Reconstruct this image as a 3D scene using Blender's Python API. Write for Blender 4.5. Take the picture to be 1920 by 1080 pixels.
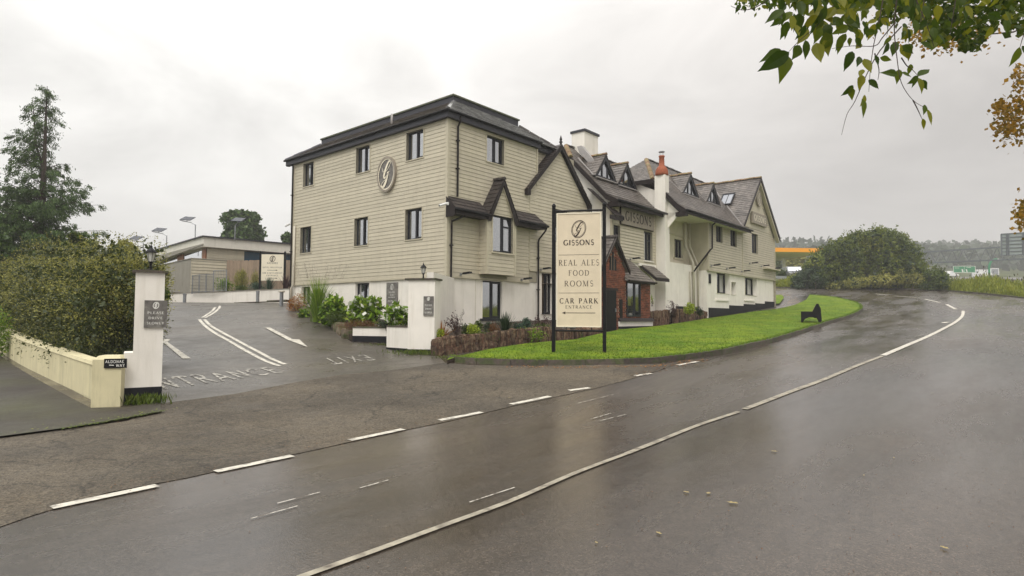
import bpy, bmesh, math, random
import numpy as np
from mathutils import Vector, Matrix
from mathutils.geometry import delaunay_2d_cdt
random.seed(7); rng = np.random.default_rng(7)
R = math.radians
scene = bpy.context.scene
for o in list(bpy.data.objects): bpy.data.objects.remove(o)
COL = scene.collection

# ---------------------------------------------------------------- camera
FPX, PITCH, ROLL, EYE = 1130.13, 0.0471818, 0.00523359, 1.6
YAW = 0.709442                     # heading of the hotel's front
fwd = Vector((0, math.cos(PITCH), math.sin(PITCH)))
up0 = Vector((0, -math.sin(PITCH), math.cos(PITCH)))
rgt = math.cos(ROLL)*Vector((1, 0, 0)) + math.sin(ROLL)*up0
upv = -math.sin(ROLL)*Vector((1, 0, 0)) + math.cos(ROLL)*up0
cam_d = bpy.data.cameras.new('camera'); cam = bpy.data.objects.new('camera', cam_d); COL.objects.link(cam)
M = Matrix((rgt, upv, -fwd)).transposed().to_4x4(); M.translation = Vector((0, 0, EYE)); cam.matrix_world = M
cam_d.sensor_width = 36; cam_d.lens = 36*FPX/1920; cam_d.clip_end = 5000; cam_d.clip_start = .05
scene.camera = cam

# ---------------------------------------------------------------- overcast sky, soft sun
SUN_EL, SUN_AZ = 52, 188           # azimuth measured from +Y clockwise: high behind the viewer
world = bpy.data.worlds.new('World'); scene.world = world; world.use_nodes = True
nt = world.node_tree; N = nt.nodes; Lk = nt.links; N.clear()
def nd(t, **k):
    n = N.new(t)
    for a, b in k.items(): setattr(n, a, b)
    return n
tc = nd('ShaderNodeTexCoord'); sep = nd('ShaderNodeSeparateXYZ'); Lk.new(tc.outputs['Generated'], sep.inputs[0])
mp = nd('ShaderNodeMapping'); mp.inputs['Scale'].default_value = (1.0, 1.0, 2.6); Lk.new(tc.outputs['Generated'], mp.inputs[0])
nz = nd('ShaderNodeTexNoise'); nz.inputs['Scale'].default_value = 2.3; nz.inputs['Detail'].default_value = 7; nz.inputs['Roughness'].default_value = .55
nz.inputs['Distortion'].default_value = .6
Lk.new(mp.outputs[0], nz.inputs['Vector'])
cl = nd('ShaderNodeMapRange'); cl.inputs[1].default_value = .32; cl.inputs[2].default_value = .68; cl.inputs[3].default_value = .74; cl.inputs[4].default_value = 1.13
Lk.new(nz.outputs[0], cl.inputs[0])
# thinner cloud to the west (left of the view), thicker to the east
az = nd('ShaderNodeMapRange', interpolation_type='SMOOTHSTEP'); az.inputs[1].default_value = -.55; az.inputs[2].default_value = .6; az.inputs[3].default_value = 1.07; az.inputs[4].default_value = .70
Lk.new(sep.outputs[0], az.inputs[0])
ze = nd('ShaderNodeMapRange'); ze.inputs[1].default_value = .3; ze.inputs[2].default_value = 1.0; ze.inputs[3].default_value = 1.0; ze.inputs[4].default_value = 2.3
Lk.new(sep.outputs[2], ze.inputs[0])
m1 = nd('ShaderNodeMath', operation='MULTIPLY'); Lk.new(cl.outputs[0], m1.inputs[0]); Lk.new(az.outputs[0], m1.inputs[1])
m2 = nd('ShaderNodeMath', operation='MULTIPLY'); Lk.new(m1.outputs[0], m2.inputs[0]); Lk.new(ze.outputs[0], m2.inputs[1])
tint = nd('ShaderNodeMix', data_type='RGBA'); tint.inputs[6].default_value = (1, .985, .95, 1); tint.inputs[7].default_value = (1.0, .955, .915, 1)
tf = nd('ShaderNodeMapRange'); tf.inputs[1].default_value = -.4; tf.inputs[2].default_value = .5; Lk.new(sep.outputs[0], tf.inputs[0]); Lk.new(tf.outputs[0], tint.inputs[0])
sc_ = nd('ShaderNodeVectorMath', operation='SCALE'); Lk.new(tint.outputs[2], sc_.inputs[0]); Lk.new(m2.outputs[0], sc_.inputs[3])
bg = nd('ShaderNodeBackground'); Lk.new(sc_.outputs[0], bg.inputs[0]); bg.inputs[1].default_value = .98
sky = nd('ShaderNodeTexSky', sky_type='NISHITA'); sky.sun_disc = False; sky.sun_elevation = R(SUN_EL); sky.sun_rotation = R(SUN_AZ)
bg2 = nd('ShaderNodeBackground'); Lk.new(sky.outputs[0], bg2.inputs[0]); bg2.inputs[1].default_value = .05
mx = nd('ShaderNodeMixShader'); mx.inputs[0].default_value = .94; Lk.new(bg2.outputs[0], mx.inputs[1]); Lk.new(bg.outputs[0], mx.inputs[2])
wo = nd('ShaderNodeOutputWorld'); Lk.new(mx.outputs[0], wo.inputs[0])
sd = bpy.data.lights.new('sun', 'SUN'); sd.energy = 1.4; sd.angle = R(28); sd.color = (1, .96, .9)
sun = bpy.data.objects.new('sun', sd); COL.objects.link(sun)
sdir = Vector((math.sin(R(SUN_AZ))*math.cos(R(SUN_EL)), math.cos(R(SUN_AZ))*math.cos(R(SUN_EL)), math.sin(R(SUN_EL))))
sun.rotation_euler = sdir.to_track_quat('Z', 'Y').to_euler()
vs = scene.view_settings; vs.view_transform = 'Standard'; vs.look = 'None'; vs.gamma = 1; vs.exposure = .28; vs.use_curve_mapping = False
scene.render.engine = 'CYCLES'; scene.cycles.max_bounces = 7; scene.cycles.transparent_max_bounces = 12; scene.cycles.use_denoising = True

# ---------------------------------------------------------------- terrain height
LY = [-60,0,8,14,17,20,22,25,27,30,34,45,60,80,120,200,400,700,1200]
LK = [0,0,.02,.28,.55,.88,1.17,1.62,1.9,2.15,2.3,2.6,2.9,3.3,4.5,7,12,20,30]
RY = [-60,0,8,14,20,30,40,50,60,80,120,200,300,400,600,800,1200]
RK = [0,0,.08,.5,.82,1.4,2.3,3.4,4.45,6.0,9,16,28,40,60,62,60]
def spl(xs, ys):
    n = len(xs); m = [0.0]*n
    for k in range(1, n-1):
        a = (ys[k]-ys[k-1])/(xs[k]-xs[k-1]); b = (ys[k+1]-ys[k])/(xs[k+1]-xs[k]); m[k] = 0 if a*b <= 0 else 2*a*b/(a+b)
    xa = np.array(xs, float); ya = np.array(ys, float); ma = np.array(m)
    def f(x):
        x = np.clip(np.asarray(x, float), xa[0], xa[-1]-1e-6)
        i = np.clip(np.searchsorted(xa, x, side='right')-1, 0, n-2)
        h = xa[i+1]-xa[i]; t = (x-xa[i])/h
        return (2*t**3-3*t*t+1)*ya[i]+(t**3-2*t*t+t)*h*ma[i]+(3*t*t-2*t**3)*ya[i+1]+(t**3-t*t)*h*ma[i+1]
    return f
fL, fR = spl(LY, LK), spl(RY, RK)
def HN(x, y):
    w = np.clip((np.asarray(x, float)+6)/11, 0, 1); w = w*w*(3-2*w)
    return fL(y)*(1-w)+fR(y)*w
def H(x, y): return float(HN(x, y))
def ray(u, v): return fwd + rgt*((u-960)/FPX) - upv*((v-540)/FPX)
def gp(u, v, dz=0.0):
    """where the line of sight through a point of the photograph meets the terrain (dz above it)"""
    d = ray(u, v); O = Vector((0, 0, EYE)); k = 1.5; lo = .5; hi = None
    while k < 1500:
        P = O+d*k
        if P.z < H(P.x, P.y)+dz: hi = k; break
        lo = k; k *= 1.03
    if hi is None: hi = 60
    for _ in range(28):
        m = (lo+hi)/2; P = O+d*m
        if P.z < H(P.x, P.y)+dz: hi = m
        else: lo = m
    return O+d*hi
def at(u, v, Y):
    d = ray(u, v); return Vector((0, 0, EYE))+d*(Y/d.y)
# hotel frame: x runs along the long front (away from the viewer), y into the building
DC = 20.5
_d = ray(838.3, 400); HC = Vector((_d.x/_d.y*DC, DC, 0))
HS = Vector((math.sin(YAW), math.cos(YAW), 0)); HT = Vector((-math.cos(YAW), math.sin(YAW), 0))
HROT = math.pi/2-YAW
def HW(s, t, z=0): return HC+HS*s+HT*t+Vector((0, 0, z))
def HL(P): P = Vector(P)-HC; return P.dot(HS), P.dot(HT)

# ---------------------------------------------------------------- materials
def mat(name, col, rough=.6, var=.15, scale=3., col2=None, bump=.15, bscale=30., rnd=0., tone=False, spec=.4, metal=0., stretch=(1,1,1), c2pos=(.45,.6), dist=.02, dirt=None, coat=0.):
    m = bpy.data.materials.new(name); m.use_nodes = True; t = m.node_tree; n = t.nodes; l = t.links
    b = n['Principled BSDF']; b.inputs['Roughness'].default_value = rough; b.inputs['Metallic'].default_value = metal
    b.inputs['Specular IOR Level'].default_value = spec; b.inputs['Coat Weight'].default_value = coat
    g = n.new('ShaderNodeNewGeometry'); mp = n.new('ShaderNodeMapping'); mp.inputs['Scale'].default_value = stretch
    l.new(g.outputs['Position'], mp.inputs[0])
    z = n.new('ShaderNodeTexNoise'); z.inputs['Scale'].default_value = scale; z.inputs['Detail'].default_value = 6; z.inputs['Roughness'].default_value = .6
    l.new(mp.outputs[0], z.inputs['Vector'])
    cur = n.new('ShaderNodeMix'); cur.data_type = 'RGBA'; cur.inputs[6].default_value = (*col, 1); cur.inputs[7].default_value = (*(col2 or col), 1)
    r = n.new('ShaderNodeMapRange'); r.inputs[1].default_value = c2pos[0]; r.inputs[2].default_value = c2pos[1]; l.new(z.outputs[0], r.inputs[0]); l.new(r.outputs[0], cur.inputs[0])
    out = cur.outputs[2]
    def mul(sock):
        nonlocal out
        v = n.new('ShaderNodeVectorMath'); v.operation = 'SCALE'; l.new(out, v.inputs[0]); l.new(sock, v.inputs[3]); out = v.outputs[0]
    z2 = n.new('ShaderNodeTexNoise'); z2.inputs['Scale'].default_value = scale*2.7; z2.inputs['Detail'].default_value = 8; l.new(mp.outputs[0], z2.inputs['Vector'])
    r2 = n.new('ShaderNodeMapRange'); r2.inputs[1].default_value = .3; r2.inputs[2].default_value = .7; r2.inputs[3].default_value = 1-var; r2.inputs[4].default_value = 1+var
    l.new(z2.outputs[0], r2.inputs[0]); mul(r2.outputs[0])
    if rnd:
        oi = n.new('ShaderNodeObjectInfo'); r3 = n.new('ShaderNodeMapRange'); r3.inputs[3].default_value = 1-rnd; r3.inputs[4].default_value = 1+rnd
        l.new(oi.outputs['Random'], r3.inputs[0]); mul(r3.outputs[0])
    if tone:
        a = n.new('ShaderNodeAttribute'); a.attribute_name = 'tone'; mul(a.outputs['Fac'])
    if dirt:   # streaks of grime: colour, amount
        mp2 = n.new('ShaderNodeMapping'); mp2.inputs['Scale'].default_value = (3.5, 3.5, .35); l.new(g.outputs['Position'], mp2.inputs[0])
        z3 = n.new('ShaderNodeTexNoise'); z3.inputs['Scale'].default_value = 1.4; z3.inputs['Detail'].default_value = 9; z3.inputs['Roughness'].default_value = .7; l.new(mp2.outputs[0], z3.inputs['Vector'])
        r4 = n.new('ShaderNodeMapRange'); r4.inputs[1].default_value = .5; r4.inputs[2].default_value = .78; r4.inputs[4].default_value = dirt[1]; l.new(z3.outputs[0], r4.inputs[0])
        mm = n.new('ShaderNodeMix'); mm.data_type = 'RGBA'; l.new(r4.outputs[0], mm.inputs[0]); l.new(out, mm.inputs[6]); mm.inputs[7].default_value = (*dirt[0], 1); out = mm.outputs[2]
    l.new(out, b.inputs['Base Color'])
    if bump:
        z4 = n.new('ShaderNodeTexNoise'); z4.inputs['Scale'].default_value = bscale; z4.inputs['Detail'].default_value = 6; l.new(g.outputs['Position'], z4.inputs['Vector'])
        bp = n.new('ShaderNodeBump'); bp.inputs['Strength'].default_value = bump; bp.inputs['Distance'].default_value = dist; l.new(z4.outputs[0], bp.inputs['Height']); l.new(bp.outputs[0], b.inputs['Normal'])
    return m
def leafmat(name, c1, c2, c3=None, rough=.45, trans=.25, spec=.35):
    m = bpy.data.materials.new(name); m.use_nodes = True; t = m.node_tree; n = t.nodes; l = t.links
    b = n['Principled BSDF']; b.inputs['Roughness'].default_value = rough; b.inputs['Specular IOR Level'].default_value = spec
    a = n.new('ShaderNodeAttribute'); a.attribute_name = 'tone'
    cr = n.new('ShaderNodeValToRGB'); e = cr.color_ramp.elements
    e[0].color = (*c1, 1); e[0].position = 0.; e[1].color = (*(c3 or c2), 1); e[1].position = 1.
    if c3: k = e.new(.6); k.color = (*c2, 1)
    l.new(a.outputs['Fac'], cr.inputs[0]); l.new(cr.outputs[0], b.inputs['Base Color'])
    tr = n.new('ShaderNodeBsdfTranslucent'); l.new(cr.outputs[0], tr.inputs[0])
    mxs = n.new('ShaderNodeMixShader'); mxs.inputs[0].default_value = trans; l.new(b.outputs[0], mxs.inputs[1]); l.new(tr.outputs[0], mxs.inputs[2])
    l.new(mxs.outputs[0], n['Material Output'].inputs['Surface'])
    return m
def glassmat(name, tint=(.02,.025,.03), refl=.48, see=.6):
    """window glass: mirror of the sky by Fresnel over a partly see-through dark pane"""
    m = bpy.data.materials.new(name); m.use_nodes = True; t = m.node_tree; n = t.nodes; l = t.links; n.remove(n['Principled BSDF'])
    gl = n.new('ShaderNodeBsdfGlossy'); gl.inputs['Roughness'].default_value = .03; gl.inputs[0].default_value = (.9,.92,.95,1)
    tr = n.new('ShaderNodeBsdfTransparent'); tr.inputs[0].default_value = (.8,.84,.82,1)
    df = n.new('ShaderNodeBsdfDiffuse'); df.inputs[0].default_value = (*tint, 1)
    a = n.new('ShaderNodeMixShader'); a.inputs[0].default_value = see; l.new(df.outputs[0], a.inputs[1]); l.new(tr.outputs[0], a.inputs[2])
    fr = n.new('ShaderNodeFresnel'); fr.inputs[0].default_value = 1.5
    ad = n.new('ShaderNodeMath'); ad.operation = 'ADD'; ad.use_clamp = True; l.new(fr.outputs[0], ad.inputs[0]); ad.inputs[1].default_value = refl
    c = n.new('ShaderNodeMixShader'); l.new(ad.outputs[0], c.inputs[0]); l.new(a.outputs[0], c.inputs[1]); l.new(gl.outputs[0], c.inputs[2])
    l.new(c.outputs[0], n['Material Output'].inputs['Surface']); return m
def wetmat(name, col, col2, r0, r1, bump, agg=140., patch=.35, spec=.6, dist=.01, stretch=(1,1,1), cracks=0.):
    """tarmac: aggregate speckle, broad stains, roughness that wanders between wet film and damp stone"""
    m = bpy.data.materials.new(name); m.use_nodes = True; t = m.node_tree; n = t.nodes; l = t.links
    b = n['Principled BSDF']; b.inputs['Specular IOR Level'].default_value = spec
    g = n.new('ShaderNodeNewGeometry'); mp = n.new('ShaderNodeMapping'); mp.inputs['Scale'].default_value = stretch; mp.inputs['Rotation'].default_value = (0, 0, R(-38))
    l.new(g.outputs['Position'], mp.inputs[0])
    mp0 = mp; mp0.inputs['Scale'].default_value = (1,1,1); mp0.inputs['Rotation'].default_value = (0, 0, R(-50)); mp = n.new('ShaderNodeMapping'); mp.inputs['Scale'].default_value = stretch; l.new(mp0.outputs[0], mp.inputs[0])
    def noise(sc, det, vec=None, ro=.6):
        z = n.new('ShaderNodeTexNoise'); z.inputs['Scale'].default_value = sc; z.inputs['Detail'].default_value = det; z.inputs['Roughness'].default_value = ro
        l.new(vec or mp.outputs[0], z.inputs['Vector']); return z.outputs[0]
    def rng_(s, a, b_, c, d_):
        r = n.new('ShaderNodeMapRange'); r.inputs[1].default_value = a; r.inputs[2].default_value = b_; r.inputs[3].default_value = c; r.inputs[4].default_value = d_; l.new(s, r.inputs[0]); return r.outputs[0]
    big = noise(patch, 5)
    mixc = n.new('ShaderNodeMix'); mixc.data_type = 'RGBA'; mixc.inputs[6].default_value = (*col, 1); mixc.inputs[7].default_value = (*col2, 1); l.new(rng_(big, .38, .62, 0, 1), mixc.inputs[0])
    vo = n.new('ShaderNodeTexVoronoi'); vo.inputs['Scale'].default_value = agg; l.new(g.outputs['Position'], vo.inputs['Vector'])
    sp = n.new('ShaderNodeSeparateColor'); l.new(vo.outputs['Color'], sp.inputs[0])
    f1 = rng_(sp.outputs[0], 0, 1, .55, 1.5)
    v = n.new('ShaderNodeVectorMath'); v.operation = 'SCALE'; l.new(mixc.outputs[2], v.inputs[0]); l.new(f1, v.inputs[3])
    f2 = rng_(noise(9, 8, g.outputs['Position'], .75), .3, .7, .72, 1.3)
    v2 = n.new('ShaderNodeVectorMath'); v2.operation = 'SCALE'; l.new(v.outputs[0], v2.inputs[0]); l.new(f2, v2.inputs[3]); out = v2.outputs[0]
    if cracks:
        vc = n.new('ShaderNodeTexVoronoi'); vc.feature = 'DISTANCE_TO_EDGE'; vc.inputs['Scale'].default_value = .55
        wv = n.new('ShaderNodeTexNoise'); wv.inputs['Scale'].default_value = 1.3; wv.inputs['Detail'].default_value = 6; l.new(g.outputs['Position'], wv.inputs['Vector'])
        ad = n.new('ShaderNodeVectorMath'); ad.operation = 'ADD'; l.new(g.outputs['Position'], ad.inputs[0]); l.new(wv.outputs['Color'], ad.inputs[1]); l.new(ad.outputs[0], vc.inputs['Vector'])
        cr = rng_(vc.outputs[0], 0, .012, 1-cracks, 1)
        v3 = n.new('ShaderNodeVectorMath'); v3.operation = 'SCALE'; l.new(out, v3.inputs[0]); l.new(cr, v3.inputs[3]); out = v3.outputs[0]
    l.new(out, b.inputs['Base Color'])
    l.new(rng_(noise(patch*1.7, 7, None, .65), .35, .65, r0, r1), b.inputs['Roughness'])
    bp = n.new('ShaderNodeBump'); bp.inputs['Strength'].default_value = bump; bp.inputs['Distance'].default_value = dist
    hn = n.new('ShaderNodeMath'); hn.operation = 'ADD'; l.new(vo.outputs['Distance'], hn.inputs[0]); l.new(noise(35, 5, g.outputs['Position']), hn.inputs[1])
    l.new(hn.outputs[0], bp.inputs['Height']); l.new(bp.outputs[0], b.inputs['Normal'])
    return m
HAZE = .0014
MT = {}
MT['clad'] = mat('clad_paint', (.53,.482,.37), .5, .05, 1.2, bump=.12, bscale=60, rnd=.06, dist=.004, dirt=((.32,.29,.20), .35))
MT['cladback'] = mat('clad_back', (.34,.31,.235), .8, .1)
MT['trim'] = mat('trim_paint', (.52,.475,.36), .5, .05)
MT['render'] = mat('white_render', (.84,.80,.73), .75, .04, 1.0, bump=.25, bscale=45, dist=.006, dirt=((.50,.46,.36), .38))
MT['cream'] = mat('cream_render', (.64,.58,.37), .8, .06, 1.2, bump=.4, bscale=60, dist=.008, dirt=((.24,.22,.12), .7))
MT['plinth'] = mat('black_plinth', (.011,.011,.014), .6, .2, spec=.2)
MT['fascia'] = mat('fascia_paint', (.040,.040,.050), .45, .1, 2, spec=.25)
MT['dark'] = mat('dark_timber', (.022,.016,.015), .5, .2, 4, spec=.2)
MT['black'] = mat('black_metal', (.007,.007,.008), .4, .1, spec=.15)
MT['pipe'] = mat('brown_plastic', (.013,.009,.008), .4, .1, spec=.2)
MT['pipecream'] = mat('cream_pipe', (.56,.52,.43), .5, .05)
MT['frame'] = mat('window_frame', (.022,.023,.028), .4, .1, spec=.2)
MT['frameg'] = mat('window_frame_pale', (.42,.44,.43), .4, .05)
MT['room'] = mat('dark_room', (.010,.011,.012), .9, .3)
MT['curtain'] = mat('curtain', (.62,.64,.62), .9, .06)
MT['glass'] = glassmat('window_glass')
MT['glassb'] = glassmat('blue_glass', (.008,.085,.19), .02, .05)
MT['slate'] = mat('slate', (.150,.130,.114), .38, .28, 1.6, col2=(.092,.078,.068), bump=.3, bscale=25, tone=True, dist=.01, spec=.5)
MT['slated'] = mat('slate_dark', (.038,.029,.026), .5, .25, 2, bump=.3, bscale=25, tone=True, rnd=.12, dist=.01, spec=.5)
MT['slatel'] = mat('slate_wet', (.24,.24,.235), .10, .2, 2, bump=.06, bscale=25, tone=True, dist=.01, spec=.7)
MT['ridge'] = mat('ridge_clay', (.22,.13,.07), .7, .3, 5, col2=(.20,.17,.06), rnd=.15)
MT['lead'] = mat('lead_flashing', (.36,.34,.33), .5, .15, 5)
MT['terra'] = mat('terracotta', (.32,.085,.035), .7, .2, 8)
MT['brick'] = mat('brick_red', (.20,.062,.032), .8, .35, 9, col2=(.11,.042,.028), tone=True, bump=.4, bscale=90, dist=.004)
MT['mortar'] = mat('mortar', (.30,.22,.16), .9, .2, 20)
MT['slatesign'] = mat('sign_slate', (.13,.12,.11), .5, .3, 6, col2=(.20,.19,.17), bump=.3)
MT['stonesign'] = mat('sign_stone', (.30,.26,.21), .6, .12, 4, bump=.3, bscale=80)
MT['signcream'] = mat('sign_cream', (.72,.62,.46), .45, .04, 2)
MT['signedge'] = mat('sign_edge', (.85,.78,.62), .4, .03)
MT['ink'] = mat('sign_ink', (.045,.03,.022), .6, .1)
MT['inkw'] = mat('sign_white', (.78,.77,.72), .6, .05)
MT['stone'] = mat('rubble_stone', (.085,.045,.028), .85, .45, 9, col2=(.15,.105,.065), rnd=.5, bump=.6, bscale=40, dist=.02)
MT['stonem'] = mat('rubble_mossy', (.17,.13,.09), .85, .35, 5, col2=(.08,.10,.03), rnd=.3, bump=.6, bscale=30, dist=.02)
MT['kerb'] = mat('kerb_stone', (.075,.058,.048), .6, .3, 5, col2=(.05,.06,.02), rnd=.25, bump=.5, bscale=60, dist=.008)
MT['soil'] = mat('soil', (.045,.03,.02), .95, .4, 8, bump=.8)
MT['road'] = wetmat('wet_road', (.068,.053,.040), (.036,.029,.023), .08, .40, .11, 85, .26, .75, .007, (.30, 1.3, 1))
MT['apron'] = wetmat('old_tarmac', (.115,.094,.066), (.070,.058,.042), .55, .8, .8, 48, .5, .35, .022, cracks=.55)
MT['drive'] = wetmat('drive_tarmac', (.092,.079,.063), (.062,.054,.044), .22, .5, .2, 80, .4, .55, .012, cracks=.35)
MT['pave'] = wetmat('pavement_tarmac', (.040,.033,.026), (.052,.050,.022), .5, .75, .4, 90, .45, .4, .012)
MT['grass'] = mat('lawn_grass', (.085,.155,.006), .8, .3, .8, col2=(.16,.215,.010), bump=.35, bscale=70, c2pos=(.4,.65), dist=.02, spec=.15)
MT['verge'] = mat('verge_grass', (.14,.16,.010), .9, .35, 1.2, col2=(.21,.22,.02), bump=.8, bscale=30, spec=.1)
MT['earth'] = mat('field', (.06,.075,.025), .9, .3, .05, col2=(.09,.10,.035), bump=.3, bscale=2, spec=.1)
MT['bark'] = mat('bark', (.055,.038,.028), .85, .35, 8, stretch=(1,1,.2), bump=.6, bscale=40)
MT['galv'] = mat('galvanised', (.30,.31,.33), .4, .15, 4, metal=.6)
MT['gantry'] = mat('gantry_steel', (.13,.145,.16), .5, .15, 2)
MT['green'] = mat('sign_green', (.015,.22,.09), .5, .05)
MT['orange'] = mat('canopy_orange', (.90,.36,.012), .45, .04)
MT['white'] = mat('white_paint', (.80,.80,.78), .35, .04)
MT['whiteold'] = mat('off_white_panel', (.72,.69,.61), .5, .05, 1, dirt=((.35,.33,.25), .4))
MT['panel'] = mat('grey_panel', (.27,.25,.205), .6, .08, 1, dirt=((.18,.17,.12), .5))
MT['wood'] = mat('weathered_wood', (.28,.21,.15), .75, .25, 6, stretch=(3,3,.3), rnd=.15)
MT['rust'] = mat('timber_red', (.26,.11,.05), .6, .2, 5)
MT['solar'] = mat('solar_cell', (.02,.025,.04), .2, .1, 3)
MT['rubber'] = mat('tyre', (.015,.015,.015), .8, .1)
MT['line'] = None

# ---------------------------------------------------------------- mesh helpers
def tag(o, label=None, cat=None, group=None, kind=None):
    if label: o['label'] = label
    if cat: o['category'] = cat
    if group: o['group'] = group
    if kind: o['kind'] = kind
    return o
def empty(name, loc=(0,0,0), rz=0, parent=None):
    o = bpy.data.objects.new(name, None); COL.objects.link(o); o.location = loc; o.rotation_euler = (0, 0, rz); o.empty_display_size = .2
    if parent: o.parent = parent
    return o
def link(name, me, parent=None, loc=(0,0,0), rz=0):
    o = bpy.data.objects.new(name, me); COL.objects.link(o); o.location = loc; o.rotation_euler = (0, 0, rz)
    if parent: o.parent = parent
    return o
def dup(root, loc=None, rz=None, parent=None):
    c = root.copy(); COL.objects.link(c); c.parent = parent
    if loc is not None: c.location = loc
    if rz is not None: c.rotation_euler = (0, 0, rz)
    for ch in list(root.children): dup(ch, None, None, c)
    return c
class MB:
    def __init__(s): s.v = []; s.f = []; s.m = []; s.t = []; s.cm = 0; s.ct = 1.0
    def add(s, vs, fs):
        b = len(s.v); s.v += [tuple(p) for p in vs]
        for f in fs: s.f.append([b+i for i in f]); s.m.append(s.cm); s.t.append(s.ct)
        return s
    def poly(s, pts): return s.add(pts, [list(range(len(pts)))])
    def box(s, x0, x1, y0, y1, z0, z1):
        return s.add([(x0,y0,z0),(x1,y0,z0),(x1,y1,z0),(x0,y1,z0),(x0,y0,z1),(x1,y0,z1),(x1,y1,z1),(x0,y1,z1)],
                     [[3,2,1,0],[4,5,6,7],[0,1,5,4],[1,2,6,5],[2,3,7,6],[3,0,4,7]])
    def hexa(s, p):   # 8 corners, bottom ring then top ring
        return s.add(p, [[3,2,1,0],[4,5,6,7],[0,1,5,4],[1,2,6,5],[2,3,7,6],[3,0,4,7]])
    def prism(s, pts, d):   # polygon of 3-D points pushed along d
        n = len(pts); d = Vector(d); a = [Vector(p) for p in pts]
        return s.add(a+[p+d for p in a], [list(range(n))[::-1], list(range(n, 2*n))]+[[i, (i+1) % n, n+(i+1) % n, n+i] for i in range(n)])
    def beam(s, a, b, w, h, up=(0,0,1)):
        a = Vector(a); b = Vector(b); d = (b-a).normalized(); sd = d.cross(Vector(up)).normalized(); u = sd.cross(d)
        c = [(-w/2,-h/2),(w/2,-h/2),(w/2,h/2),(-w/2,h/2)]
        return s.hexa([a+sd*x+u*y for x, y in c]+[b+sd*x+u*y for x, y in c])
    def tube(s, pts, r, n=8, taper=None):
        pts = [Vector(p) for p in pts]; k = len(pts); rings = []
        ref = None
        for i, p in enumerate(pts):
            d = (pts[min(i+1, k-1)]-pts[max(i-1, 0)]).normalized()
            if ref is None: ref = Vector((0,0,1)) if abs(d.z) < .9 else Vector((1,0,0))
            a = d.cross(ref).normalized(); b = a.cross(d).normalized(); ref = b
            rr = r if taper is None else r+(taper-r)*i/(k-1)
            rings += [p+a*math.cos(2*math.pi*j/n)*rr+b*math.sin(2*math.pi*j/n)*rr for j in range(n)]
        fs = [[i*n+j, i*n+(j+1) % n, (i+1)*n+(j+1) % n, (i+1)*n+j] for i in range(k-1) for j in range(n)]
        fs += [list(range(n))[::-1], [(k-1)*n+j for j in range(n)]]
        return s.add(rings, fs)
    def lathe(s, prof, n=16, c=(0,0,0)):
        c = Vector(c); k = len(prof)
        vs = [c+Vector((r*math.cos(2*math.pi*j/n), r*math.sin(2*math.pi*j/n), z)) for r, z in prof for j in range(n)]
        fs = [[i*n+j, i*n+(j+1) % n, (i+1)*n+(j+1) % n, (i+1)*n+j] for i in range(k-1) for j in range(n)]
        fs += [list(range(n))[::-1], [(k-1)*n+j for j in range(n)]]
        return s.add(vs, fs)
    def mesh(s, name, mats):
        me = bpy.data.meshes.new(name); me.from_pydata(s.v, [], s.f)
        for m in (mats if isinstance(mats, (list, tuple)) else [mats]): me.materials.append(m)
        me.polygons.foreach_set('material_index', s.m)
        if any(t != 1.0 for t in s.t):
            a = me.attributes.new('tone', 'FLOAT', 'FACE'); a.data.foreach_set('value', s.t)
        elif any(x.name.startswith(('slate', 'brick_red')) for x in me.materials):
            a = me.attributes.new('tone', 'FLOAT', 'FACE'); a.data.foreach_set('value', [1.0]*len(s.f))
        me.update(); return me
    def build(s, name, mats, parent=None, loc=(0,0,0), rz=0, smooth=False):
        me = s.mesh(name, mats)
        if smooth: me.polygons.foreach_set('use_smooth', [True]*len(me.polygons))
        return link(name, me, parent, loc, rz)
def bevel(o, w=.01, seg=2):
    md = o.modifiers.new('b', 'BEVEL'); md.width = w; md.segments = seg; md.limit_method = 'ANGLE'; return o

# draped sheets --------------------------------------------------
def sheet(name, pts, dz, m, step=.7, parent=None, kind=None, extra=None):
    """a polygon of ground points laid on the terrain, dz above it"""
    P = [Vector((p[0], p[1])) for p in pts]; ring = []
    for i in range(len(P)):
        a, b = P[i], P[(i+1) % len(P)]; k = max(1, int((b-a).length/step))
        ring += [a.lerp(b, j/k) for j in range(k)]
    n = len(ring); A = np.array([(p.x, p.y) for p in ring])
    x0, y0 = A.min(0); x1, y1 = A.max(0)
    gx, gy = np.meshgrid(np.arange(x0+step/2, x1, step), np.arange(y0+step/2, y1, step)); gx = gx.ravel(); gy = gy.ravel()
    ins = np.zeros(len(gx), bool); j = n-1
    for i in range(n):
        c = ((A[i,1] > gy) != (A[j,1] > gy)) & (gx < (A[j,0]-A[i,0])*(gy-A[i,1])/(A[j,1]-A[i,1]+1e-12)+A[i,0]); ins ^= c; j = i
    pts2 = ring+[Vector((a, b)) for a, b in zip(gx[ins], gy[ins])]
    r = delaunay_2d_cdt(pts2, [], [list(range(n))], 1, 1e-5)
    V = np.array([(v.x, v.y) for v in r[0]]); Z = HN(V[:,0], V[:,1])+dz
    me = bpy.data.meshes.new(name); me.from_pydata(np.column_stack([V, Z]).tolist(), [], [list(f) for f in r[2]]); me.materials.append(m)
    me.polygons.foreach_set('use_smooth', [True]*len(me.polygons)); me.update()
    # faces up
    if len(me.polygons) and me.polygons[0].normal.z < 0: me.flip_normals()
    o = link(name, me, parent)
    if kind: o['kind'] = kind
    return o
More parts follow.
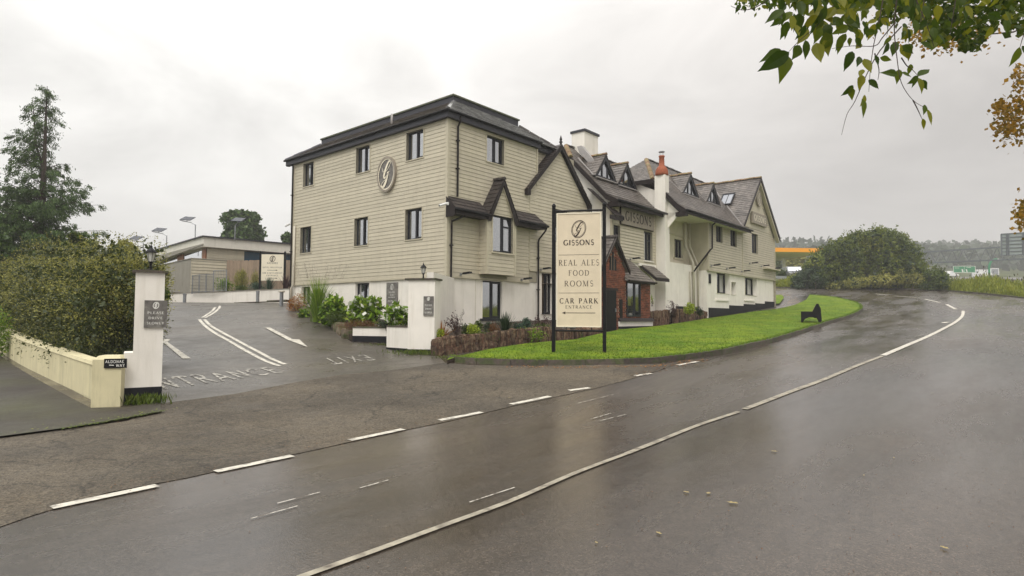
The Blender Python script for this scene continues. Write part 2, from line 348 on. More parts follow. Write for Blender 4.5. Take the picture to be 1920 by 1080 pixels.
def spline_pts(pts, k=6):
    P = [Vector(p) for p in pts]; out = []
    for i in range(len(P)-1):
        a = P[max(i-1, 0)]; b = P[i]; c = P[i+1]; d = P[min(i+2, len(P)-1)]
        for j in range(k):
            t = j/k; out.append(.5*((2*b)+(c-a)*t+(2*a-5*b+4*c-d)*t*t+(3*b-a-3*c+d)*t**3))
    out.append(P[-1]); return out
def ribbon(line, w, w2=None):
    """outline of a painted line of width w along ground points"""
    L = []; Rr = []; n = len(line)
    for i, p in enumerate(line):
        d = (line[min(i+1, n-1)]-line[max(i-1, 0)]); d.z = 0; d.normalize(); q = Vector((-d.y, d.x, 0)); ww = w if w2 is None else w+(w2-w)*i/(n-1)
        L.append(p+q*ww/2); Rr.append(p-q*ww/2)
    return L, Rr
def ribbon_mesh(mb, line, w, dz, w2=None, seg=.6):
    L, Rr = ribbon(line, w, w2); n = len(L)
    vs = [(p.x, p.y, H(p.x, p.y)+dz) for p in L]+[(p.x, p.y, H(p.x, p.y)+dz) for p in Rr]
    mb.add(vs, [[i, i+1, n+i+1, n+i] for i in range(n-1)])
def resample(line, step):
    out = [line[0]]
    for i in range(len(line)-1):
        k = max(1, int((line[i+1]-line[i]).length/step)); out += [line[i].lerp(line[i+1], (j+1)/k) for j in range(k)]
    return out

# foliage --------------------------------------------------------
def fast_mesh(name, V, nper, mats, tone=None, midx=None, F=None):
    """V (n*nper,3) vertices, one n-gon of nper points each"""
    nf = len(V)//nper; me = bpy.data.meshes.new(name); me.vertices.add(len(V)); me.vertices.foreach_set('co', V.astype(np.float32).ravel())
    me.loops.add(nf*nper); me.loops.foreach_set('vertex_index', np.arange(nf*nper, dtype=np.int32))
    me.polygons.add(nf); me.polygons.foreach_set('loop_start', np.arange(0, nf*nper, nper, dtype=np.int32))
    for m in (mats if isinstance(mats, (list, tuple)) else [mats]): me.materials.append(m)
    if midx is not None: me.polygons.foreach_set('material_index', midx.astype(np.int32))
    if tone is not None:
        a = me.attributes.new('tone', 'FLOAT', 'FACE'); a.data.foreach_set('value', tone.astype(np.float32))
    me.update(calc_edges=True); me.validate(); return me
def unit(n):
    v = rng.normal(size=(n, 3)); return v/np.linalg.norm(v, axis=1)[:, None]
def leaves(C, size, asp=.5, up=0., hang=None, svar=.35, outdir=None, outw=.5):
    """kite-shaped leaves at points C; up tilts the blade to face the sky, hang sets the long axis"""
    n = len(C); a = unit(n)
    if hang is not None: a = a*.6+np.asarray(hang)
    if outdir is not None: a = a*(1-outw)+outdir*outw
    a /= np.linalg.norm(a, axis=1)[:, None]
    b = unit(n)+np.array([0, 0, 0.]); b = np.cross(a, b)
    if up: 
        side = np.cross(a, np.tile([0, 0, 1.], (n, 1))); b = b*(1-up)+side*up
    b -= (b*a).sum(1)[:, None]*a; b /= np.linalg.norm(b, axis=1)[:, None]+1e-9
    s = (size*(1+svar*rng.uniform(-1, 1, n)))[:, None]
    V = np.empty((n, 4, 3)); V[:, 0] = C-a*s*.5; V[:, 1] = C+b*s*asp*.5; V[:, 2] = C+a*s*.5; V[:, 3] = C-b*s*asp*.5
    return V.reshape(-1, 3)
def blob_pts(blobs, n, shell=.35, squash=None):
    """points in the outer shells of blobs [(x,y,z,rx,ry,rz)], not inside other blobs"""
    B = np.array(blobs, float); w = (B[:, 3]*B[:, 4]*B[:, 5])**(2/3); out = []; od = []; got = 0
    while got < n:
        k = int((n-got)*1.6)+50; i = rng.choice(len(B), k, p=w/w.sum()); d = unit(k); r = 1-shell*rng.random(k)**1.5
        P = B[i, :3]+d*B[i, 3:]*r[:, None]*(1+.12*rng.normal(size=k))[:, None]
        out.append(P); od.append(d); got += k
    return np.concatenate(out)[:n], np.concatenate(od)[:n]
# ================================================================ GROUND
MT['line'] = mat('road_paint', (.60,.57,.49), .55, .15, 7, col2=(.22,.20,.17), c2pos=(.50,.66), bump=.3, bscale=70, dist=.006)
MT['linefaint'] = mat('worn_paint', (.60,.57,.5), .5, .2, 9, col2=(.10,.08,.06), c2pos=(.48,.6), bump=0)
MT['line3'] = mat('worn_centre_paint', (.34,.31,.24), .5, .2, 5, col2=(.11,.09,.07), c2pos=(.50,.68), bump=0)
def xy(u, v, dz=0): p = gp(u, v, dz); return (p.x, p.y)
# terrain sheet to the horizon
xs = np.unique(np.concatenate([np.arange(-1100, -60, 80), np.arange(-60, 100, 2.0), np.arange(100, 300, 20), np.arange(300, 1300, 80)]))
ys = np.unique(np.concatenate([np.arange(-300, -20, 40), np.arange(-20, 110, 2.0), np.arange(110, 300, 12), np.arange(300, 1300, 60)]))
X_, Y_ = np.meshgrid(xs, ys); Z_ = HN(X_, Y_)-.10
nx, ny = len(xs), len(ys)
I = np.arange((nx)*(ny)).reshape(ny, nx)
F_ = np.stack([I[:-1,:-1], I[:-1,1:], I[1:,1:], I[1:,:-1]], -1).reshape(-1, 4)
me = bpy.data.meshes.new('ground'); me.from_pydata(np.column_stack([X_.ravel(), Y_.ravel(), Z_.ravel()]).tolist(), [], F_.tolist()); me.materials.append(MT['earth'])
me.polygons.foreach_set('use_smooth', [True]*len(me.polygons)); link('ground', me)['kind'] = 'structure'

far_kerb = [gp(u, v) for u, v in [(1455,539.5),(1500,540.5),(1560,541),(1640,541.5),(1715,543),(1790,547),(1860,553),(1915,559)]]
far_kerb += [Vector(p) for p in [(41,44,0),(39,38,0),(35.5,30,0),(31,22,0),(26,12,0),(20,0,0),(13,-14,0)]]
for p in far_kerb: p.z = 0
far_kerb = spline_pts(far_kerb, 6)
road_poly = [(-32,-12)]+[(p.x, p.y) for p in far_kerb[::-1]]+[(25,66),(0,52),(-24,46),(-20.5,33.5),(-9.5,14),(-7.2,10.5),(-14.5,17.4),(-24,26.5),(-36,20)]
sheet('road', road_poly, 0, MT['road'], .8, kind='structure')
apron = [xy(*p) for p in [(-60,1010),(60,968),(200,925),(350,897),(480,868),(600,842),(720,815),(860,786),(960,762),(1040,745),(1110,730),(1180,712),(1240,694),(1265,684),(1150,684.5),(1000,686.5),(880,685),(835,680),(722,696),(640,703),(560,716),(440,739),(301,757),(240,790),(120,806),(0,822),(-60,830)]]
sheet('junction_surface', apron, .006, MT['apron'], .5, kind='structure')
drive = [xy(*p) for p in [(301,757.5),(440,739.5),(560,716.5),(640,703.5),(722,696.5),(835,680.5),(822,668),(760,664),(722,648),(660,642),(620,614),(575,592),(550,577)]]
drive += [(-9.6,29.5),(-9,40),(-24,40),(-20,33),(-9.2,14.2),(-6.9,11.4)]
sheet('driveway', drive, .004, MT['drive'], .5, kind='structure')
pave = [xy(*p) for p in [(-80,834),(0,822.5),(120,806.5),(220,790),(303,775),(300,757),(226,768),(170,768),(60,708),(0,668)]]+[(-24,24.5),(-30,16)]
sheet('pavement', pave, .03, MT['pave'], .5, kind='structure')

# painted lines and letters ------------------------------------------------
paint = empty('road_markings'); paint['kind'] = 'structure'
def dash(pts, w=.12, name='painted_line', m='line', dz=.012, w2=None, parent=paint):
    L = [gp(*p) for p in pts]
    for p in L: p.z = 0
    L = resample(spline_pts(L, 6) if len(L) > 2 else L, .4); mb = MB(); ribbon_mesh(mb, L, w, dz, w2); return mb.build(name, MT[m], parent)
for a in [((96,954),(295,912)), ((404,886),(548,856)), ((655,827),(756,806)), ((824,789),(903,774)), ((958,759),(1031,744)), ((1067,733),(1105,728)), ((1191,705.5),(1221,701)), ((1270,685.5),(1308,678.5))]:
    dash(a, .115, 'painted_dash')
dash([(560,1086),(700,1036),(830,988),(960,940),(1080,888),(1175,852)], .062, 'painted_centre_line', 'line3')
dash([(1175,852),(1240,826),(1310,798),(1385,773)], .075, 'painted_centre_line', 'line3')
dash([(1396,768),(1480,736),(1560,706),(1655,668)], .10, 'painted_centre_line', 'line3')
dash([(1656,667),(1700,648),(1740,631),(1770,616),(1790,605),(1804,593),(1806,583)], .15, 'painted_centre_line')
for a in [((1775,571),(1792,580)), ((1734,561),(1762,567.5)), ((1677,555),(1727,559)), ((1640,551),(1665,553.5)), ((1786,585),(1791,585)), ((1768,606),(1776,604))]:
    dash(a, .20, 'painted_dash')
for a in [((470,975),(558,951)), ((675,917),(728,902)), ((880,944),(965,916)), ((1108,787),(1146,776)), ((1122,791),(1175,778)), ((520,946),(600,925)), ((1084,757),(1150,741)), ((1715,632),(1732,628)), ((1385,713),(1392,711))]:
    dash(a, .014, 'worn_line_trace', 'linefaint')
cx = lambda x, y: (280+x/3.84, 540+y/3.84)
dash([cx(475,140),cx(455,165),cx(420,190),cx(383,214)], .10, 'painted_line'); dash([cx(508,130),cx(500,150),cx(462,182),cx(402,216)], .10, 'painted_line')
dash([cx(360,228),cx(395,268),cx(450,312),cx(560,375),cx(700,456),cx(820,520),cx(935,564)], .11, 'painted_line')
dash([cx(397,228),cx(440,272),cx(500,308),cx(600,362),cx(760,448),cx(880,512),cx(978,552)], .11, 'painted_line')
def gpoly(name, pts, dz=.012, m='line'):
    P = [gp(*p) for p in pts]; mb = MB()
    mb.poly([(p.x, p.y, H(p.x, p.y)+dz) for p in P]); return mb
ar = empty('painted_arrow', parent=paint)
def arrow(shaft, head):
    mb = MB()
    for pts in (shaft, head):
        P = [gp(*p) for p in pts]; mb.poly([(p.x, p.y, H(p.x, p.y)+.018) for p in P])
    mb.build('painted_arrow', MT['line'], paint)
bpy.data.objects.remove(ar)
arrow([cx(832,288),cx(868,288),cx(1025,368),cx(998,378)], [cx(985,373),cx(1012,372),cx(1080,374),cx(1140,429)])
arrow([cx(92,388),cx(118,384),cx(298,511),cx(240,513)], [cx(60,372),cx(150,374),cx(128,396),cx(95,402)])
# roman letters drawn with thick and thin strokes ---------------------------------
def arc(cx_, cy, rx, ry, a0, a1, n=12): return [(cx_+rx*math.cos(R(a0+(a1-a0)*i/n)), cy+ry*math.sin(R(a0+(a1-a0)*i/n))) for i in range(n+1)]
# each glyph: advance width, strokes [(points, style)], style: a auto (nib), T thick, t thin ; serifs [(x,y)]
GL = {
 'G': (.80, [(arc(.42,.5,.36,.5,48,315),'a'), ([(.70,.42),(.70,.12)],'T')], [(.70,.43)]),
 'I': (.36, [([(.18,0),(.18,1)],'T')], [(.18,0),(.18,1)]),
 'S': (.58, [(arc(.29,.745,.21,.235,35,270,10)+arc(.29,.255,.23,.255,90,-145,10),'s')], []),
 'O': (.86, [(arc(.43,.5,.37,.5,0,360,22),'a')], []),
 'N': (.84, [([(.14,0),(.14,1)],'t'), ([(.13,1),(.70,0)],'T'), ([(.70,0),(.70,1)],'t')], [(.14,0),(.12,1),(.70,1)]),
 'R': (.74, [([(.16,0),(.16,1)],'T'), ([(.16,.98)]+arc(.34,.74,.21,.24,90,-90,8)+[(.16,.5)],'a'), ([(.34,.5),(.68,0)],'T')], [(.16,0),(.16,1),(.68,0)]),
 'E': (.66, [([(.16,0),(.16,1)],'T'), ([(.16,.975),(.56,.975),(.56,.84)],'t'), ([(.16,.52),(.46,.52)],'t'), ([(.16,.025),(.58,.025),(.58,.18)],'t')], [(.10,0),(.10,1)]),
 'A': (.78, [([(.06,0),(.38,1)],'t'), ([(.38,1),(.70,0)],'T'), ([(.19,.34),(.58,.34)],'t')], [(.06,0),(.70,0)]),
 'L': (.62, [([(.16,0),(.16,1)],'T'), ([(.16,.025),(.56,.025),(.56,.2)],'t')], [(.16,1),(.10,0)]),
 'F': (.62, [([(.16,0),(.16,1)],'T'), ([(.16,.975),(.56,.975),(.56,.82)],'t'), ([(.16,.52),(.44,.52)],'t')], [(.16,0),(.10,1)]),
 'D': (.82, [([(.16,0),(.16,1)],'T'), ([(.16,.98)]+arc(.34,.5,.40,.48,90,-90,12)+[(.16,.02)],'a')], [(.10,0),(.10,1)]),
 'M': (.96, [([(.12,0),(.14,1)],'t'), ([(.14,1),(.46,0)],'T'), ([(.46,0),(.80,1)],'t'), ([(.80,1),(.82,0)],'T')], [(.12,0),(.82,0),(.10,1),(.84,1)]),
 'C': (.76, [(arc(.42,.5,.36,.5,42,318),'a')], []),
 'P': (.66, [([(.16,0),(.16,1)],'T'), ([(.16,.98)]+arc(.34,.73,.22,.25,90,-90,8)+[(.16,.48)],'a')], [(.16,0),(.10,1)]),
 'K': (.78, [([(.16,0),(.16,1)],'T'), ([(.16,.42),(.62,1)],'t'), ([(.30,.60),(.70,0)],'T')], [(.16,0),(.16,1),(.62,1),(.70,0)]),
 'T': (.70, [([(.35,0),(.35,1)],'T'), ([(.06,.82),(.06,.975),(.64,.975),(.64,.82)],'t')], [(.35,0)]),
 'H': (.84, [([(.16,0),(.16,1)],'T'), ([(.68,0),(.68,1)],'T'), ([(.16,.5),(.68,.5)],'t')], [(.16,0),(.16,1),(.68,0),(.68,1)]),
 'U': (.80, [([(.14,1),(.14,.35)]+arc(.40,.33,.26,.33,180,360,8)+[(.66,1)],'a')], [(.14,1),(.66,1)]),
 'V': (.78, [([(.08,1),(.40,0)],'T'), ([(.40,0),(.70,1)],'t')], [(.08,1),(.70,1)]),
 'W': (1.1, [([(.08,1),(.34,0)],'T'), ([(.34,0),(.56,.95)],'t'), ([(.54,1),(.80,0)],'T'), ([(.80,0),(1.04,1)],'t')], [(.08,1),(1.04,1)]),
 'Y': (.76, [([(.38,0),(.38,.46)],'T'), ([(.38,.46),(.08,1)],'T'), ([(.38,.46),(.68,1)],'t')], [(.38,0),(.08,1),(.68,1)]),
 'B': (.70, [([(.16,0),(.16,1)],'T'), ([(.16,.98)]+arc(.32,.76,.20,.22,90,-90,8)+[(.16,.54)],'a'), ([(.16,.54)]+arc(.34,.28,.24,.26,90,-90,8)+[(.16,.02)],'a')], [(.10,0),(.10,1)]),
 'X': (.76, [([(.10,1),(.66,0)],'T'), ([(.66,1),(.10,0)],'t')], [(.10,1),(.66,0),(.66,1),(.10,0)]),
 '&': (.86, [([(.74,.05),(.22,.68)]+arc(.36,.8,.16,.18,200,-20,8)+[(.14,.38)]+arc(.32,.25,.25,.24,150,300,8)+[(.72,.5)],'a')], []),
 ' ': (.42, [], []),
}
def strokes_to(mb, put, text, thick=.13, thin=.045, track=.14, serif=True):
    """lays quads; put(x, y) maps text units (cap height 1) to 3-D"""
    x0 = 0
    def seg(a, b, w):
        dx, dy = b[0]-a[0], b[1]-a[1]; l = math.hypot(dx, dy) or 1e-9; px, py = -dy/l*w/2, dx/l*w/2
        mb.poly([put(a[0]+px, a[1]+py), put(a[0]-px, a[1]-py), put(b[0]-px, b[1]-py), put(b[0]+px, b[1]+py)])
    for ch in text:
        adv, st, sf = GL[ch]
        for pts, sty in st:
            for a, b in zip(pts[:-1], pts[1:]):
                l = math.hypot(b[0]-a[0], b[1]-a[1]) or 1e-9; c = abs(b[1]-a[1])/l
                w = thick if sty == 'T' else thin if sty == 't' else thin+(thick-thin)*(c if sty == 'a' else (1-c)*.9+.1)
                seg((a[0]+x0, a[1]), (b[0]+x0, b[1]), w)
        if serif:
            for sx, sy in sf: seg((x0+sx-.11, sy+(.02 if sy < .5 else -.02)), (x0+sx+.11, sy+(.02 if sy < .5 else -.02)), .04)
        x0 += adv+track
    return x0-track
def text_w(text, track=.14): return sum(GL[c][0] for c in text)+track*(len(text)-1)
# ground words: bilinear patch of four photo points on the tarmac
def ground_word(text, bl, br, tl, tr, name, w=.13):
    q = [gp(*p) for p in (bl, br, tl, tr)]; W_ = text_w(text, .16); mb = MB()
    def put(x, y):
        a = x/W_; p = (q[0]*(1-a)+q[1]*a)*(1-y)+(q[2]*(1-a)+q[3]*a)*y; return (p.x, p.y, H(p.x, p.y)+.013)
    strokes_to(mb, put, text, w, w, .16, False); o = mb.build(name, MT['line2'], paint); o['label'] = 'worn white word %s painted on the tarmac' % text; return o
MT['line2'] = mat('worn_letter_paint', (.40,.38,.33), .5, .15, 5, col2=(.10,.09,.08), c2pos=(.44,.62), bump=0)
ground_word('ENTRANCE', cx(-40,752), cx(975,608), cx(-140,675), cx(862,572), 'painted_word')
ground_word('EXIT', cx(1560,484), cx(1238,512), cx(1640,519), cx(1318,554), 'painted_word', .10)

# ---------------------------------------------------------------- lawn, kerbs
kerb_px = [(838,678),(870,681),(900,682.5),(1000,685.5),(1075,685),(1150,683.5),(1230,681),(1290,674),(1360,664),(1410,652),(1450,642),(1495,628),(1530,616),(1565,604),(1590,597),(1610,588),(1619,581),(1616,574),(1600,567),(1560,558.5),(1520,555)]
KL = [gp(*p) for p in kerb_px]
for p in KL: p.z = 0
KL = resample(spline_pts(KL, 5), .3)
def offset(line, d):
    n = len(line); out = []
    for i, p in enumerate(line):
        v = line[min(i+1, n-1)]-line[max(i-1, 0)]; v.z = 0; v.normalize(); out.append(p+Vector((-v.y, v.x, 0))*d)
    return out
KI = offset(KL, .13)
inner_px = [(1512,562),(1490,572),(1470,577),(1452,580),(1415,584),(1327,597),(1240,611),(1165,618),(1079,637),(988,644.5),(919,655),(860,669),(838,676)]
IP = [gp(u, v, .1) for u, v in inner_px]
lawn_poly = [(p.x, p.y) for p in KI]+[(p.x, p.y) for p in IP]
sheet('lawn', lawn_poly, .115, MT['grass'], .6, kind='structure')
lw2 = [(gp(u, v, .1).x, gp(u, v, .1).y) for u, v in [(1449,571),(1462,569),(1470,558),(1466,553),(1449,553.5)]]
sheet('small_lawn', lw2, .115, MT['grass'], .6, kind='structure')
# skirt of the lawn (turf edge on the path side)
mb = MB()
for a, b in zip(IP[:-1], IP[1:]): mb.poly([(a.x,a.y,H(a.x,a.y)-.05),(b.x,b.y,H(b.x,b.y)-.05),(b.x,b.y,H(b.x,b.y)+.115),(a.x,a.y,H(a.x,a.y)+.115)])
mb.build('lawn_edge', MT['soil'])['kind'] = 'structure'
kerb = empty('kerb'); kerb['kind'] = 'structure'
def kerbstone_mesh(L, w=.125, h=.135):
    mb = MB(); mb.hexa([(-L/2,-w/2,-.1),(L/2,-w/2,-.1),(L/2,w/2,-.1),(-L/2,w/2,-.1),(-L/2,-w/2+.015,h),(L/2,-w/2+.015,h),(L/2,w/2,h),(-L/2,w/2,h)]); return mb.mesh('kerb_stone', MT['kerb'])
km = kerbstone_mesh(.895)
acc = 0; last = 0; i = 0; cum = [0]
for a, b in zip(KL[:-1], KL[1:]): cum.append(cum[-1]+(b-a).length)
def at_len(line, cum, s):
    k = max(j for j in range(len(cum)) if cum[j] <= s+1e-9); k = min(k, len(line)-2); t = (s-cum[k])/(cum[k+1]-cum[k]); return line[k].lerp(line[k+1], t)
s_ = 0
while s_+.9 < cum[-1]:
    a = at_len(KL, cum, s_); b = at_len(KL, cum, s_+.9); c = (a+b)/2; d = (b-a).normalized(); q = Vector((-d.y, d.x, 0)); c = c+q*.065
    za, zb = H(a.x, a.y), H(b.x, b.y)
    o = link('kerb_stone', km, kerb, (c.x, c.y, (za+zb)/2+random.uniform(-.008, .006)), math.atan2(d.y, d.x)+random.uniform(-.008, .008)); o.rotation_euler[1] = -math.atan2(zb-za, .9); s_ += .907
# kerb of the far side: laid stones too small to tell apart from here
mb = MB(); FK = resample(far_kerb, 1.0)
for a, b in zip(FK[:-1], FK[1:]):
    d = (b-a).normalized(); q = Vector((-d.y, d.x, 0)); g = d*.012; a2, b2 = a+g, b-g
    mb.ct = random.uniform(.8, 1.2)
    mb.hexa([(a2.x-q.x*.13,a2.y-q.y*.13,H(a.x,a.y)-.1),(b2.x-q.x*.13,b2.y-q.y*.13,H(b.x,b.y)-.1),(b2.x,b2.y,H(b.x,b.y)-.1),(a2.x,a2.y,H(a.x,a.y)-.1),
             (a2.x-q.x*.13,a2.y-q.y*.13,H(a.x,a.y)+.12),(b2.x-q.x*.13,b2.y-q.y*.13,H(b.x,b.y)+.12),(b2.x,b2.y,H(b.x,b.y)+.12),(a2.x,a2.y,H(a.x,a.y)+.12)])
fk = mb.build('far_kerb', MT['kerb']); fk['kind'] = 'structure'
# verge beyond the far kerb
FKo = [p-Vector((0, 0, 0)) for p in far_kerb]
vg = [(p.x, p.y) for p in offset(FKo, -.0)]
out_side = [(60,-14),(70,20),(72,48),(70,70),(60,90),(26,92),(18,70)]
sheet('verge', vg+[(q[0], q[1]) for q in out_side], .06, MT['verge'], 1.6, kind='structure')
mbp = MB(); o1 = offset(FKo, .35); 
# lip of the left pavement
lip = [gp(u, v) for u, v in [(-80,834),(0,822.5),(120,806.5),(220,790),(303,775)]]
for p in lip: p.z = 0
mb = MB(); LP = resample(lip, .3); L, Rr = ribbon(LP, .05); n = len(L)
mb.add([(p.x,p.y,H(p.x,p.y)+.034) for p in L]+[(p.x,p.y,H(p.x,p.y)+.036) for p in Rr], [[i,i+1,n+i+1,n+i] for i in range(n-1)]); mb.build('pavement_edge', MT['kerb'])['kind'] = 'structure'
# ================================================================ THE HOTEL
hotel = empty('hotel_building', HC, HROT)
tag(hotel, 'long hotel clad in olive grey boards over a white base, three storeys at the corner', 'hotel')
def hb(mb, name, m, parent=hotel, **k): return mb.build(name, m, parent, **k)
def wall_grid(mb, P, x0, x1, z0, z1, ops, reveal=.12, room=.5, wm=0, rm=1, backs=True):
    """flat wall with openings; P(x, y, z) places it, y runs into the wall"""
    xs = sorted({x0, x1, *[v for o in ops for v in o[:2] if x0 < v < x1]}); zs = sorted({z0, z1, *[v for o in ops for v in o[2:4] if z0 < v < z1]})
    mb.cm = wm
    for a, b in zip(xs[:-1], xs[1:]):
        for c, d in zip(zs[:-1], zs[1:]):
            if any(o[0] < (a+b)/2 < o[1] and o[2] < (c+d)/2 < o[3] for o in ops): continue
            mb.poly([P(a,0,c), P(b,0,c), P(b,0,d), P(a,0,d)])
    for o in ops:
        a, b, c, d = o[:4]
        for y0, y1, m_ in ((-.03, reveal, wm), (reveal, room, rm)):
            mb.cm = m_
            mb.poly([P(a,y0,c),P(a,y1,c),P(a,y1,d),P(a,y0,d)]); mb.poly([P(b,y0,c),P(b,y0,d),P(b,y1,d),P(b,y1,c)])
            mb.poly([P(a,y0,d),P(a,y1,d),P(b,y1,d),P(b,y0,d)]); mb.poly([P(a,y0,c),P(b,y0,c),P(b,y1,c),P(a,y1,c)])
        mb.cm = rm; mb.poly([P(a,room,c),P(b,room,c),P(b,room,d),P(a,room,d)])
def planks(P, zlo, zhi, xlim, ops, expo=.1395, joined=None, parent=hotel, n0=0, name='cladding_plank'):
    """lapped boards; xlim(z) -> (x0, x1); ops cut them. one object per unbroken board, or all into `joined`"""
    z = zlo; y0, y1 = (-.020 if joined is None else -.032), -.008
    while z < zhi-.02:
        zt = min(z+expo, zhi); lo0, lo1 = xlim(z+.004), xlim(zt)
        if lo0[1]-lo0[0] < .03 and lo1[1]-lo1[0] < .03: z += expo; continue
        xa, xb = min(lo0[0], lo1[0]), max(lo0[1], lo1[1])
        full = sorted((o[0], o[1]) for o in ops if o[2] <= z+.005 and o[3] >= zt-.005); part = [o for o in ops if not (o[2] <= z+.005 and o[3] >= zt-.005) and o[3] > z and o[2] < zt]
        spans = []; c = xa
        for a, b in full:
            if a > c: spans.append((c, a))
            c = max(c, b)
        if c < xb: spans.append((c, xb))
        for a, b in spans:
            if b-a < .03: continue
            mb = joined if joined is not None else MB()
            cuts = sorted({a, b, *[v for o in part for v in o[:2] if a < v < b]})
            for p, q in zip(cuts[:-1], cuts[1:]):
                zb_, zt_ = z+(.0045 if joined is None else .013), zt
                for o in part:
                    if o[0] < (p+q)/2 < o[1]:
                        if o[2] <= z: zb_ = max(zb_, o[3])
                        else: zt_ = min(zt_, o[2])
                if zt_-zb_ < .01: continue
                yb = y0+(y1-y0)*(zb_-z)/expo; yt = y0+(y1-y0)*(zt_-z)/expo
                l0 = max(p, lo0[0]) if p == a else p; l1 = max(p, lo1[0]) if p == a else p
                r0 = min(q, lo0[1]) if q == b else q; r1 = min(q, lo1[1]) if q == b else q
                if r0-l0 < .005 and r1-l1 < .005: continue
                mb.add([P(l0,yb,zb_),P(r0,yb,zb_),P(r1,yt,zt_),P(l1,yt,zt_),P(l0,.0,zb_),P(r0,.0,zb_),P(r1,.0,zt_),P(l1,.0,zt_)], [[0,1,2,3],[4,5,1,0],[3,2,6,7],[0,3,7,4],[1,5,6,2]])
            if joined is None and mb.f: mb.build(name, MT['clad'], parent)
        z += expo
FB = lambda t0: (lambda x, y, z: (x, t0+y, z))
FA = lambda s0: (lambda x, y, z: (s0+y, x, z))
WCACHE = {}
def window(w, h, loc, rz=0, style='2', parent=hotel, fm='frame', glass='glass', cur=(.3, .0), name='window', depth=.085, label=None):
    """frame (with mullion) > panes, curtains. local x across, y into the wall, z up, origin bottom left"""
    f = .05; mb = MB(); y0, y1 = depth, depth+.06
    mb.box(0, w, y0, y1, 0, f); mb.box(0, w, y0, y1, h-f, h); mb.box(0, f, y0, y1, f, h-f); mb.box(w-f, w, y0, y1, f, h-f)
    mull = {'1': [], '2': [w*.52], '2l': [w*.45], '3': [w*.33, w*.66]}[style[0] if style != '2l' else '2l']
    for x in mull: mb.box(x-.03, x+.03, y0-.003, y1, f, h-f)
    edges = [f]+mull+[w-f]
    if 't' in style: mb.box(mull[-1]+.03 if mull else f, w-f, y0-.002, y1, h*.72-.03, h*.72+.03)
    # sash of one light proud
    a, b = (edges[-2]+.03 if mull else f), w-f
    sh = .035
    for q in ((a, b, f, f+sh), (a, b, h-f-sh, h-f), (a, a+sh, f+sh, h-f-sh), (b-sh, b, f+sh, h-f-sh)): mb.box(q[0], q[1], y0-.015, y0-.001, q[2], q[3])
    fr = mb.build(name, MT[fm], parent, loc, rz)
    if label: fr['label'] = label
    for i in range(len(edges)-1):
        p = MB(); xa = edges[i]+(.03 if i else 0); xb = edges[i+1]-(.03 if i < len(edges)-2 else 0)
        p.poly([(xa, y0+.03, f), (xb, y0+.03, f), (xb, y0+.03, h-f), (xa, y0+.03, h-f)]); p.build('pane', MT[glass], fr)
    for side, frac in ((0, cur[0]), (1, cur[1])):
        if frac <= 0: continue
        c = MB(); W_ = w*frac; n = max(4, int(W_/.035)); xx = [f+W_*i/n if side == 0 else w-f-W_*i/n for i in range(n+1)]
        vs = []
        for i, x in enumerate(xx): yy = y1+.10+.022*(i % 2); vs += [(x, yy, f), (x, yy, h-f)]
        c.add(vs, [[2*i, 2*i+2, 2*i+3, 2*i+1] for i in range(n)]); c.build('curtain', MT['curtain'], fr)
    return fr
SLD = {'slate': 0}
def slates(name, pts, m='slate', tw=.28, th=.19, parent=hotel, indiv=False, thick=.014, lift=.03, tilt=.018, kind='stuff'):
    """real slates in broken bond over a flat polygon; pts[0]->pts[1] is the eave"""
    P = [Vector(p) for p in pts]; o = P[0]; U = (P[1]-P[0]).normalized(); nrm = None
    for k in range(2, len(P)):
        c = U.cross(P[k]-o)
        if c.length > 1e-4: nrm = c.normalized(); break
    if nrm.z < 0: nrm = -nrm
    Vv = nrm.cross(U).normalized()
    if (P[2]-o).dot(Vv) < 0: Vv = -Vv
    Q = [((p-o).dot(U), (p-o).dot(Vv)) for p in P]; vmax = max(q[1] for q in Q)
    def span(v):
        xs = []
        for (a, b), (c, d) in zip(Q, Q[1:]+Q[:1]):
            if abs(b-d) < 1e-9:
                if abs(b-v) < 1e-6: xs += [a, c]
            elif min(b, d)-1e-9 <= v <= max(b, d)+1e-9: xs.append(a+(c-a)*(v-b)/(d-b))
        return (min(xs), max(xs)) if xs else None
    base = MB(); base.poly([p-nrm*.012 for p in P]); base.cm = 0; base.ct = .55
    bo = base.build('roof', MT[m], parent)
    mb = MB(); row = 0; v = 0.0
    while v < vmax-.02:
        vt = min(v+th, vmax); s0, s1 = span(v+1e-4), span(vt-1e-4)
        if s0 and s1:
            x = min(s0[0], s1[0])-tw*(row % 2)/2; xe = max(s0[1], s1[1])
            while x < xe:
                def cl_(x_, s): return min(max(x_, s[0]), s[1])
                a0, a1 = cl_(x+.004, s0), cl_(x+tw-.004, s0); b0, b1 = cl_(x+.004, s1), cl_(x+tw-.004, s1)
                if a1-a0 > .02 or b1-b0 > .02:
                    hh = lift*.35+random.uniform(0, .006); k = nrm*(tilt+hh); k2 = nrm*hh
                    pp = [o+U*a0+Vv*v, o+U*a1+Vv*v, o+U*b1+Vv*vt, o+U*b0+Vv*vt]; up_ = [pp[0]+k, pp[1]+k, pp[2]+k2, pp[3]+k2]
                    t_ = MB() if indiv else mb; t_.ct = random.uniform(.78, 1.22)
                    t_.add(up_+[pp[0]+k-nrm*thick, pp[1]+k-nrm*thick, pp[2], pp[3]], [[0,1,2,3],[4,5,1,0],[4,0,3,7],[5,6,2,1]])
                    if indiv: t_.build('slate_tile', MT[m], parent)
                x += tw
        v += th; row += 1
    if not indiv:
        q = mb.build(name, MT[m], bo); q['kind'] = kind
    return bo
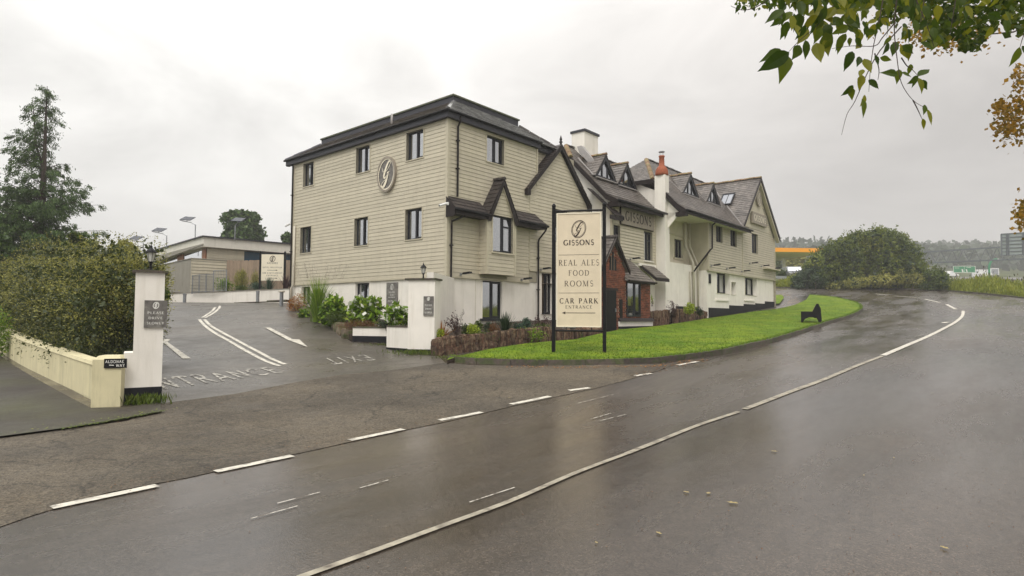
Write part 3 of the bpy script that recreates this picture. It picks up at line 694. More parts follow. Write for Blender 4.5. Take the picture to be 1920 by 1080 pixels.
def ridge(a, b, m='ridge', w=.2, L=.42, parent=hotel, name='ridge_tile'):
    a, b = Vector(a), Vector(b); d = (b-a); n = max(1, round(d.length/L)); d /= n; u = d.normalized(); sd = u.cross(Vector((0,0,1))).normalized(); up = sd.cross(u)
    for i in range(n):
        p = a+d*i; q = p+d*.97; k = .012*(i % 2); mb = MB()
        prof = [(-w/2, -.055), (-w/3, .012), (0, .045), (w/3, .012), (w/2, -.055)]
        r1 = [p+sd*x+up*(y+k) for x, y in prof]; r2 = [q+sd*x+up*(y+k) for x, y in prof]
        mb.add(r1+r2, [[j, j+1, 6+j, 5+j] for j in range(4)]+[[4,3,2,1,0],[5,6,7,8,9]]); mb.build(name, MT[m], parent)

# ---- near block ------------------------------------------------------------
TA = 10.15
opsA = [(8.45,9.30,7.28,8.32),(4.42,5.32,7.28,8.32),(1.25,2.19,7.28,8.32),(8.55,9.43,4.34,5.48),(4.46,5.35,4.36,5.47),(1.28,2.19,4.36,5.47)]
opsAg = [(4.36,5.27,1.95,2.88),(8.6,9.3,2.1,2.85)]
opsB = [(1.94,2.90,7.32,8.31)]
opsBg = [(1.80,2.87,1.52,2.90)]
mb = MB(); PA, PB = FA(0), FB(0)
wall_grid(mb, PA, 0, TA, 2.98, 8.62, opsA); wall_grid(mb, PB, 0, 4.96, 2.98, 8.62, opsB)
mb.cm = 0; mb.poly([(0,TA,2),(12,TA,2),(12,TA,8.6),(0,TA,8.6)]); mb.poly([(4.96,0,6),(4.96,.3,6),(4.96,.3,8.62),(4.96,0,8.62)]); mb.poly([(4.96,.3,6),(8,.3,6),(8,.3,8.62),(4.96,.3,8.62)])
hb(mb, 'clad_wall', [MT['cladback'], MT['room']])
mb = MB(); PAg, PBg = FA(-.035+.07), FB(.035)
wall_grid(mb, PAg, .035, TA-.035, .2, 2.97, opsAg, .12); wall_grid(mb, PBg, .035, 8.58, .2, 2.97, opsBg+[(5.3,6.02,1.7,2.975)], .12)
wall_grid(mb, PBg, 5.02, 8.58, 2.97, 3.46, [(5.3,6.02,2.96,3.38)], .12)
mb.cm = 0; mb.poly([(.035,TA-.035,.2),(12,TA-.035,.2),(12,TA-.035,3),(.035,TA-.035,3)])
hb(mb, 'white_wall', [MT['render'], MT['room']])
allA = [(0,TA)]
planks(PA, 2.98, 8.44, lambda z: (.11, TA-.11), opsA)
# front: lean-to roof and bay hide some; the boards run behind
planks(PB, 2.98, 8.44, lambda z: (.11, 4.44 if z < 6.3 else (4.9)), opsB+[(1.62,3.12,3.0,5.6)])
mb = MB(); mb.box(-.03, .11, -.03, .09, 2.98, 8.44); hb(mb, 'corner_trim', MT['trim'])
mb = MB(); mb.box(-.03, .08, TA-.11, TA+.02, 2.98, 8.44); hb(mb, 'corner_trim', MT['trim'])
mb = MB(); mb.box(4.44, 4.50, -.030, .02, 3.46, 6.45); hb(mb, 'corner_trim', MT['trim'])
mb = MB(); mb.box(4.9, 4.985, -.032, .28, 6.9, 8.44); hb(mb, 'corner_trim', MT['trim'])
planks(FB(.3), 7.0, 8.44, lambda z: (4.99, 6.6), [])
for (a, b, c, d), cu, st in zip(opsA, [(.35,.15),(.0,.0),(.0,.0),(.3,.2),(.32,.12),(.34,.25)], ['2','2','2','2','2','2']):
    window(b-a, d-c, (0, b, c), -math.pi/2, st, cur=cu)
window(opsAg[0][1]-opsAg[0][0], .93, (.035, opsAg[0][1], 1.95), -math.pi/2, '2', cur=(.3,.1)); window(.7, .75, (.035, 9.3, 2.1), -math.pi/2, '2', cur=(0,0))
window(.96, .99, (1.94, 0, 7.32), 0, '2', cur=(0,.22))
window(1.07, 1.38, (1.80, .035, 1.52), 0, '2', cur=(0,0), fm='frame', depth=.06)
window(.72, 1.68, (5.3, .035, 1.7), 0, '2', cur=(.2,.2))
mb = MB(); mb.box(1.70,2.97,-.06,.05,1.43,1.52); hb(mb, 'window_sill', MT['frame'])
mb = MB(); mb.box(-.06,.05,4.30,5.33,1.88,1.95); hb(mb, 'window_sill', MT['render'])
for a, b, c, d in opsA:
    mb = MB(); mb.box(-.045, .08, a-.04, b+.04, c-.035, c); mb.box(-.035,.08,a-.04,a,c,d); mb.box(-.035,.08,b,b+.04,c,d); hb(mb, 'window_trim', MT['trim'])
mb = MB(); mb.box(1.90,2.94,-.045,.08,7.285,7.32); mb.box(1.90,1.94,-.035,.08,7.32,8.31); mb.box(2.90,2.94,-.035,.08,7.32,8.31); hb(mb, 'window_trim', MT['trim'])
# eaves: deep soffit fascia, gutter
mb = MB(); mb.box(-.16,.0,-.16,TA+.45,8.42,8.62); mb.box(0,4.98,-.16,0,8.42,8.62); mb.box(-.14,0,TA,TA+.44,8.40,8.44); hb(mb, 'fascia', MT['fascia'])
mb = MB(); mb.box(4.985,6.6,.10,.30,8.44,8.64); hb(mb, 'fascia', MT['fascia'])
mb = MB(); mb.tube([(5.0,-.21,8.645),(-.21,-.21,8.645),(-.21,TA+.5,8.645)], .05); hb(mb, 'gutter', MT['black'], smooth=True); mb = MB(); mb.tube([(5.0,.06,8.67),(6.6,.06,8.67)], .045); hb(mb, 'gutter', MT['black'], smooth=True)
# roof: low slate skirt round a flat-topped box
ZE, ZB = 8.66, 9.60
slates('slates', [(-.17,TA+.5,ZE),(-.17,-.17,ZE),(1.29,1.10,ZB),(1.29,10.02,ZB)], 'slate')
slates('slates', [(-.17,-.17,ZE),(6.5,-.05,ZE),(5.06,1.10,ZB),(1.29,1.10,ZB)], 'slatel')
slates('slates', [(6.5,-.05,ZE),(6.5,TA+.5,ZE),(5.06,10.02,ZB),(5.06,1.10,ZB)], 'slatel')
slates('slates', [(6.5,TA+.5,ZE),(-.17,TA+.5,ZE),(1.29,10.02,ZB),(5.06,10.02,ZB)], 'slate')
ridge((-.17,-.17,ZE+.06),(1.27,1.08,ZB+.03), 'slatel', .22, 3, name='hip_flashing')
ridge((-.17,TA+.5,ZE+.05),(1.27,10.0,ZB+.03), 'fascia', .16, .5, name='hip_tile'); ridge((6.5,-.05,ZE+.05),(5.06,1.08,ZB+.03), 'slated', .14, .5, name='hip_tile')
mb = MB(); mb.box(1.29,5.06,1.10,10.02,9.3,9.84); hb(mb, 'roof_parapet', MT['fascia'])
mb = MB(); mb.box(1.24,5.11,1.05,10.07,9.84,9.90); hb(mb, 'parapet_cap', mat('cap_moss', (.075,.085,.045), .6, .3, 3))
mb = MB(); mb.tube([(.62,3.9,9.1),(.62,3.9,9.58)], .045, 10); mb.tube([(.62,3.9,9.02),(.62,3.9,9.14)], .09, 10); hb(mb, 'roof_vent', MT['lead'], smooth=True)
# gable wing on the front of the near block
GA = (6.46, 8.86); gs = 2.22/2.16
gl = lambda z: (max(4.5, 6.46-(8.72-z)/gs), min(8.58, 6.46+(8.72-z)/gs))
opsG = [(5.98,6.97,4.75,6.14)]
mb = MB(); wall_grid(mb, FB(.004), 4.5, 8.58, 3.46, 6.62, opsG); mb.cm = 0; mb.poly([(4.5,.004,6.62),(8.58,.004,6.62),(6.46,.004,8.72)]); mb.poly([(8.58,.004,.3),(8.58,5,.3),(8.58,5,6.6),(8.58,.004,6.6)])
hb(mb, 'gable_wall', [MT['cladback'], MT['room']])
planks(FB(.0), 3.46, 8.66, gl, opsG)
window(.99, 1.39, (5.98, 0, 4.75), 0, '2t', cur=(.2,0))
mb = MB(); mb.box(8.50,8.60,-.035,.06,3.46,6.5); hb(mb, 'corner_trim', MT['trim'])
mb = MB(); mb.box(4.5,8.58,-.035,.02,3.41,3.46); hb(mb, 'base_trim', MT['trim']); mb = MB(); mb.box(.0,4.5,-.035,.02,2.93,2.98); mb.box(-.035,.03,0,TA,2.93,2.98); hb(mb, 'base_trim', MT['trim'])
AP = Vector((6.46,0,8.90)); LFt = Vector((4.20,0,6.62)); RFt = Vector((8.72,0,6.62))
for foot in (LFt, RFt):
    mb = MB(); d = (foot-AP)
    mb.prism([AP+Vector((0,-.16,.02)), foot+Vector((0,-.16,.02)), foot+Vector((0,-.16,-.17)), AP+Vector((0,-.16,-.2))], (0,.04,0)); hb(mb, 'bargeboard', MT['dark'])
mb = MB(); mb.box(4.15,4.36,-.17,-.0,6.42,6.66); hb(mb, 'barge_foot', MT['dark']); mb = MB(); mb.box(8.56,8.78,-.17,0,6.42,6.66); hb(mb, 'barge_foot', MT['dark'])
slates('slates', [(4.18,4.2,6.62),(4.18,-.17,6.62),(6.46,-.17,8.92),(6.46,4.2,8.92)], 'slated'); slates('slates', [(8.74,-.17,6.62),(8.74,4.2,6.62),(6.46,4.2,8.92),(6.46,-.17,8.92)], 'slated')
mb = MB(); mb.lathe([(.05,8.9),(.05,9.0),(.09,9.02),(.04,9.08),(.06,9.14),(.015,9.3)], 10, (6.46,-.1,0)); hb(mb, 'finial', MT['dark'])
# ---- bay window with little gable, and the lean-to roofs beside it ------------
bx0, bx1, bt = 1.60, 3.15, -.39
opb = (1.87,2.98,3.94,5.28)
mb = MB(); wall_grid(mb, FB(bt), bx0, bx1, 3.12, 5.30, [opb], .1, .34); mb.cm = 0
mb.poly([(bx0,bt,5.3),(bx1,bt,5.3),(2.375,bt,6.5)])
mb.poly([(bx0,bt,3.12),(bx0,.0,3.12),(bx0,0,5.7),(bx0,bt,5.3)]); mb.poly([(bx1,bt,3.12),(bx1,0,3.12),(bx1,0,5.7),(bx1,bt,5.3)]); mb.poly([(bx0,bt,3.12),(bx1,bt,3.12),(bx1,0,3.12),(bx0,0,3.12)])
bay = hb(mb, 'bay_window', [MT['cladback'], MT['room']])
planks(FB(bt), 3.12, 6.46, lambda z: (bx0+.07, bx1-.07) if z < 5.3 else (2.375-(6.46-z)*.66, 2.375+(6.46-z)*.66), [opb], parent=bay)
planks(lambda x, y, z: (bx0+y, x, z), 3.12, 5.3, lambda z: (bt+.05, -.01), [], parent=bay)
for c0q, c1q in ((bx0-.03,bx0+.07),(bx1-.07,bx1+.03)): mb = MB(); mb.box(c0q,c1q,bt-.03,bt+.05,3.12,5.3); hb(mb, 'corner_trim', MT['trim'], bay)
window(1.11, 1.34, (1.87, bt, 3.94), 0, '2t', cur=(.22,.12), parent=bay, depth=.05)
mb = MB(); mb.box(1.80,3.04,bt-.06,bt+.05,3.88,3.94); mb.box(1.81,1.87,bt-.035,bt+.06,3.94,5.28); mb.box(2.98,3.04,bt-.035,bt+.06,3.94,5.28); hb(mb, 'window_trim', MT['trim'], bay)
for sgn in (-1, 1):
    mb = MB(); mb.prism([(2.375,bt-.12,6.62),(2.375+sgn*.82,bt-.12,5.16),(2.375+sgn*.82,bt-.12,5.0),(2.375+sgn*.70,bt-.12,5.0),(2.375,bt-.12,6.42)], (0,.03,0)); hb(mb, 'bargeboard', MT['dark'], bay)
    mb = MB(); mb.prism([(2.375,bt-.05,6.43),(2.375+sgn*.72,bt-.05,5.18),(2.375+sgn*.69,bt-.05,5.18),(2.375,bt-.05,6.37)], (0,.02,0)); hb(mb, 'gable_trim', MT['signedge'], bay)
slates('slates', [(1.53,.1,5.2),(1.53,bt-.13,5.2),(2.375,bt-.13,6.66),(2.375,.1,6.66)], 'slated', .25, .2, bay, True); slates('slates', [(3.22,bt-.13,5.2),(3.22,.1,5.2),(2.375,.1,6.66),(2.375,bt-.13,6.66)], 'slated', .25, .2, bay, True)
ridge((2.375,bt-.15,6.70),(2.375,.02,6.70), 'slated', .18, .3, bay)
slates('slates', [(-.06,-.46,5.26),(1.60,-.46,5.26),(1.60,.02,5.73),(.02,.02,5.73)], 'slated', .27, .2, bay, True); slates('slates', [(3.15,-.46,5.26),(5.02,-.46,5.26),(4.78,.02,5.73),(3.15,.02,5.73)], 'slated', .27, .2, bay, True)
mb = MB(); mb.box(-.06,-.04,-.44,.0,4.98,5.30); mb.prism([(-.06,-.44,5.30),(-.06,0,5.30),(-.06,0,5.7)], (.02,0,0)); mb.box(-.06,1.6,-.45,-.42,5.06,5.24); mb.box(3.15,4.98,-.45,-.42,5.06,5.24); hb(mb, 'fascia', MT['dark'], bay)
mb = MB(); mb.box(-.04,1.6,-.42,0,5.08,5.10); mb.box(3.15,4.96,-.42,0,5.08,5.10); hb(mb, 'soffit', MT['dark'], bay)
for g0_, g1_ in ((-.1,1.66),(3.3,5.08)): mb = MB(); mb.tube([(g0_,-.50,5.21),(g1_,-.50,5.21)], .05); hb(mb, 'gutter', MT['black'], bay, smooth=True)
for pts in ([(.42,-.19,8.55),(.42,-.16,8.36),(.42,-.07,8.22),(.42,-.07,5.75)], [(.55,-.42,5.2),(.5,-.34,5.05),(.14,-.1,4.86),(.14,-.09,4.7),(.14,-.07,1.35)], [(5.03,-.46,5.18),(5.0,-.40,5.02),(4.98,-.1,4.72),(4.98,-.07,4.6),(4.98,-.07,1.4)], [(-.07,10.16,8.5),(-.07,10.12,8.3),(-.07,10.12,1.9)]):
    mb = MB(); mb.tube(pts, .036, 8); 
    for k in range(2): 
        a, b = Vector(pts[-2]), Vector(pts[-1]); p = a.lerp(b, .1+.4*k+.1); mb.box(p.x-.055, p.x+.055, p.y-.045, p.y+.06, p.z-.02, p.z+.02)
    hb(mb, 'downpipe', MT['pipe'], smooth=False)
mb = MB(); mb.tube([(-.07,9.86,5.6),(-.07,9.86,2.95),(-.1,10.0,2.8),(-.1,10.0,2.2)], .05, 8); hb(mb, 'waste_pipe', MT['pipecream'], smooth=True)
mb = MB()
for x in (.05, 1.45): mb.tube([(x if x > 1 else .05,.02,2.9),(x if x > 1 else .05,.02,1.4)], .008, 5)
hb(mb, 'cable', MT['pipecream'])

# ---- middle block (its own roof with dormers, GISSONS board) ------------------------
S2, S3, T2, T3 = 8.75, 13.1, -1.2, -2.25
ops2 = [(8.80,9.42,4.3,5.68),(11.62,12.46,4.30,5.70)]
mb = MB(); wall_grid(mb, FB(T2+.004), S2, S3+.2, 4.2, 6.72, ops2); hb(mb, 'clad_wall', [MT['cladback'], MT['room']])
mb = MB(); planks(FB(T2), 4.2, 6.66, lambda z: (S2+.1, S3-.1), ops2, joined=mb); o = hb(mb, 'cladding_boards', MT['clad']); o['kind'] = 'stuff'
mb = MB(); mb.box(S2-.03,S2+.1,T2-.03,T2+.08,4.2,6.7); hb(mb, 'corner_trim', MT['trim']); mb = MB(); mb.box(S2,S3,T2-.035,T2+.02,4.13,4.2); hb(mb, 'base_trim', MT['trim'])
window(.62,1.38,(8.80,T2,4.3),0,'2t',cur=(.1,0)); window(.84,1.40,(11.62,T2,4.30),0,'2t',cur=(.3,.3))
mb = MB(); mb.box(11.57,12.52,T2-.09,T2+.02,4.24,4.30); mb.box(11.1,12.75,T2-.08,T2+.02,4.0,4.13); hb(mb, 'window_sill', MT['render'])
mb = MB(); P2 = FB(T2+.03); wall_grid(mb, P2, S2, 17, 0.6, 4.2, [])
mb.cm = 0; e = 6.75
mb.poly([(S2,T2,.6),(S2,8,.6),(S2,8,6.9),(S2,4.4,6.9),(S2,2.3,8.9),(S2,.95,8.9),(S2,-1.0,6.85),(S2,T2,6.6)]); hb(mb, 'white_wall', [MT['render'], MT['room']])
slates('slates', [(8.55,-1.62,6.70),(S3-.05,-1.62,6.70),(S3-.05,-1.05,7.02),(8.55,-1.05,7.02)], 'slate')
slates('slates', [(8.55,-1.05,7.02),(S3-.05,-1.05,7.02),(S3-.05,1.65,9.82),(9.3,1.65,9.82),(8.55,.85,8.98)], 'slate')
slates('slates', [(8.55,2.45,8.98),(8.55,.85,8.98),(9.3,1.65,9.82)], 'slate'); slates('slates', [(16.5,4.4,6.95),(8.55,4.4,6.95),(8.55,2.45,8.98),(9.3,1.65,9.82),(16.5,1.65,9.82)], 'slate')
ridge((8.52,.83,9.02),(9.3,1.65,9.87), 'ridge', .24); ridge((9.3,1.65,9.87),(14.6,1.65,9.87), 'slated', .2)
def barge(s, prof, h=.2, m='dark', w=.045):
    for (t0, z0), (t1, z1) in zip(prof[:-1], prof[1:]):
        mb = MB(); mb.prism([(s,t0,z0),(s,t1,z1),(s,t1,z1-h),(s,t0,z0-h)], (w,0,0)); hb(mb, 'bargeboard', MT[m])
barge(8.50, [(.85,8.97),(-1.05,7.01),(-1.64,6.70)], .24); barge(8.50, [(.85,8.97),(2.45,8.97)], .2)
barge(S3-.1, [(1.0,9.2),(-1.05,7.03),(-1.64,6.72)], .16)
mb = MB(); mb.box(8.5,8.75,-1.66,-1.15,6.42,6.62); hb(mb, 'barge_foot', MT['dark'])
mb = MB(); mb.box(8.55,S3-.05,-1.63,-1.60,6.48,6.68); mb.box(8.55,S3-.05,-1.6,T2,6.6,6.63); hb(mb, 'fascia', MT['dark'])
mb = MB(); mb.tube([(8.5,-1.69,6.66),(S3,-1.69,6.66)], .06); hb(mb, 'gutter', MT['black'], smooth=True)
# lean-to roof in the corner between gable wing and middle block
slates('slates', [(8.32,-1.62,5.98),(9.1,-1.62,5.98),(8.62,-.2,7.35),(8.32,-.2,7.35)], 'slated')
slates('slates', [(6.9,-1.0,5.98),(8.0,-1.62,5.98),(8.6,-.2,7.35)], 'slated') if False else None
mb = MB(); mb.box(8.0,9.05,-1.60,-1.55,5.80,5.97); mb.prism([(9.08,-1.62,5.98),(8.66,-.2,7.36),(8.66,-.2,7.22),(9.08,-1.62,5.84)], (.04,0,0)); hb(mb, 'fascia', MT['dark'])
def dormer(s, zb, za, tf, hw, slope_back, name='dormer'):
    """triangular dormer: front frame at t = tf"""
    mb = MB()
    for sg in (-1, 1):
        a = Vector((s, tf-.06, za+.06)); b = Vector((s+sg*(hw+.1), tf-.06, zb-.06)); mb.prism([a, b, b+Vector((-sg*.17,0,0)), a-Vector((0,0,.26))], (0,.06,0))
    mb.box(s-hw, s+hw, tf-.04, tf+.02, zb-.07, zb+.03)
    dz = za-zb; mb.box(s-.27, s-.21, tf-.02, tf+.03, zb, zb+dz*(1-.30/hw)); mb.box(s+.21, s+.27, tf-.02, tf+.03, zb, zb+dz*(1-.30/hw))
    d = hb(mb, name, MT['frame'])
    mb = MB(); mb.poly([(s-hw+.05,tf+.02,zb),(s+hw-.05,tf+.02,zb),(s,tf+.02,za-.08)]); mb.build('pane', MT['glass'], d)
    mb = MB(); mb.poly([(s-hw,tf+.5,zb),(s+hw,tf+.5,zb),(s,tf+.5,za)]); mb.build('dark_interior', MT['room'], d)
    mb = MB()
    for k in range(10): 
        x = s-hw*.62+hw*1.24*k/9.; x2 = x+hw*1.24/9; y = tf+.2+.03*(k % 2); zt = lambda q: zb+(za-.1-zb)*(1-abs(q-s)/hw); mb.poly([(x,y,zb),(x2,tf+.2+.03*((k+1) % 2),zb),(x2,tf+.2+.03*((k+1) % 2),zt(x2)),(x,y,zt(x))])
    mb.build('curtain', MT['curtain'], d)
    tb = tf+slope_back
    slates('slates', [(s-hw-.12,tb,zb-.05),(s-hw-.12,tf-.08,zb-.05),(s,tf-.08,za+.1),(s,tb,za+.1)], 'slate', parent=hotel); slates('slates', [(s+hw+.12,tf-.08,zb-.05),(s+hw+.12,tb,zb-.05),(s,tb,za+.1),(s,tf-.08,za+.1)], 'slate', parent=hotel)
    ridge((s,tf-.1,za+.14),(s,tb-.2,za+.14), 'ridge', .2)
    mb = MB(); mb.box(s-hw-.05, s+hw+.05, tf-.16, tf-.04, zb-.13, zb-.09); hb(mb, 'flashing', MT['lead'])
    mb = MB(); mb.beam((s-hw-.14,tf,zb-.02),(s-hw*.9-.14,tf+.9,zb+.93),.06,.03); hb(mb, 'flashing', MT['lead'])
dormer(9.80, 8.06, 9.08, -.2, .82, 1.5); dormer(11.78, 8.02, 9.06, -.2, .82, 1.5)
# ridge chimney
mb = MB(); mb.box(9.9,11.1,1.0,1.75,9.0,10.55); hb(mb, 'chimney', MT['render']); mb = MB(); mb.box(9.85,11.16,.94,1.81,10.55,10.66); hb(mb, 'chimney_cap', MT['fascia'])
mb = MB(); mb.prism([(9.55,.2,8.5),(9.55,1.05,9.4),(9.55,1.2,9.75),(9.55,.95,9.75),(9.55,.1,8.75)], (.25,0,0)); hb(mb, 'parapet_coping', MT['lead'])
# tall front chimney with clay pot
mb = MB(); mb.hexa([(12.82,-1.72,0.8),(13.36,-1.72,0.8),(13.36,-1.1,0.8),(12.82,-1.1,0.8),(12.88,-1.70,8.58),(13.30,-1.70,8.58),(13.30,-1.15,8.58),(12.88,-1.15,8.58)]); hb(mb, 'chimney', MT['render'])
mb = MB(); mb.lathe([(.30,8.58),(.32,8.66),(.30,8.85),(.22,9.0),(.14,9.08),(.125,9.5),(.145,9.52),(.145,9.58),(.11,9.58)], 18, (13.09,-1.43,0)); hb(mb, 'chimney_pot', MT['terra'], smooth=True)
mb = MB()
for k in range(4): a = k*math.pi/2; mb.tube([(13.09+.11*math.cos(a),-1.43+.11*math.sin(a),9.56),(13.09+.11*math.cos(a),-1.43+.11*math.sin(a),9.76)], .008, 5)
mb.lathe([(.15,9.76),(.15,9.79)], 14, (13.09,-1.43,0)); hb(mb, 'cowl', MT['galv'])

# ---- far block ---------------------------------------------------------------
SX = 16.8; EX = 27.8
ops3 = [(17.85,18.75,5.72,6.66),(19.92,20.88,5.69,6.71),(23.4,24.5,5.58,6.80)]
ops3g = [(18.1,19.98,2.94,4.09),(20.22,20.98,2.92,3.65),(22.4,24.5,2.96,4.06)]
mb = MB(); wall_grid(mb, FB(T3+.05), SX, EX, 4.14, 6.98, ops3); mb.cm = 0; mb.poly([(21.85,T3+.05,6.98),(27.8,T3+.05,6.98),(24.45,T3+.05,10.2)])
mb.poly([(EX,T3,.9),(EX,6,.9),(EX,6,7),(EX,T3,7)]); hb(mb, 'clad_wall', [MT['cladback'], MT['room']])
mb = MB(); planks(FB(T3+.045), 4.14, 6.98, lambda z: (SX+.02, 21.78), ops3, joined=mb)
planks(FB(T3+.045), 4.14, 10.15, lambda z: (21.84, 27.8) if z < 6.9 else (24.45-(10.15-z)*.915, 24.45+(10.15-z)*.915), ops3+[(23.0,25.9,7.1,8.6),(24.0,25.2,8.6,9.4)], joined=mb); o = hb(mb, 'cladding_boards', MT['clad']); o['kind'] = 'stuff'
mb = MB(); mb.box(21.78,21.84,T3,T3+.06,4.14,6.95); mb.box(EX-.06,EX+.03,T3,T3+.06,4.14,6.95); mb.box(SX-.03,SX+.04,T3,T3+.1,4.14,6.9); mb.box(SX,EX,T3,T3+.05,4.07,4.14); hb(mb, 'corner_trim', MT['trim'])
# flush triangular panel behind the far sign
mb = MB(); mb.prism([(22.3,T3+.012,7.1),(26.7,T3+.012,7.1),(24.45,T3+.012,9.75)], (0,.02,0)); hb(mb, 'gable_panel', MT['trim'])
for (a, b, c, d), cu in zip(ops3, [(.35,.3),(.3,.35),(.3,.2)]): window(b-a, d-c, (a, T3+.045, c), 0, '2', cur=cu)
mb = MB(); wall_grid(mb, FB(T3+.14), SX, EX-.02, .9, 4.1, ops3g, .25, .8); mb.cm = 0; mb.poly([(SX,T3+.14,.9),(SX,T2,.9),(SX,T2,4.1),(SX,T3+.14,4.1)]); hb(mb, 'white_wall', [MT['render'], MT['room']])
for (a, b, c, d), st in zip(ops3g, '212'): window(b-a, d-c, (a, T3+.14+.17, c), 0, st, cur=(.3,.3) if st == '2' else (0,0))
mb = MB(); mb.box(17.95,19.8,T3+.08,T3+.15,2.52,2.6); hb(mb, 'wall_trim', MT['render']); mb = MB(); mb.box(22.3,24.0,T3+.08,T3+.15,2.60,2.68); hb(mb, 'wall_trim', MT['render'])
mb = MB(); mb.box(17.05,17.28,T3+.09,T3+.15,3.42,3.92); hb(mb, 'wall_vent', MT['plinth'])
# stepped black plinth
mb = MB(); 
for a, b, z in [(14.2,17.0,2.16),(17.0,19.9,2.12),(19.9,22.2,2.3),(22.2,24.2,2.42),(24.2,26.0,2.5),(26.0,EX,2.66)]: mb.box(a, b, (T3+.10 if a >= 16.8 else -1.62), 0, .6, z)
hb(mb, 'plinth', MT['plinth'])
# recess between chimney and far block
mb = MB(); mb.poly([(SX,T3+.06,4.10),(SX,T3+1.2,4.10),(SX,T3+1.2,6.9),(SX,T3+.06,6.9)]); hb(mb, 'return_wall', MT['clad'])
mb = MB(); wall_grid(mb, FB(-1.15), 13.3, SX+.1, 4.3, 7.0, [(14.98,15.95,4.70,5.68)], .1); hb(mb, 'recess_wall', [mat('recess_render', (.62,.57,.45), .75, .06, 1), MT['room']])
window(.97,.98,(14.98,-1.15,4.70),0,'2', fm='frame', cur=(.35,.2))
mb = MB(); mb.box(14.9,16.05,-1.22,-1.15,4.62,4.70); mb.box(14.4,17,-1.22,-1.14,5.86,5.93); mb.box(17.0,17.1,-1.6,-1.1,4.3,7.0); hb(mb, 'wall_trim', MT['trim'])
mb = MB(); mb.box(13.36,SX+.05,-1.6,-1.0,.8,4.34); hb(mb, 'white_wall', MT['render'])
for x, r in ((16.05,.075),(16.6,.05)):
    mb = MB(); mb.tube([(x,-1.28,6.9),(x,-1.28,5.4),(x+.02,-1.66,4.5),(x+.1,-1.68,4.2),(x+.1,-1.68,1.9)], r, 8); hb(mb, 'waste_pipe', MT['pipecream'], smooth=True)
mb = MB(); mb.tube([(17.05,-2.62,6.72),(17.05,-2.34,6.5),(17.05,-2.33,5.28),(16.83,-2.30,5.16),(16.1,-1.70,4.0)], .045, 8); hb(mb, 'downpipe', MT['pipe'], smooth=True)
mb = MB(); mb.tube([(16.1,-1.68,4.0),(15.75,-1.68,3.98),(15.7,-1.68,3.75),(15.75,-1.68,1.9)], .04, 8); hb(mb, 'waste_pipe', MT['pipecream'], smooth=True)
# jettied end with bracket
mb = MB(); mb.prism([(S3+.05,-2.25,6.72),(S3+.05,-1.2,6.72),(S3+.05,-1.2,5.55),(S3+.05,-1.5,5.75),(S3+.05,-2.25,6.55)], (.08,0,0)); mb.prism([(S3+.05,-2.25,6.73),(S3+.05,-1.2,7.85),(S3+.05,.0,8.4),(S3+.05,3.2,8.4),(S3+.05,3.2,6.0),(S3+.05,-1.2,6.0),(S3+.05,-2.25,6.73)][:6], (.08,0,0)); hb(mb, 'end_wall', MT['render'])
mb = MB(); mb.box(S3+.05,22,-2.66,-1.15,6.64,6.67); hb(mb, 'soffit', MT['whiteold'])
slates('slates', [(13,-2.72,6.76),(21.9,-2.72,6.76),(21.9,-2.3,7.07),(13,-2.3,7.07)], 'slate')
slates('slates', [(13,-2.3,7.07),(21.5,-2.3,7.07),(24.4,.75,10.28),(15.6,.75,10.28),(13,-.98,8.48)], 'slate')
slates('slates', [(13,2.5,8.48),(13,-.98,8.48),(15.6,.75,10.28)], 'slate'); slates('slates', [(26,4.2,6.9),(13,4.2,6.9),(13,2.5,8.48),(15.6,.75,10.28),(26,.75,10.28)], 'slate')
ridge((12.97,-1.0,8.52),(15.6,.75,10.33), 'ridge', .24); ridge((15.6,.75,10.33),(24.4,.75,10.33), 'slated', .2)
barge(12.95, [(-.98,8.47),(-2.3,7.06),(-2.74,6.76)], .26); barge(12.95, [(-.98,8.47),(2.5,8.47)], .2)
mb = MB(); mb.box(12.95,13.2,-2.74,-2.2,6.46,6.66); hb(mb, 'barge_foot', MT['dark'])
mb = MB(); mb.box(13,21.9,-2.73,-2.70,6.56,6.74); hb(mb, 'fascia', MT['dark']); mb = MB(); mb.tube([(12.95,-2.79,6.72),(21.95,-2.79,6.72)], .06); hb(mb, 'gutter', MT['black'], smooth=True)
dormer(16.85, 8.27, 9.33, -1.2, .92, 1.6); dormer(19.95, 8.27, 9.33, -1.2, .92, 1.6)
slates('slates', [(21.3,.8,6.95),(21.3,-2.5,6.95),(24.45,-2.5,10.38),(24.45,.8,10.38)], 'slate'); slates('slates', [(28.0,-2.5,6.95),(28.0,4,6.95),(24.45,4,10.38),(24.45,-2.5,10.38)], 'slate')
ridge((24.45,-2.52,10.43),(24.45,.8,10.43), 'ridge', .24)
mb = MB(); mb.beam((21.32,-2.36,7.02),(24.4,.72,10.36),.10,.03,(-1,1,1)); hb(mb, 'valley_flashing', MT['lead'])
for sg, ft in ((-1, 21.25), (1, 28.1)):
    mb = MB(); mb.prism([(24.45,-2.52,10.42),(ft,-2.52,6.93),(ft,-2.52,6.72),(24.45,-2.52,10.18)], (0,.05,0)); hb(mb, 'bargeboard', MT['dark'])
    mb = MB(); mb.prism([(24.45,-2.47,10.17),(ft-sg*.1,-2.47,6.75),(ft-sg*.1,-2.47,6.60),(24.45,-2.47,9.98)], (0,.2,0)); hb(mb, 'bargeboard', MT['trim'])
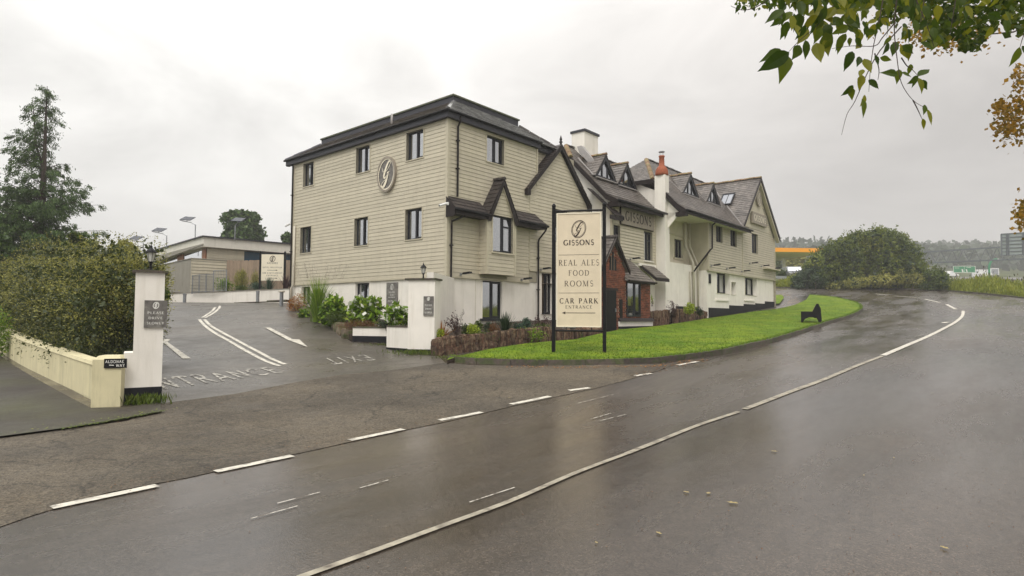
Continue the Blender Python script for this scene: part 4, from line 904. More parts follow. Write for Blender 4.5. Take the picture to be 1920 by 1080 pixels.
# rooflight on the far gable's slope
sl = Vector((3.15,0,3.43)).normalized(); sn = Vector((-3.43,0,3.15)).normalized()
c0 = Vector((22.75,-1.25,6.95+1.089*(22.75-21.3)))+sn*.05
mb = MB(); vv = Vector((0,1,0))
for a, b, c, d in ((0,.06,0,1.1),(.72,.78,0,1.1),(.06,.72,0,.07),(.06,.72,1.03,1.1)): mb.prism([c0+vv*a+sl*c, c0+vv*b+sl*c, c0+vv*b+sl*d, c0+vv*a+sl*d], sn*.09)
rl = hb(mb, 'rooflight', MT['frame']); mb = MB(); mb.prism([c0+vv*.06+sl*.07, c0+vv*.72+sl*.07, c0+vv*.72+sl*1.03, c0+vv*.06+sl*1.03], sn*.05); mb.build('pane', mat('rooflight_glass', (.3,.32,.36), .06, .02, spec=.9, bump=0), rl)
mb = MB(); mb.prism([c0+vv*.37+sl*.07, c0+vv*.41+sl*.07, c0+vv*.41+sl*1.03, c0+vv*.37+sl*1.03], sn*.06); mb.build('glazing_bar', MT['frame'], rl)

# ---- brick porch ---------------------------------------------------------------
PT = -2.4
porch = MB(); porch.box(6.02,7.82,PT+.02,T2,.9,3.5); porch.prism([(6.02,PT+.02,3.5),(7.82,PT+.02,3.5),(6.92,PT+.02,4.62)], (0,1.3,0)); porch.box(7.82,9.98,PT+.02,T2,1.56,3.08)
pw = porch.build('brick_porch', MT['mortar'], hotel)
mb = MB(); mb.box(9.985,9.99,PT,T2,1.0,1.6)
def bricks(x0, x1, z0, z1, y, ops, top=None):
    mb = MB(); z = z0; r = 0
    while z < z1-.03:
        x = x0-.1125*(r % 2)
        while x < x1:
            a, b = max(x, x0)+.005, min(x+.215, x1)-.0; zt = z+.065; cx_ = (a+b)/2
            if b-a > .03 and not any(o[0] < cx_ < o[1] and o[2] < z+.03 < o[3] for o in ops) and (top is None or zt < top(cx_)):
                mb.ct = random.uniform(.6, 1.45); q = random.uniform(0, .006); mb.box(a, b, y-q, y+.03, z, zt)
            x += .225
        z += .075; r += 1
    return mb
arches = [(6.60,6.72,3.45,4.02),(6.80,6.92,3.45,4.22),(7.00,7.12,3.45,4.02)]
b1 = bricks(6.02, 7.82, 1.0, 4.7, PT, [(6.15,7.09,.8,2.68),(7.36,7.58,1.56,2.32)]+arches, lambda x: 4.6-abs(x-6.92)*1.16); q = b1.build('brickwork', MT['brick'], pw); q['kind'] = 'stuff'
b2 = bricks(7.82, 9.98, 1.56, 3.1, PT, [(7.9,9.06,1.62,3.08)]); q = b2.build('brickwork', MT['brick'], pw); q['kind'] = 'stuff'
def bricks_side(y0, y1, z0, z1, x):
    mb = MB(); z = z0; r = 0
    while z < z1:
        y = y0-.11*(r % 2)
        while y < y1:
            a, b = max(y, y0), min(y+.215, y1)
            if b-a > .03: mb.ct = random.uniform(.6, 1.45); mb.box(x, x+.03+random.uniform(0,.005), a+.005, b, z, z+.065)
            y += .225
        z += .075; r += 1
    return mb
q = bricks_side(PT, T2, 1.0, 3.45, 5.995).build('brickwork', MT['brick'], pw); q['kind'] = 'stuff'
q = bricks_side(PT, T2, 1.56, 3.08, 9.96).build('brickwork', MT['brick'], pw); q['kind'] = 'stuff'
mb = MB(); [mb.box(a, b, PT-.004, PT+.1, c, d) for a, b, c, d in arches]; mb.build('vent_opening', MT['room'], pw)
mb = MB(); mb.box(6.15,7.09,PT-.012,PT+.05,.9,2.66); dr = mb.build('door', MT['black'], pw); mb = MB(); mb.box(6.05,7.2,PT-.03,PT+.06,2.66,2.76); mb.build('lintel', MT['dark'], pw)
mb = MB(); mb.box(6.98,7.02,PT-.06,PT-.01,1.8,1.95); mb.build('handle', MT['galv'], dr)
mb = MB(); mb.box(7.36,7.58,PT-.015,PT+.03,1.56,2.32); mb.build('slit_window', MT['black'], pw)
window(1.16,1.46,(7.9,PT,1.62),0,'2', parent=pw, depth=-.04, cur=(0,0)); mb = MB(); mb.box(7.9,9.06,PT+.005,PT+.012,1.62,3.08); mb.build('dark_interior', MT['room'], pw)
mb = MB(); mb.prism([(7.25,PT-.14,1.42),(7.25,PT-.02,1.56),(7.25,PT+.1,1.56),(7.25,PT+.1,1.42)], (2.9,0,0)); mb.build('sill', MT['dark'], pw)
mb = MB(); mb.box(7.25,10.1,PT-.06,T2,1.22,1.42); mb.build('white_base', MT['render'], pw); mb = MB(); mb.box(7.26,10.09,PT-.05,T2,.7,1.22); mb.build('plinth', MT['plinth'], pw)
for sg in (-1, 1):
    mb = MB(); mb.prism([(6.92,PT-.14,4.86),(6.92+sg*1.10,PT-.14,3.52),(6.92+sg*1.10,PT-.14,3.36),(6.92,PT-.14,4.64)], (0,.05,0)); mb.build('bargeboard', MT['dark'], pw)
slates('slates', [(5.86,T2,3.45),(5.86,PT-.16,3.45),(6.92,PT-.16,4.82),(6.92,T2,4.82)], 'slate', parent=pw); slates('slates', [(7.98,PT-.16,3.45),(7.98,T2,3.45),(6.92,T2,4.82),(6.92,PT-.16,4.82)], 'slate', parent=pw)
ridge((6.92,PT-.18,4.86),(6.92,T2,4.86), 'slated', .18, .35, pw)
slates('slates', [(7.75,PT-.16,3.12),(10.1,PT-.16,3.12),(10.12,T2,4.24),(7.75,T2,4.24)], 'slate', parent=pw)
mb = MB(); mb.box(7.85,10.12,PT-.17,PT-.13,3.02,3.12); mb.tube([(7.8,PT-.2,3.10),(10.2,PT-.2,3.10)], .045, 8); mb.prism([(10.11,PT-.16,3.14),(10.11,T2,4.26),(10.11,T2,4.14),(10.11,PT-.16,3.02)], (.03,0,0)); mb.build('fascia', MT['dark'], pw)
slates('slates', [(11.3,-2.02,3.42),(12.55,-2.02,3.42),(12.55,T2,4.08),(11.3,T2,4.08)], 'slate')
mb = MB(); mb.box(11.3,12.6,-2.04,-2.0,3.28,3.42); mb.prism([(11.28,-2.02,3.42),(11.28,T2,4.08),(11.28,T2,3.96),(11.28,-2.02,3.28)], (.03,0,0)); mb.prism([(12.55,-2.02,3.42),(12.55,T2,4.08),(12.55,T2,3.96),(12.55,-2.02,3.28)], (.03,0,0)); hb(mb, 'canopy_fascia', MT['dark'])
mb = MB(); mb.box(EX-2.4,EX+.1,T3-.3,T3+.05,4.72,4.80); hb(mb, 'canopy', MT['trim'])
mb = MB(); mb.box(.04,EX-.05,.06,.07,.4,.9)
# ================================================================ SIGNS
def emblem(mb, P, cx_, cz, rx, rz, w=.02, rings=2, tilt=.0):
    """oval ring(s) round a script capital; P(x, z) -> 3-D"""
    def seg(a, b, w1):
        dx, dy = b[0]-a[0], b[1]-a[1]; l = math.hypot(dx, dy) or 1e-9; px, py = -dy/l*w1/2, dx/l*w1/2
        mb.poly([P(a[0]+px,a[1]+py), P(a[0]-px,a[1]-py), P(b[0]-px,b[1]-py), P(b[0]+px,b[1]+py)])
    def oval(k, w1, n=40):
        pts = []
        for i in range(n+1):
            a = 2*math.pi*i/n; x, z = rx*k*math.cos(a), rz*k*math.sin(a); pts.append((cx_+x+z*tilt, cz+z))
        for a, b in zip(pts[:-1], pts[1:]): seg(a, b, w1)
    oval(.97, w)
    if rings > 1: oval(.84, w*.6)
    G = spline_pts([(-.50,.44,0),(-.42,.22,0),(-.10,.16,0),(.26,.36,0),(.48,.64,0),(.36,.80,0),(.12,.64,0),(-.10,.30,0),(-.26,-.02,0),(-.26,-.20,0),(-.10,-.22,0),(.08,-.10,0)], 5)[::-1]
    J = spline_pts([(.10,.04,0),(.26,.10,0),(.42,.12,0)], 5)
    K = spline_pts([(.30,.10,0),(.14,-.25,0),(-.06,-.58,0),(-.30,-.80,0),(-.52,-.74,0),(-.48,-.56,0),(-.2,-.40,0),(.08,-.30,0)], 5)
    for pts, wm in ((G, 1.6), (J, .5), (K, 1.9)):
        for i, (a, b) in enumerate(zip(pts[:-1], pts[1:])):
            t = i/len(pts); ww = w*(.5+wm*math.sin(math.pi*min(1, t*1.6)) if t < .625 else .5)
            seg((cx_+a.x*rx+a.y*rz*tilt, cz+a.y*rz), (cx_+b.x*rx+b.y*rz*tilt, cz+b.y*rz), ww)
def word(text, P, cx_, z, h, m, parent, thick=.14, thin=.05, track=.14, name='lettering', width=None, out=None):
    """centred word, cap height h"""
    w = text_w(text, track)*h; kx = 1 if width is None else width/w; mb = out if out is not None else MB(); x0 = cx_-w*kx/2
    strokes_to(mb, lambda x, y: P(x0+x*h*kx, z+y*h), text, thick, thin, track)
    if out is None: o = mb.build(name, MT[m], parent); return o
def rect_line(P, x0, x1, z0, z1, mb): mb.poly([P(x0,z0),P(x1,z0),P(x1,z1),P(x0,z1)])

# --- roadside sign ---------------------------------------------------------
a, b = gp(1038,661,.1), gp(1133.5,662,.1); base = (a+b)/2; wid = (b-a).length; rz = math.atan2(b.y-a.y, b.x-a.x)
sg = empty('roadside_sign', (base.x, base.y, H(base.x, base.y)+.11), rz)
tag(sg, 'tall cream roadside sign on two black posts reading GISSONS, real ales, food, rooms', 'sign')
zb = sg.location.z; hw = wid/2
Zp = lambda v: (EYE-(v-594.2)/67.9)-zb
for s_ in (-1, 1):
    mb = MB(); mb.box(s_*hw-.045, s_*hw+.045, -.045, .045, -.3, Zp(398)); mb.lathe([(.03,Zp(398)),(.05,Zp(397)),(.055,Zp(394)),(.03,Zp(391)),(.002,Zp(390))], 12, (s_*hw,0,0)); mb.build('post', MT['black'], sg)
for v in (404.5, 619): mb = MB(); mb.tube([(-hw,0,Zp(v)),(hw,0,Zp(v))], .027, 10); mb.build('crossbar', MT['black'], sg, smooth=False)
for v0, v1 in ((404,410),(612,619)):
    for x in (-.33, .33): mb = MB(); mb.tube([(x,0,Zp(v0)),(x,0,Zp(v1))], .012, 6); mb.box(x-.04,x+.04,-.02,.02,Zp(v1 if v0<500 else v0)-.01,Zp(v1 if v0<500 else v0)+.02); mb.build('hanger', MT['black'], sg)
pw_ = hw-.075; z0, z1 = Zp(612.5), Zp(408.5)
mb = MB(); mb.box(-pw_,pw_,-.03,.03,z0,z1); bd = mb.build('board', MT['signcream'], sg)
mb = MB()
for q in ((-pw_,-pw_+.03,z0,z1),(pw_-.03,pw_,z0,z1),(-pw_+.03,pw_-.03,z0,z0+.03),(-pw_+.03,pw_-.03,z1-.03,z1)): mb.box(q[0],q[1],-.045,-.031,q[2],q[3])
mb.build('rim', MT['signedge'], bd)
Ps = lambda x, z: (x, -.0335, z)
mb = MB(); emblem(mb, Ps, 0, Zp(438), .19, .235, .017, 2, .12); mb.build('emblem', MT['ink'], bd)
word('GISSONS', Ps, 0, Zp(466.5), .135, 'ink', bd, .21, .085, .12, width=.80)
word('HOTEL BAR KITCHEN', Ps, 0, Zp(472), .022, 'inkpale', bd, .1, .06, .25, width=.60) if 'inkpale' in MT else None
mb = MB(); rect_line(Ps, -.53, .53, Zp(484.2), Zp(483.6), mb); rect_line(Ps, -.53, .53, Zp(552.2), Zp(551.6), mb); mb.build('rule', MT['ink'], bd)
word('REAL ALES', Ps, 0, Zp(503), .15, 'ink', bd, .12, .045, .20, width=1.06); word('FOOD', Ps, 0, Zp(521), .14, 'ink', bd, .12, .045, .22, width=.54); word('ROOMS', Ps, 0, Zp(540), .145, 'ink', bd, .12, .045, .22, width=.76)
word('CAR PARK', Ps, 0, Zp(570.5), .135, 'ink', bd, .17, .06, .22, width=1.0); word('ENTRANCE', Ps, 0, Zp(579.5), .080, 'ink', bd, .13, .06, .22, width=.70)
mb = MB(); rect_line(Ps, -.36, .43, Zp(587.8), Zp(586.8), mb); mb.poly([Ps(-.44,Zp(587.3)),Ps(-.35,Zp(589.7)),Ps(-.35,Zp(584.9))]); mb.build('arrow', MT['ink'], bd)

# --- GISSONS board on the middle block ----------------------------------------
def hsign(name, label, cat, x, y, z, rzl=0, group=None):
    o = empty(name, HW(x, y, z), HROT+rzl); tag(o, label, cat, group); return o
o = hsign('wall_sign', 'long grey stone board with dark letters GISSONS under the eaves beside the chimney', 'sign', 9.40, T2, 5.78)
mb = MB(); mb.box(0,3.06,-.12,-.03,0,.74); bd = mb.build('board', MT['stonesign'], o); mb = MB(); mb.box(-.025,0,-.10,-.02,-.01,.75); mb.box(0,3.06,-.10,-.02,-.03,0); mb.build('rim', MT['dark'], o)
word('GISSONS', lambda x, z: (x, -.1235, z), 1.56, .19, .42, 'ink', bd, .22, .08, .16, width=2.45)
o = hsign('wall_sign', 'carved grey board with pale raised letters on the far gable below the round plaque', 'sign', 23.15, T3, 7.40)
mb = MB(); mb.box(0,2.65,-.14,-.03,0,.70); bd = mb.build('board', MT['stonesign'], o); word('GISSONS', lambda x, z: (x, -.1435, z), 1.32, .18, .36, 'signedge', bd, .18, .07, .2, width=2.1)
# --- oval plaques ------------------------------------------------------------
def plaque(label, x, y, z, rzl, rx, rz_, ring='stonesign', body='slatesign', lm='trim'):
    o = hsign('oval_plaque', label, 'plaque', x, y, z, rzl)
    n = 44; mb = MB(); f = [(rx*math.cos(2*math.pi*i/n), -.09, rz_*math.sin(2*math.pi*i/n)) for i in range(n)]
    mb.prism(f, (0,.06,0)); mb.build('disc', MT[body], o)
    mb = MB()
    for i in range(n):
        a0, a1 = 2*math.pi*i/n, 2*math.pi*(i+1)/n; c = lambda a, k, y: (rx*k*math.cos(a), y, rz_*k*math.sin(a))
        mb.poly([c(a0,1.03,-.115),c(a1,1.03,-.115),c(a1,.90,-.115),c(a0,.90,-.115)]); mb.poly([c(a0,1.03,-.115),c(a1,1.03,-.115),c(a1,1.03,-.02),c(a0,1.03,-.02)]); mb.poly([c(a0,.90,-.115),c(a1,.90,-.115),c(a1,.90,-.09),c(a0,.90,-.09)])
    mb.build('rim', MT[ring], o)
    mb = MB(); emblem(mb, lambda x, z: (x, -.1, z), 0, 0, rx*.90, rz_*.90, .05, 1, .05); mb.build('emblem', MT['signedge' if lm == 'pale' else lm], o)
    mb = MB(); emblem(mb, lambda x, z: (x+.012, -.095, z-.012), 0, 0, rx*.90, rz_*.90, .065, 1, .05); mb.build('emblem_shadow', MT['dark'], o)
    return o
plaque('large oval plaque with a carved script G on the clad end wall', 0, 3.27, 6.95, -math.pi/2, .53, .66, lm='pale')
plaque('small pale oval plaque near the peak of the far gable', 24.5, T3, 9.1, 0, .42, .50, body='stonesign')
# --- slate notices -------------------------------------------------------------
def notice(label, loc, rz, w, h, lines, em=True, top=.16):
    o = empty('slate_notice', loc, rz); tag(o, label, 'notice')
    mb = MB(); mb.box(-w/2,w/2,-.03,0,0,h); b_ = mb.build('board', MT['slatesign'], o)
    P = lambda x, z: (x, -.0335, z)
    if em: mb = MB(); emblem(mb, P, 0, h-.5*w*.5, w*.13, w*.17, .010, 2, .1); mb.build('emblem', MT['inkw'], b_)
    for t_, zf, hf, wf in lines: word(t_, P, 0, h*zf, h*hf, 'inkw', b_, .17, .085, .16, width=w*wf)
    return o
notice('tall slate notice with white lettering on the white wall left of the right gate pillar', HW(.035, 2.95, 1.62), HROT-math.pi/2, .66, 1.22,
       [('GISSONS',.68,.045,.55),('BAR',.60,.035,.3),('RESTAURANT',.53,.035,.6),('RECEPTION',.42,.04,.62),('PARKING',.30,.035,.5),('ROOMS',.22,.035,.4)])

# ================================================================ GATE PILLARS
def lantern(label, loc, k=1.0):
    o = empty('post_lantern', loc, .3); tag(o, label, 'lantern', 'lanterns on the gate pillars')
    mb = MB(); mb.lathe([(.09*k,0),(.09*k,.02*k),(.04*k,.04*k),(.03*k,.16*k),(.045*k,.18*k),(.03*k,.2*k),(.06*k,.235*k),(.075*k,.25*k)], 14); mb.build('stem', MT['black'], o)
    mb = MB(); mb.lathe([(.065*k,.25*k),(.115*k,.50*k)], 6); mb.build('glass_shade', mat('lantern_glass', (.55,.55,.5), .15, .03, spec=.6, bump=0) if 'lg' not in MT else MT['lg'], o)
    mb = MB()
    for i in range(6):
        a = i*math.pi/3; mb.tube([(.067*k*math.cos(a),.067*k*math.sin(a),.25*k),(.118*k*math.cos(a),.118*k*math.sin(a),.50*k)], .007*k, 5)
    mb.build('cage', MT['black'], o)
    mb = MB(); mb.lathe([(.15*k,.50*k),(.15*k,.515*k),(.11*k,.57*k),(.05*k,.62*k),(.03*k,.66*k),(.035*k,.68*k),(.012*k,.71*k),(.005*k,.75*k)], 14); mb.build('cap', MT['black'], o)
    return o
# left pillar: face square to the road
pl = gp(228,756); pr = gp(301,748); fr_ = math.atan2(pr.y-pl.y, pr.x-pl.x); zL = .06
# front face plane from u=235..303 at ~10.3 m
a, b = at(229,756,10.25), at(302,750,10.55); a.z = b.z = 0; d = (b-a).normalized(); q = Vector((-d.y, d.x, 0))
RL = math.atan2(d.y, d.x); wL = (b-a).length
P0 = empty('gate_pillar', (a.x, a.y, H(a.x, a.y)), RL); tag(P0, 'tall white rendered gate pillar with black base at the left of the car park entrance', 'gate pillar')
gz = H(a.x, a.y); zt = EYE+(590-512)/107-gz; zblk = EYE-(727-590)/110-gz; zsh = EYE-(662-590)/110-gz
x1_ = .13
mb = MB(); mb.box(x1_, wL, 0, .62, zblk, zt); mb.box(0, x1_, .002, .62, zblk, zsh); mb.build('pillar_body', MT['render'], P0)
mb = MB(); mb.box(-.01, wL+.008, -.008, .63, -.2, zblk); mb.build('plinth', MT['plinth'], P0)
mb = MB(); mb.box(x1_-.05, wL+.05, -.05, .68, zt, zt+.035); mb.box(x1_+.05, wL-.05,.05,.55,zt+.035,zt+.05); mb.build('coping', MT['kerb'], P0)
tp = P0.matrix_basis
def pin(x, y, z, base=P0):
    Mx = Matrix.Translation(base.location) @ Matrix.Rotation(base.rotation_euler[2], 4, 'Z'); return Mx @ Vector((x, y, z))
lantern('black lantern on top of the left gate pillar, in front of the hedge', pin(x1_+.22, .2, zt+.05), .62)
notice('slate notice PLEASE DRIVE SLOWLY on the left gate pillar', pin(.445, -.002, EYE-(614-590)/107-gz), RL, .345, .47, [('PLEASE',.50,.085,.72),('DRIVE',.31,.085,.62),('SLOWLY',.12,.085,.75)])
# right pillar with its flanking low wall
a = at(764,663,16.9); b = at(814,665,16.75); c = at(725,655,17.6); a.z = b.z = c.z = 0; d = (b-a).normalized(); RR = math.atan2(d.y, d.x); wR = (b-a).length; gz2 = H(a.x, a.y)
P1 = empty('gate_pillar', (a.x, a.y, gz2), RR); tag(P1, 'white rendered gate pillar in front of the hotel corner, right of the driveway', 'gate pillar')
ztR = EYE+(592.6-525)/67.3-gz2; zbR = EYE-(655-592.6)/67.3-gz2; zl = EYE-(613-592.6)/66-gz2
mb = MB(); mb.box(0, wR, 0, .5, zbR, ztR); mb.build('pillar_body', MT['render'], P1)
mb = MB(); mb.box(-.02, wR+.006, -.012, .52, -.2, zbR); mb.build('plinth', MT['plinth'], P1)
mb = MB(); mb.box(-.09, wR+.04, -.05, .56, ztR, ztR+.05); mb.build('coping', MT['kerb'], P1)
lantern('black lantern on top of the right gate pillar, against the olive boards', pin(.36, .22, ztR+.05, P1), .62)
notice('small slate notice PLEASE DRIVE SLOWLY on the right gate pillar', pin(wR*.78, -.002, EYE-(592-592.6)/67.3-gz2, P1), RR, .29, .54, [('PLEASE',.50,.085,.72),('DRIVE',.31,.085,.62),('SLOWLY',.12,.085,.75)])
# wall returning from the pillar to the hotel corner
e1 = Vector((a.x, a.y, 0))+Vector((math.cos(RR), math.sin(RR), 0))*(wR*.6)+Vector((-math.sin(RR), math.cos(RR), 0))*.5; e2 = HW(-.06, -.3); e2.z = 0
mb = MB(); zt1, zt2 = EYE+(593-515)/62, EYE+(593-520)/57; dd = (e2-e1).normalized(); qq = Vector((-dd.y, dd.x, 0))*.1
mb.hexa([(e1.x-qq.x,e1.y-qq.y,.3),(e2.x-qq.x,e2.y-qq.y,.3),(e2.x+qq.x,e2.y+qq.y,.3),(e1.x+qq.x,e1.y+qq.y,.3),(e1.x-qq.x,e1.y-qq.y,zt1),(e2.x-qq.x,e2.y-qq.y,zt2),(e2.x+qq.x,e2.y+qq.y,zt2),(e1.x+qq.x,e1.y+qq.y,zt1)])
o = mb.build('garden_wall', MT['render']); tag(o, 'narrow white wall joining the right gate pillar to the hotel corner', 'wall')
# low white wall left of the right pillar, stepping up the bed
cl2 = at(661,640,19.2); cm = at(725,640,18.9); cm.z = cl2.z = 0
lw = empty('low_wall', (0,0,0)); tag(lw, 'low white wall with brown coping and black base left of the right gate pillar', 'wall')
def wallseg(p, r, zt0, zb0, zbk, th=.25, name='wall_panel'):
    dd = (r-p).normalized(); qq = Vector((-dd.y, dd.x, 0))*th
    for z0_, z1_, m_, k_ in ((zbk, zt0, 'render', 0), (zb0, zbk, 'plinth', .008)):
        mb = MB(); g = qq*(k_/th); mb.hexa([(p.x-g.x,p.y-g.y,z0_),(r.x-g.x,r.y-g.y,z0_),(r.x+qq.x,r.y+qq.y,z0_),(p.x+qq.x,p.y+qq.y,z0_),(p.x-g.x,p.y-g.y,z1_),(r.x-g.x,r.y-g.y,z1_),(r.x+qq.x,r.y+qq.y,z1_),(p.x+qq.x,p.y+qq.y,z1_)]); mb.build('wall_panel' if m_ == 'render' else 'plinth', MT[m_], lw)
    mb = MB(); g = qq*(.02/th); h_ = qq*1.08; mb.hexa([(p.x-g.x,p.y-g.y,zt0),(r.x-g.x,r.y-g.y,zt0),(r.x+h_.x,r.y+h_.y,zt0),(p.x+h_.x,p.y+h_.y,zt0),(p.x-g.x,p.y-g.y,zt0+.04),(r.x-g.x,r.y-g.y,zt0+.04),(r.x+h_.x,r.y+h_.y,zt0+.04),(p.x+h_.x,p.y+h_.y,zt0+.04)]); mb.build('coping', MT['kerb'], lw)
wallseg(cl2, cm, EYE-(615-592)/59.5, .3, EYE-(630-592)/59.5)
wallseg(at(724.5,655,17.7), at(764,660,17.0), EYE-(613-592.3)/64.5, .2, EYE-(652-592.3)/65)
wallseg(at(726,640,18.9), at(724.5,655,17.7), EYE-(613.5-592.3)/62, .2, EYE-(640-592.3)/62, .15)

# --- cream boundary wall and its end pier with the lane name --------------------------
ya = at(170,765,9.98); yb_ = at(228,757,10.10); ya.z = yb_.z = 0; d = (yb_-ya).normalized(); RY_ = math.atan2(d.y, d.x); wy = (yb_-ya).length-.02; gy = H(ya.x, ya.y)
Y0 = empty('cream_wall', (ya.x, ya.y, gy), RY_); tag(Y0, 'low cream rendered boundary wall in front of the big hedge', 'wall')
zpt = EYE-(668-589)/113-gy
mb = MB(); mb.hexa([(0,0,-.2),(wy,0,-.2),(wy,.42,-.2),(0,.42,-.2),(0,0,zpt-.05),(wy,0,zpt-.05),(wy,.42,zpt-.05),(0,.42,zpt-.05)]); mb.hexa([(0,0,zpt-.05),(wy,0,zpt-.05),(wy,.42,zpt-.05),(0,.42,zpt-.05),(.06,.08,zpt+.01),(wy-.06,.08,zpt+.01),(wy-.06,.36,zpt+.01),(.06,.36,zpt+.01)]); mb.build('end_pier', MT['cream'], Y0)
w0 = Vector((ya.x+.03, ya.y+.30, 0)); w1 = at(-10,652,17.4); w1.z = 0; w2 = w1+(w1-w0)*1.2
def lpt(p): 
    v = Vector((p.x-ya.x, p.y-ya.y)); return (v.x*math.cos(RY_)+v.y*math.sin(RY_), -v.x*math.sin(RY_)+v.y*math.cos(RY_))
segs = [w0.lerp(w1, i/6) for i in range(7)]+[w2]
for i in range(len(segs)-1):
    p, r = segs[i], segs[i+1]; dd = (r-p).normalized(); qq = Vector((dd.y, -dd.x, 0))*.22; hh = .60
    def V_(p_, k, z): x, y = lpt(p_+qq*k); return (x, y, z-gy)
    zp, zr = H(p.x, p.y), H(r.x, r.y)
    mb = MB(); mb.hexa([V_(p,0,zp-.2),V_(r,0,zr-.2),V_(r,1,zr-.2),V_(p,1,zp-.2),V_(p,0,zp+hh),V_(r,0,zr+hh),V_(r,1,zr+hh),V_(p,1,zp+hh)]); mb.build('wall_panel', MT['cream'], Y0)
    mb = MB(); mb.hexa([V_(p,-.1,zp+hh),V_(r,-.1,zr+hh),V_(r,1.1,zr+hh),V_(p,1.1,zp+hh),V_(p,-.0,zp+hh+.06),V_(r,-.0,zr+hh+.06),V_(r,1.0,zr+hh+.06),V_(p,1.0,zp+hh+.06)]); mb.build('coping', MT['cream'], Y0)
ns = empty('lane_sign', pin(.34, -.004, zpt-.19, Y0), RY_); tag(ns, 'small black name board hand lettered in white on the cream wall end pier', 'sign')
mb = MB(); mb.box(-.165,.165,-.02,0,0,.155); b_ = mb.build('board', MT['black'], ns)
for t_, x, z, h, w in (('ALDONAE',-.01,.085,.045,.27),): word('ALDONAE', lambda x_, z_: (x_,-.023,z_), x, z, h, 'inkw', b_, .16, .13, .16, width=w)
word('WAY', lambda x_, z_: (x_,-.023,z_), .075, .02, .045, 'inkw', b_, .16, .13, .16, width=.13)
mb = MB(); mb.poly([(-.09,-.023,.045),(-.02,-.023,.04),(-.02,-.023,.052),(-.09,-.023,.057)]); mb.build('tilde', MT['inkw'], b_)

# ================================================================ STONE WALLS
def stone_mesh(sx, sy, sz, seed):
    r = random.Random(seed); bm = bmesh.new(); bmesh.ops.create_cube(bm, size=1)
    bmesh.ops.subdivide_edges(bm, edges=bm.edges[:], cuts=1, use_grid_fill=True)
    for v in bm.verts:
        n_ = v.co.normalized(); v.co = v.co*.72+n_*.24; v.co += Vector((r.uniform(-1,1), r.uniform(-1,1), r.uniform(-1,1)))*.06; v.co = Vector((v.co.x*sx, v.co.y*sy, v.co.z*sz))
    me = bpy.data.meshes.new('stone'); bm.to_mesh(me); bm.free(); return me
SV = [stone_mesh(.082, .22, .30, i) for i in range(8)]; SH = [stone_mesh(.34, .28, .19, 20+i) for i in range(6)]; SC = [stone_mesh(.30,.3,.30, 40+i) for i in range(6)]
for m_ in SV+SH: m_.materials.append(MT['stone'])
for m_ in SC: m_.materials.append(MT['stonem'])
def stone_wall(label, line, h0, h1, courses='v', m=None, step=.074, base=None):
    """stones on edge (v) or rubble (r) along a line of ground points"""
    W_ = empty('stone_wall', (0,0,0)); tag(W_, label, 'stone wall'); L = resample(line, step); n = len(L)
    mb = MB(); 
    for a, b in zip(L[:-1], L[1:]):
        dd = (b-a).normalized(); qq = Vector((-dd.y, dd.x, 0)); za, zb_ = H(a.x,a.y), H(b.x,b.y); a1, b1 = a+qq*.06, b+qq*.06; a2, b2 = a+qq*.28, b+qq*.28; t = 0
        hh = lambda p, i: h0+(h1-h0)*i
        i = L.index(a)/n; ta, tb = H(a.x,a.y)+hh(a,i)-.05, H(b.x,b.y)+hh(b,i)-.05
        mb.hexa([(a1.x,a1.y,za-.2),(b1.x,b1.y,zb_-.2),(b2.x,b2.y,zb_-.2),(a2.x,a2.y,za-.2),(a1.x,a1.y,ta),(b1.x,b1.y,tb),(b2.x,b2.y,tb),(a2.x,a2.y,ta)])
    mb.build('earth_core', MT['soil'], W_)
    for i, p in enumerate(L[:-1]):
        dd = (L[i+1]-p).normalized(); qq = Vector((-dd.y, dd.x, 0)); hh = h0+(h1-h0)*i/n; g = H(p.x, p.y); k = max(1, round(hh/(.26 if courses == 'v' else .2)))
        for j in range(k):
            if courses == 'r' and random.random() < .05: continue
            me = random.choice(SV if courses == 'v' else SC); z = g+hh*(j+.5)/k
            o = link('stone', me, W_, (p.x+dd.x*random.uniform(-.02,.02)+qq.x*.07, p.y+dd.y*random.uniform(-.02,.02)+qq.y*.07, z+random.uniform(-.03,.03)), math.atan2(dd.y, dd.x)+random.uniform(-.12,.12))
            s = hh/k/(.27 if courses == 'v' else .24)*random.uniform(.92,1.18); o.scale = (random.uniform(.85,1.2), random.uniform(.85,1.25), s); o.rotation_euler[1] = random.uniform(-.14,.14); o.rotation_euler[0] = random.uniform(-.1,.1)
    return W_
def G0(u, v): p = gp(u, v); p.z = 0; return p
stone_wall('wall of thin stones on edge between right gate pillar and roadside sign', [G0(818,667), G0(900,657), G0(1032,642)], .43, .47)
stone_wall('short low stone wall behind the posts of the roadside sign', [G0(1034,641), G0(1128,629)], .30, .22)
stone_wall('brown stone wall right of the brick porch', [HW(10.15,-2.3)*1, HW(12.2,-2.25)*1], .62, .62, step=.13)
stone_wall('reddish stone wall under the bright shrub by the tall white chimney', [HW(12.7,-2.3)*1, HW(15.9,-2.5)*1], .62, .42, step=.16)
stone_wall('mossy rubble edging of the flower bed beside the driveway', [G0(655,639), G0(622,613), G0(600,602), G0(577,591), G0(553,577)][::-1], .16, .24, 'r', step=.25)
mb = MB(); mb.cm = 0; p, q = HW(12.2,-2.3), HW(12.75,-2.2)
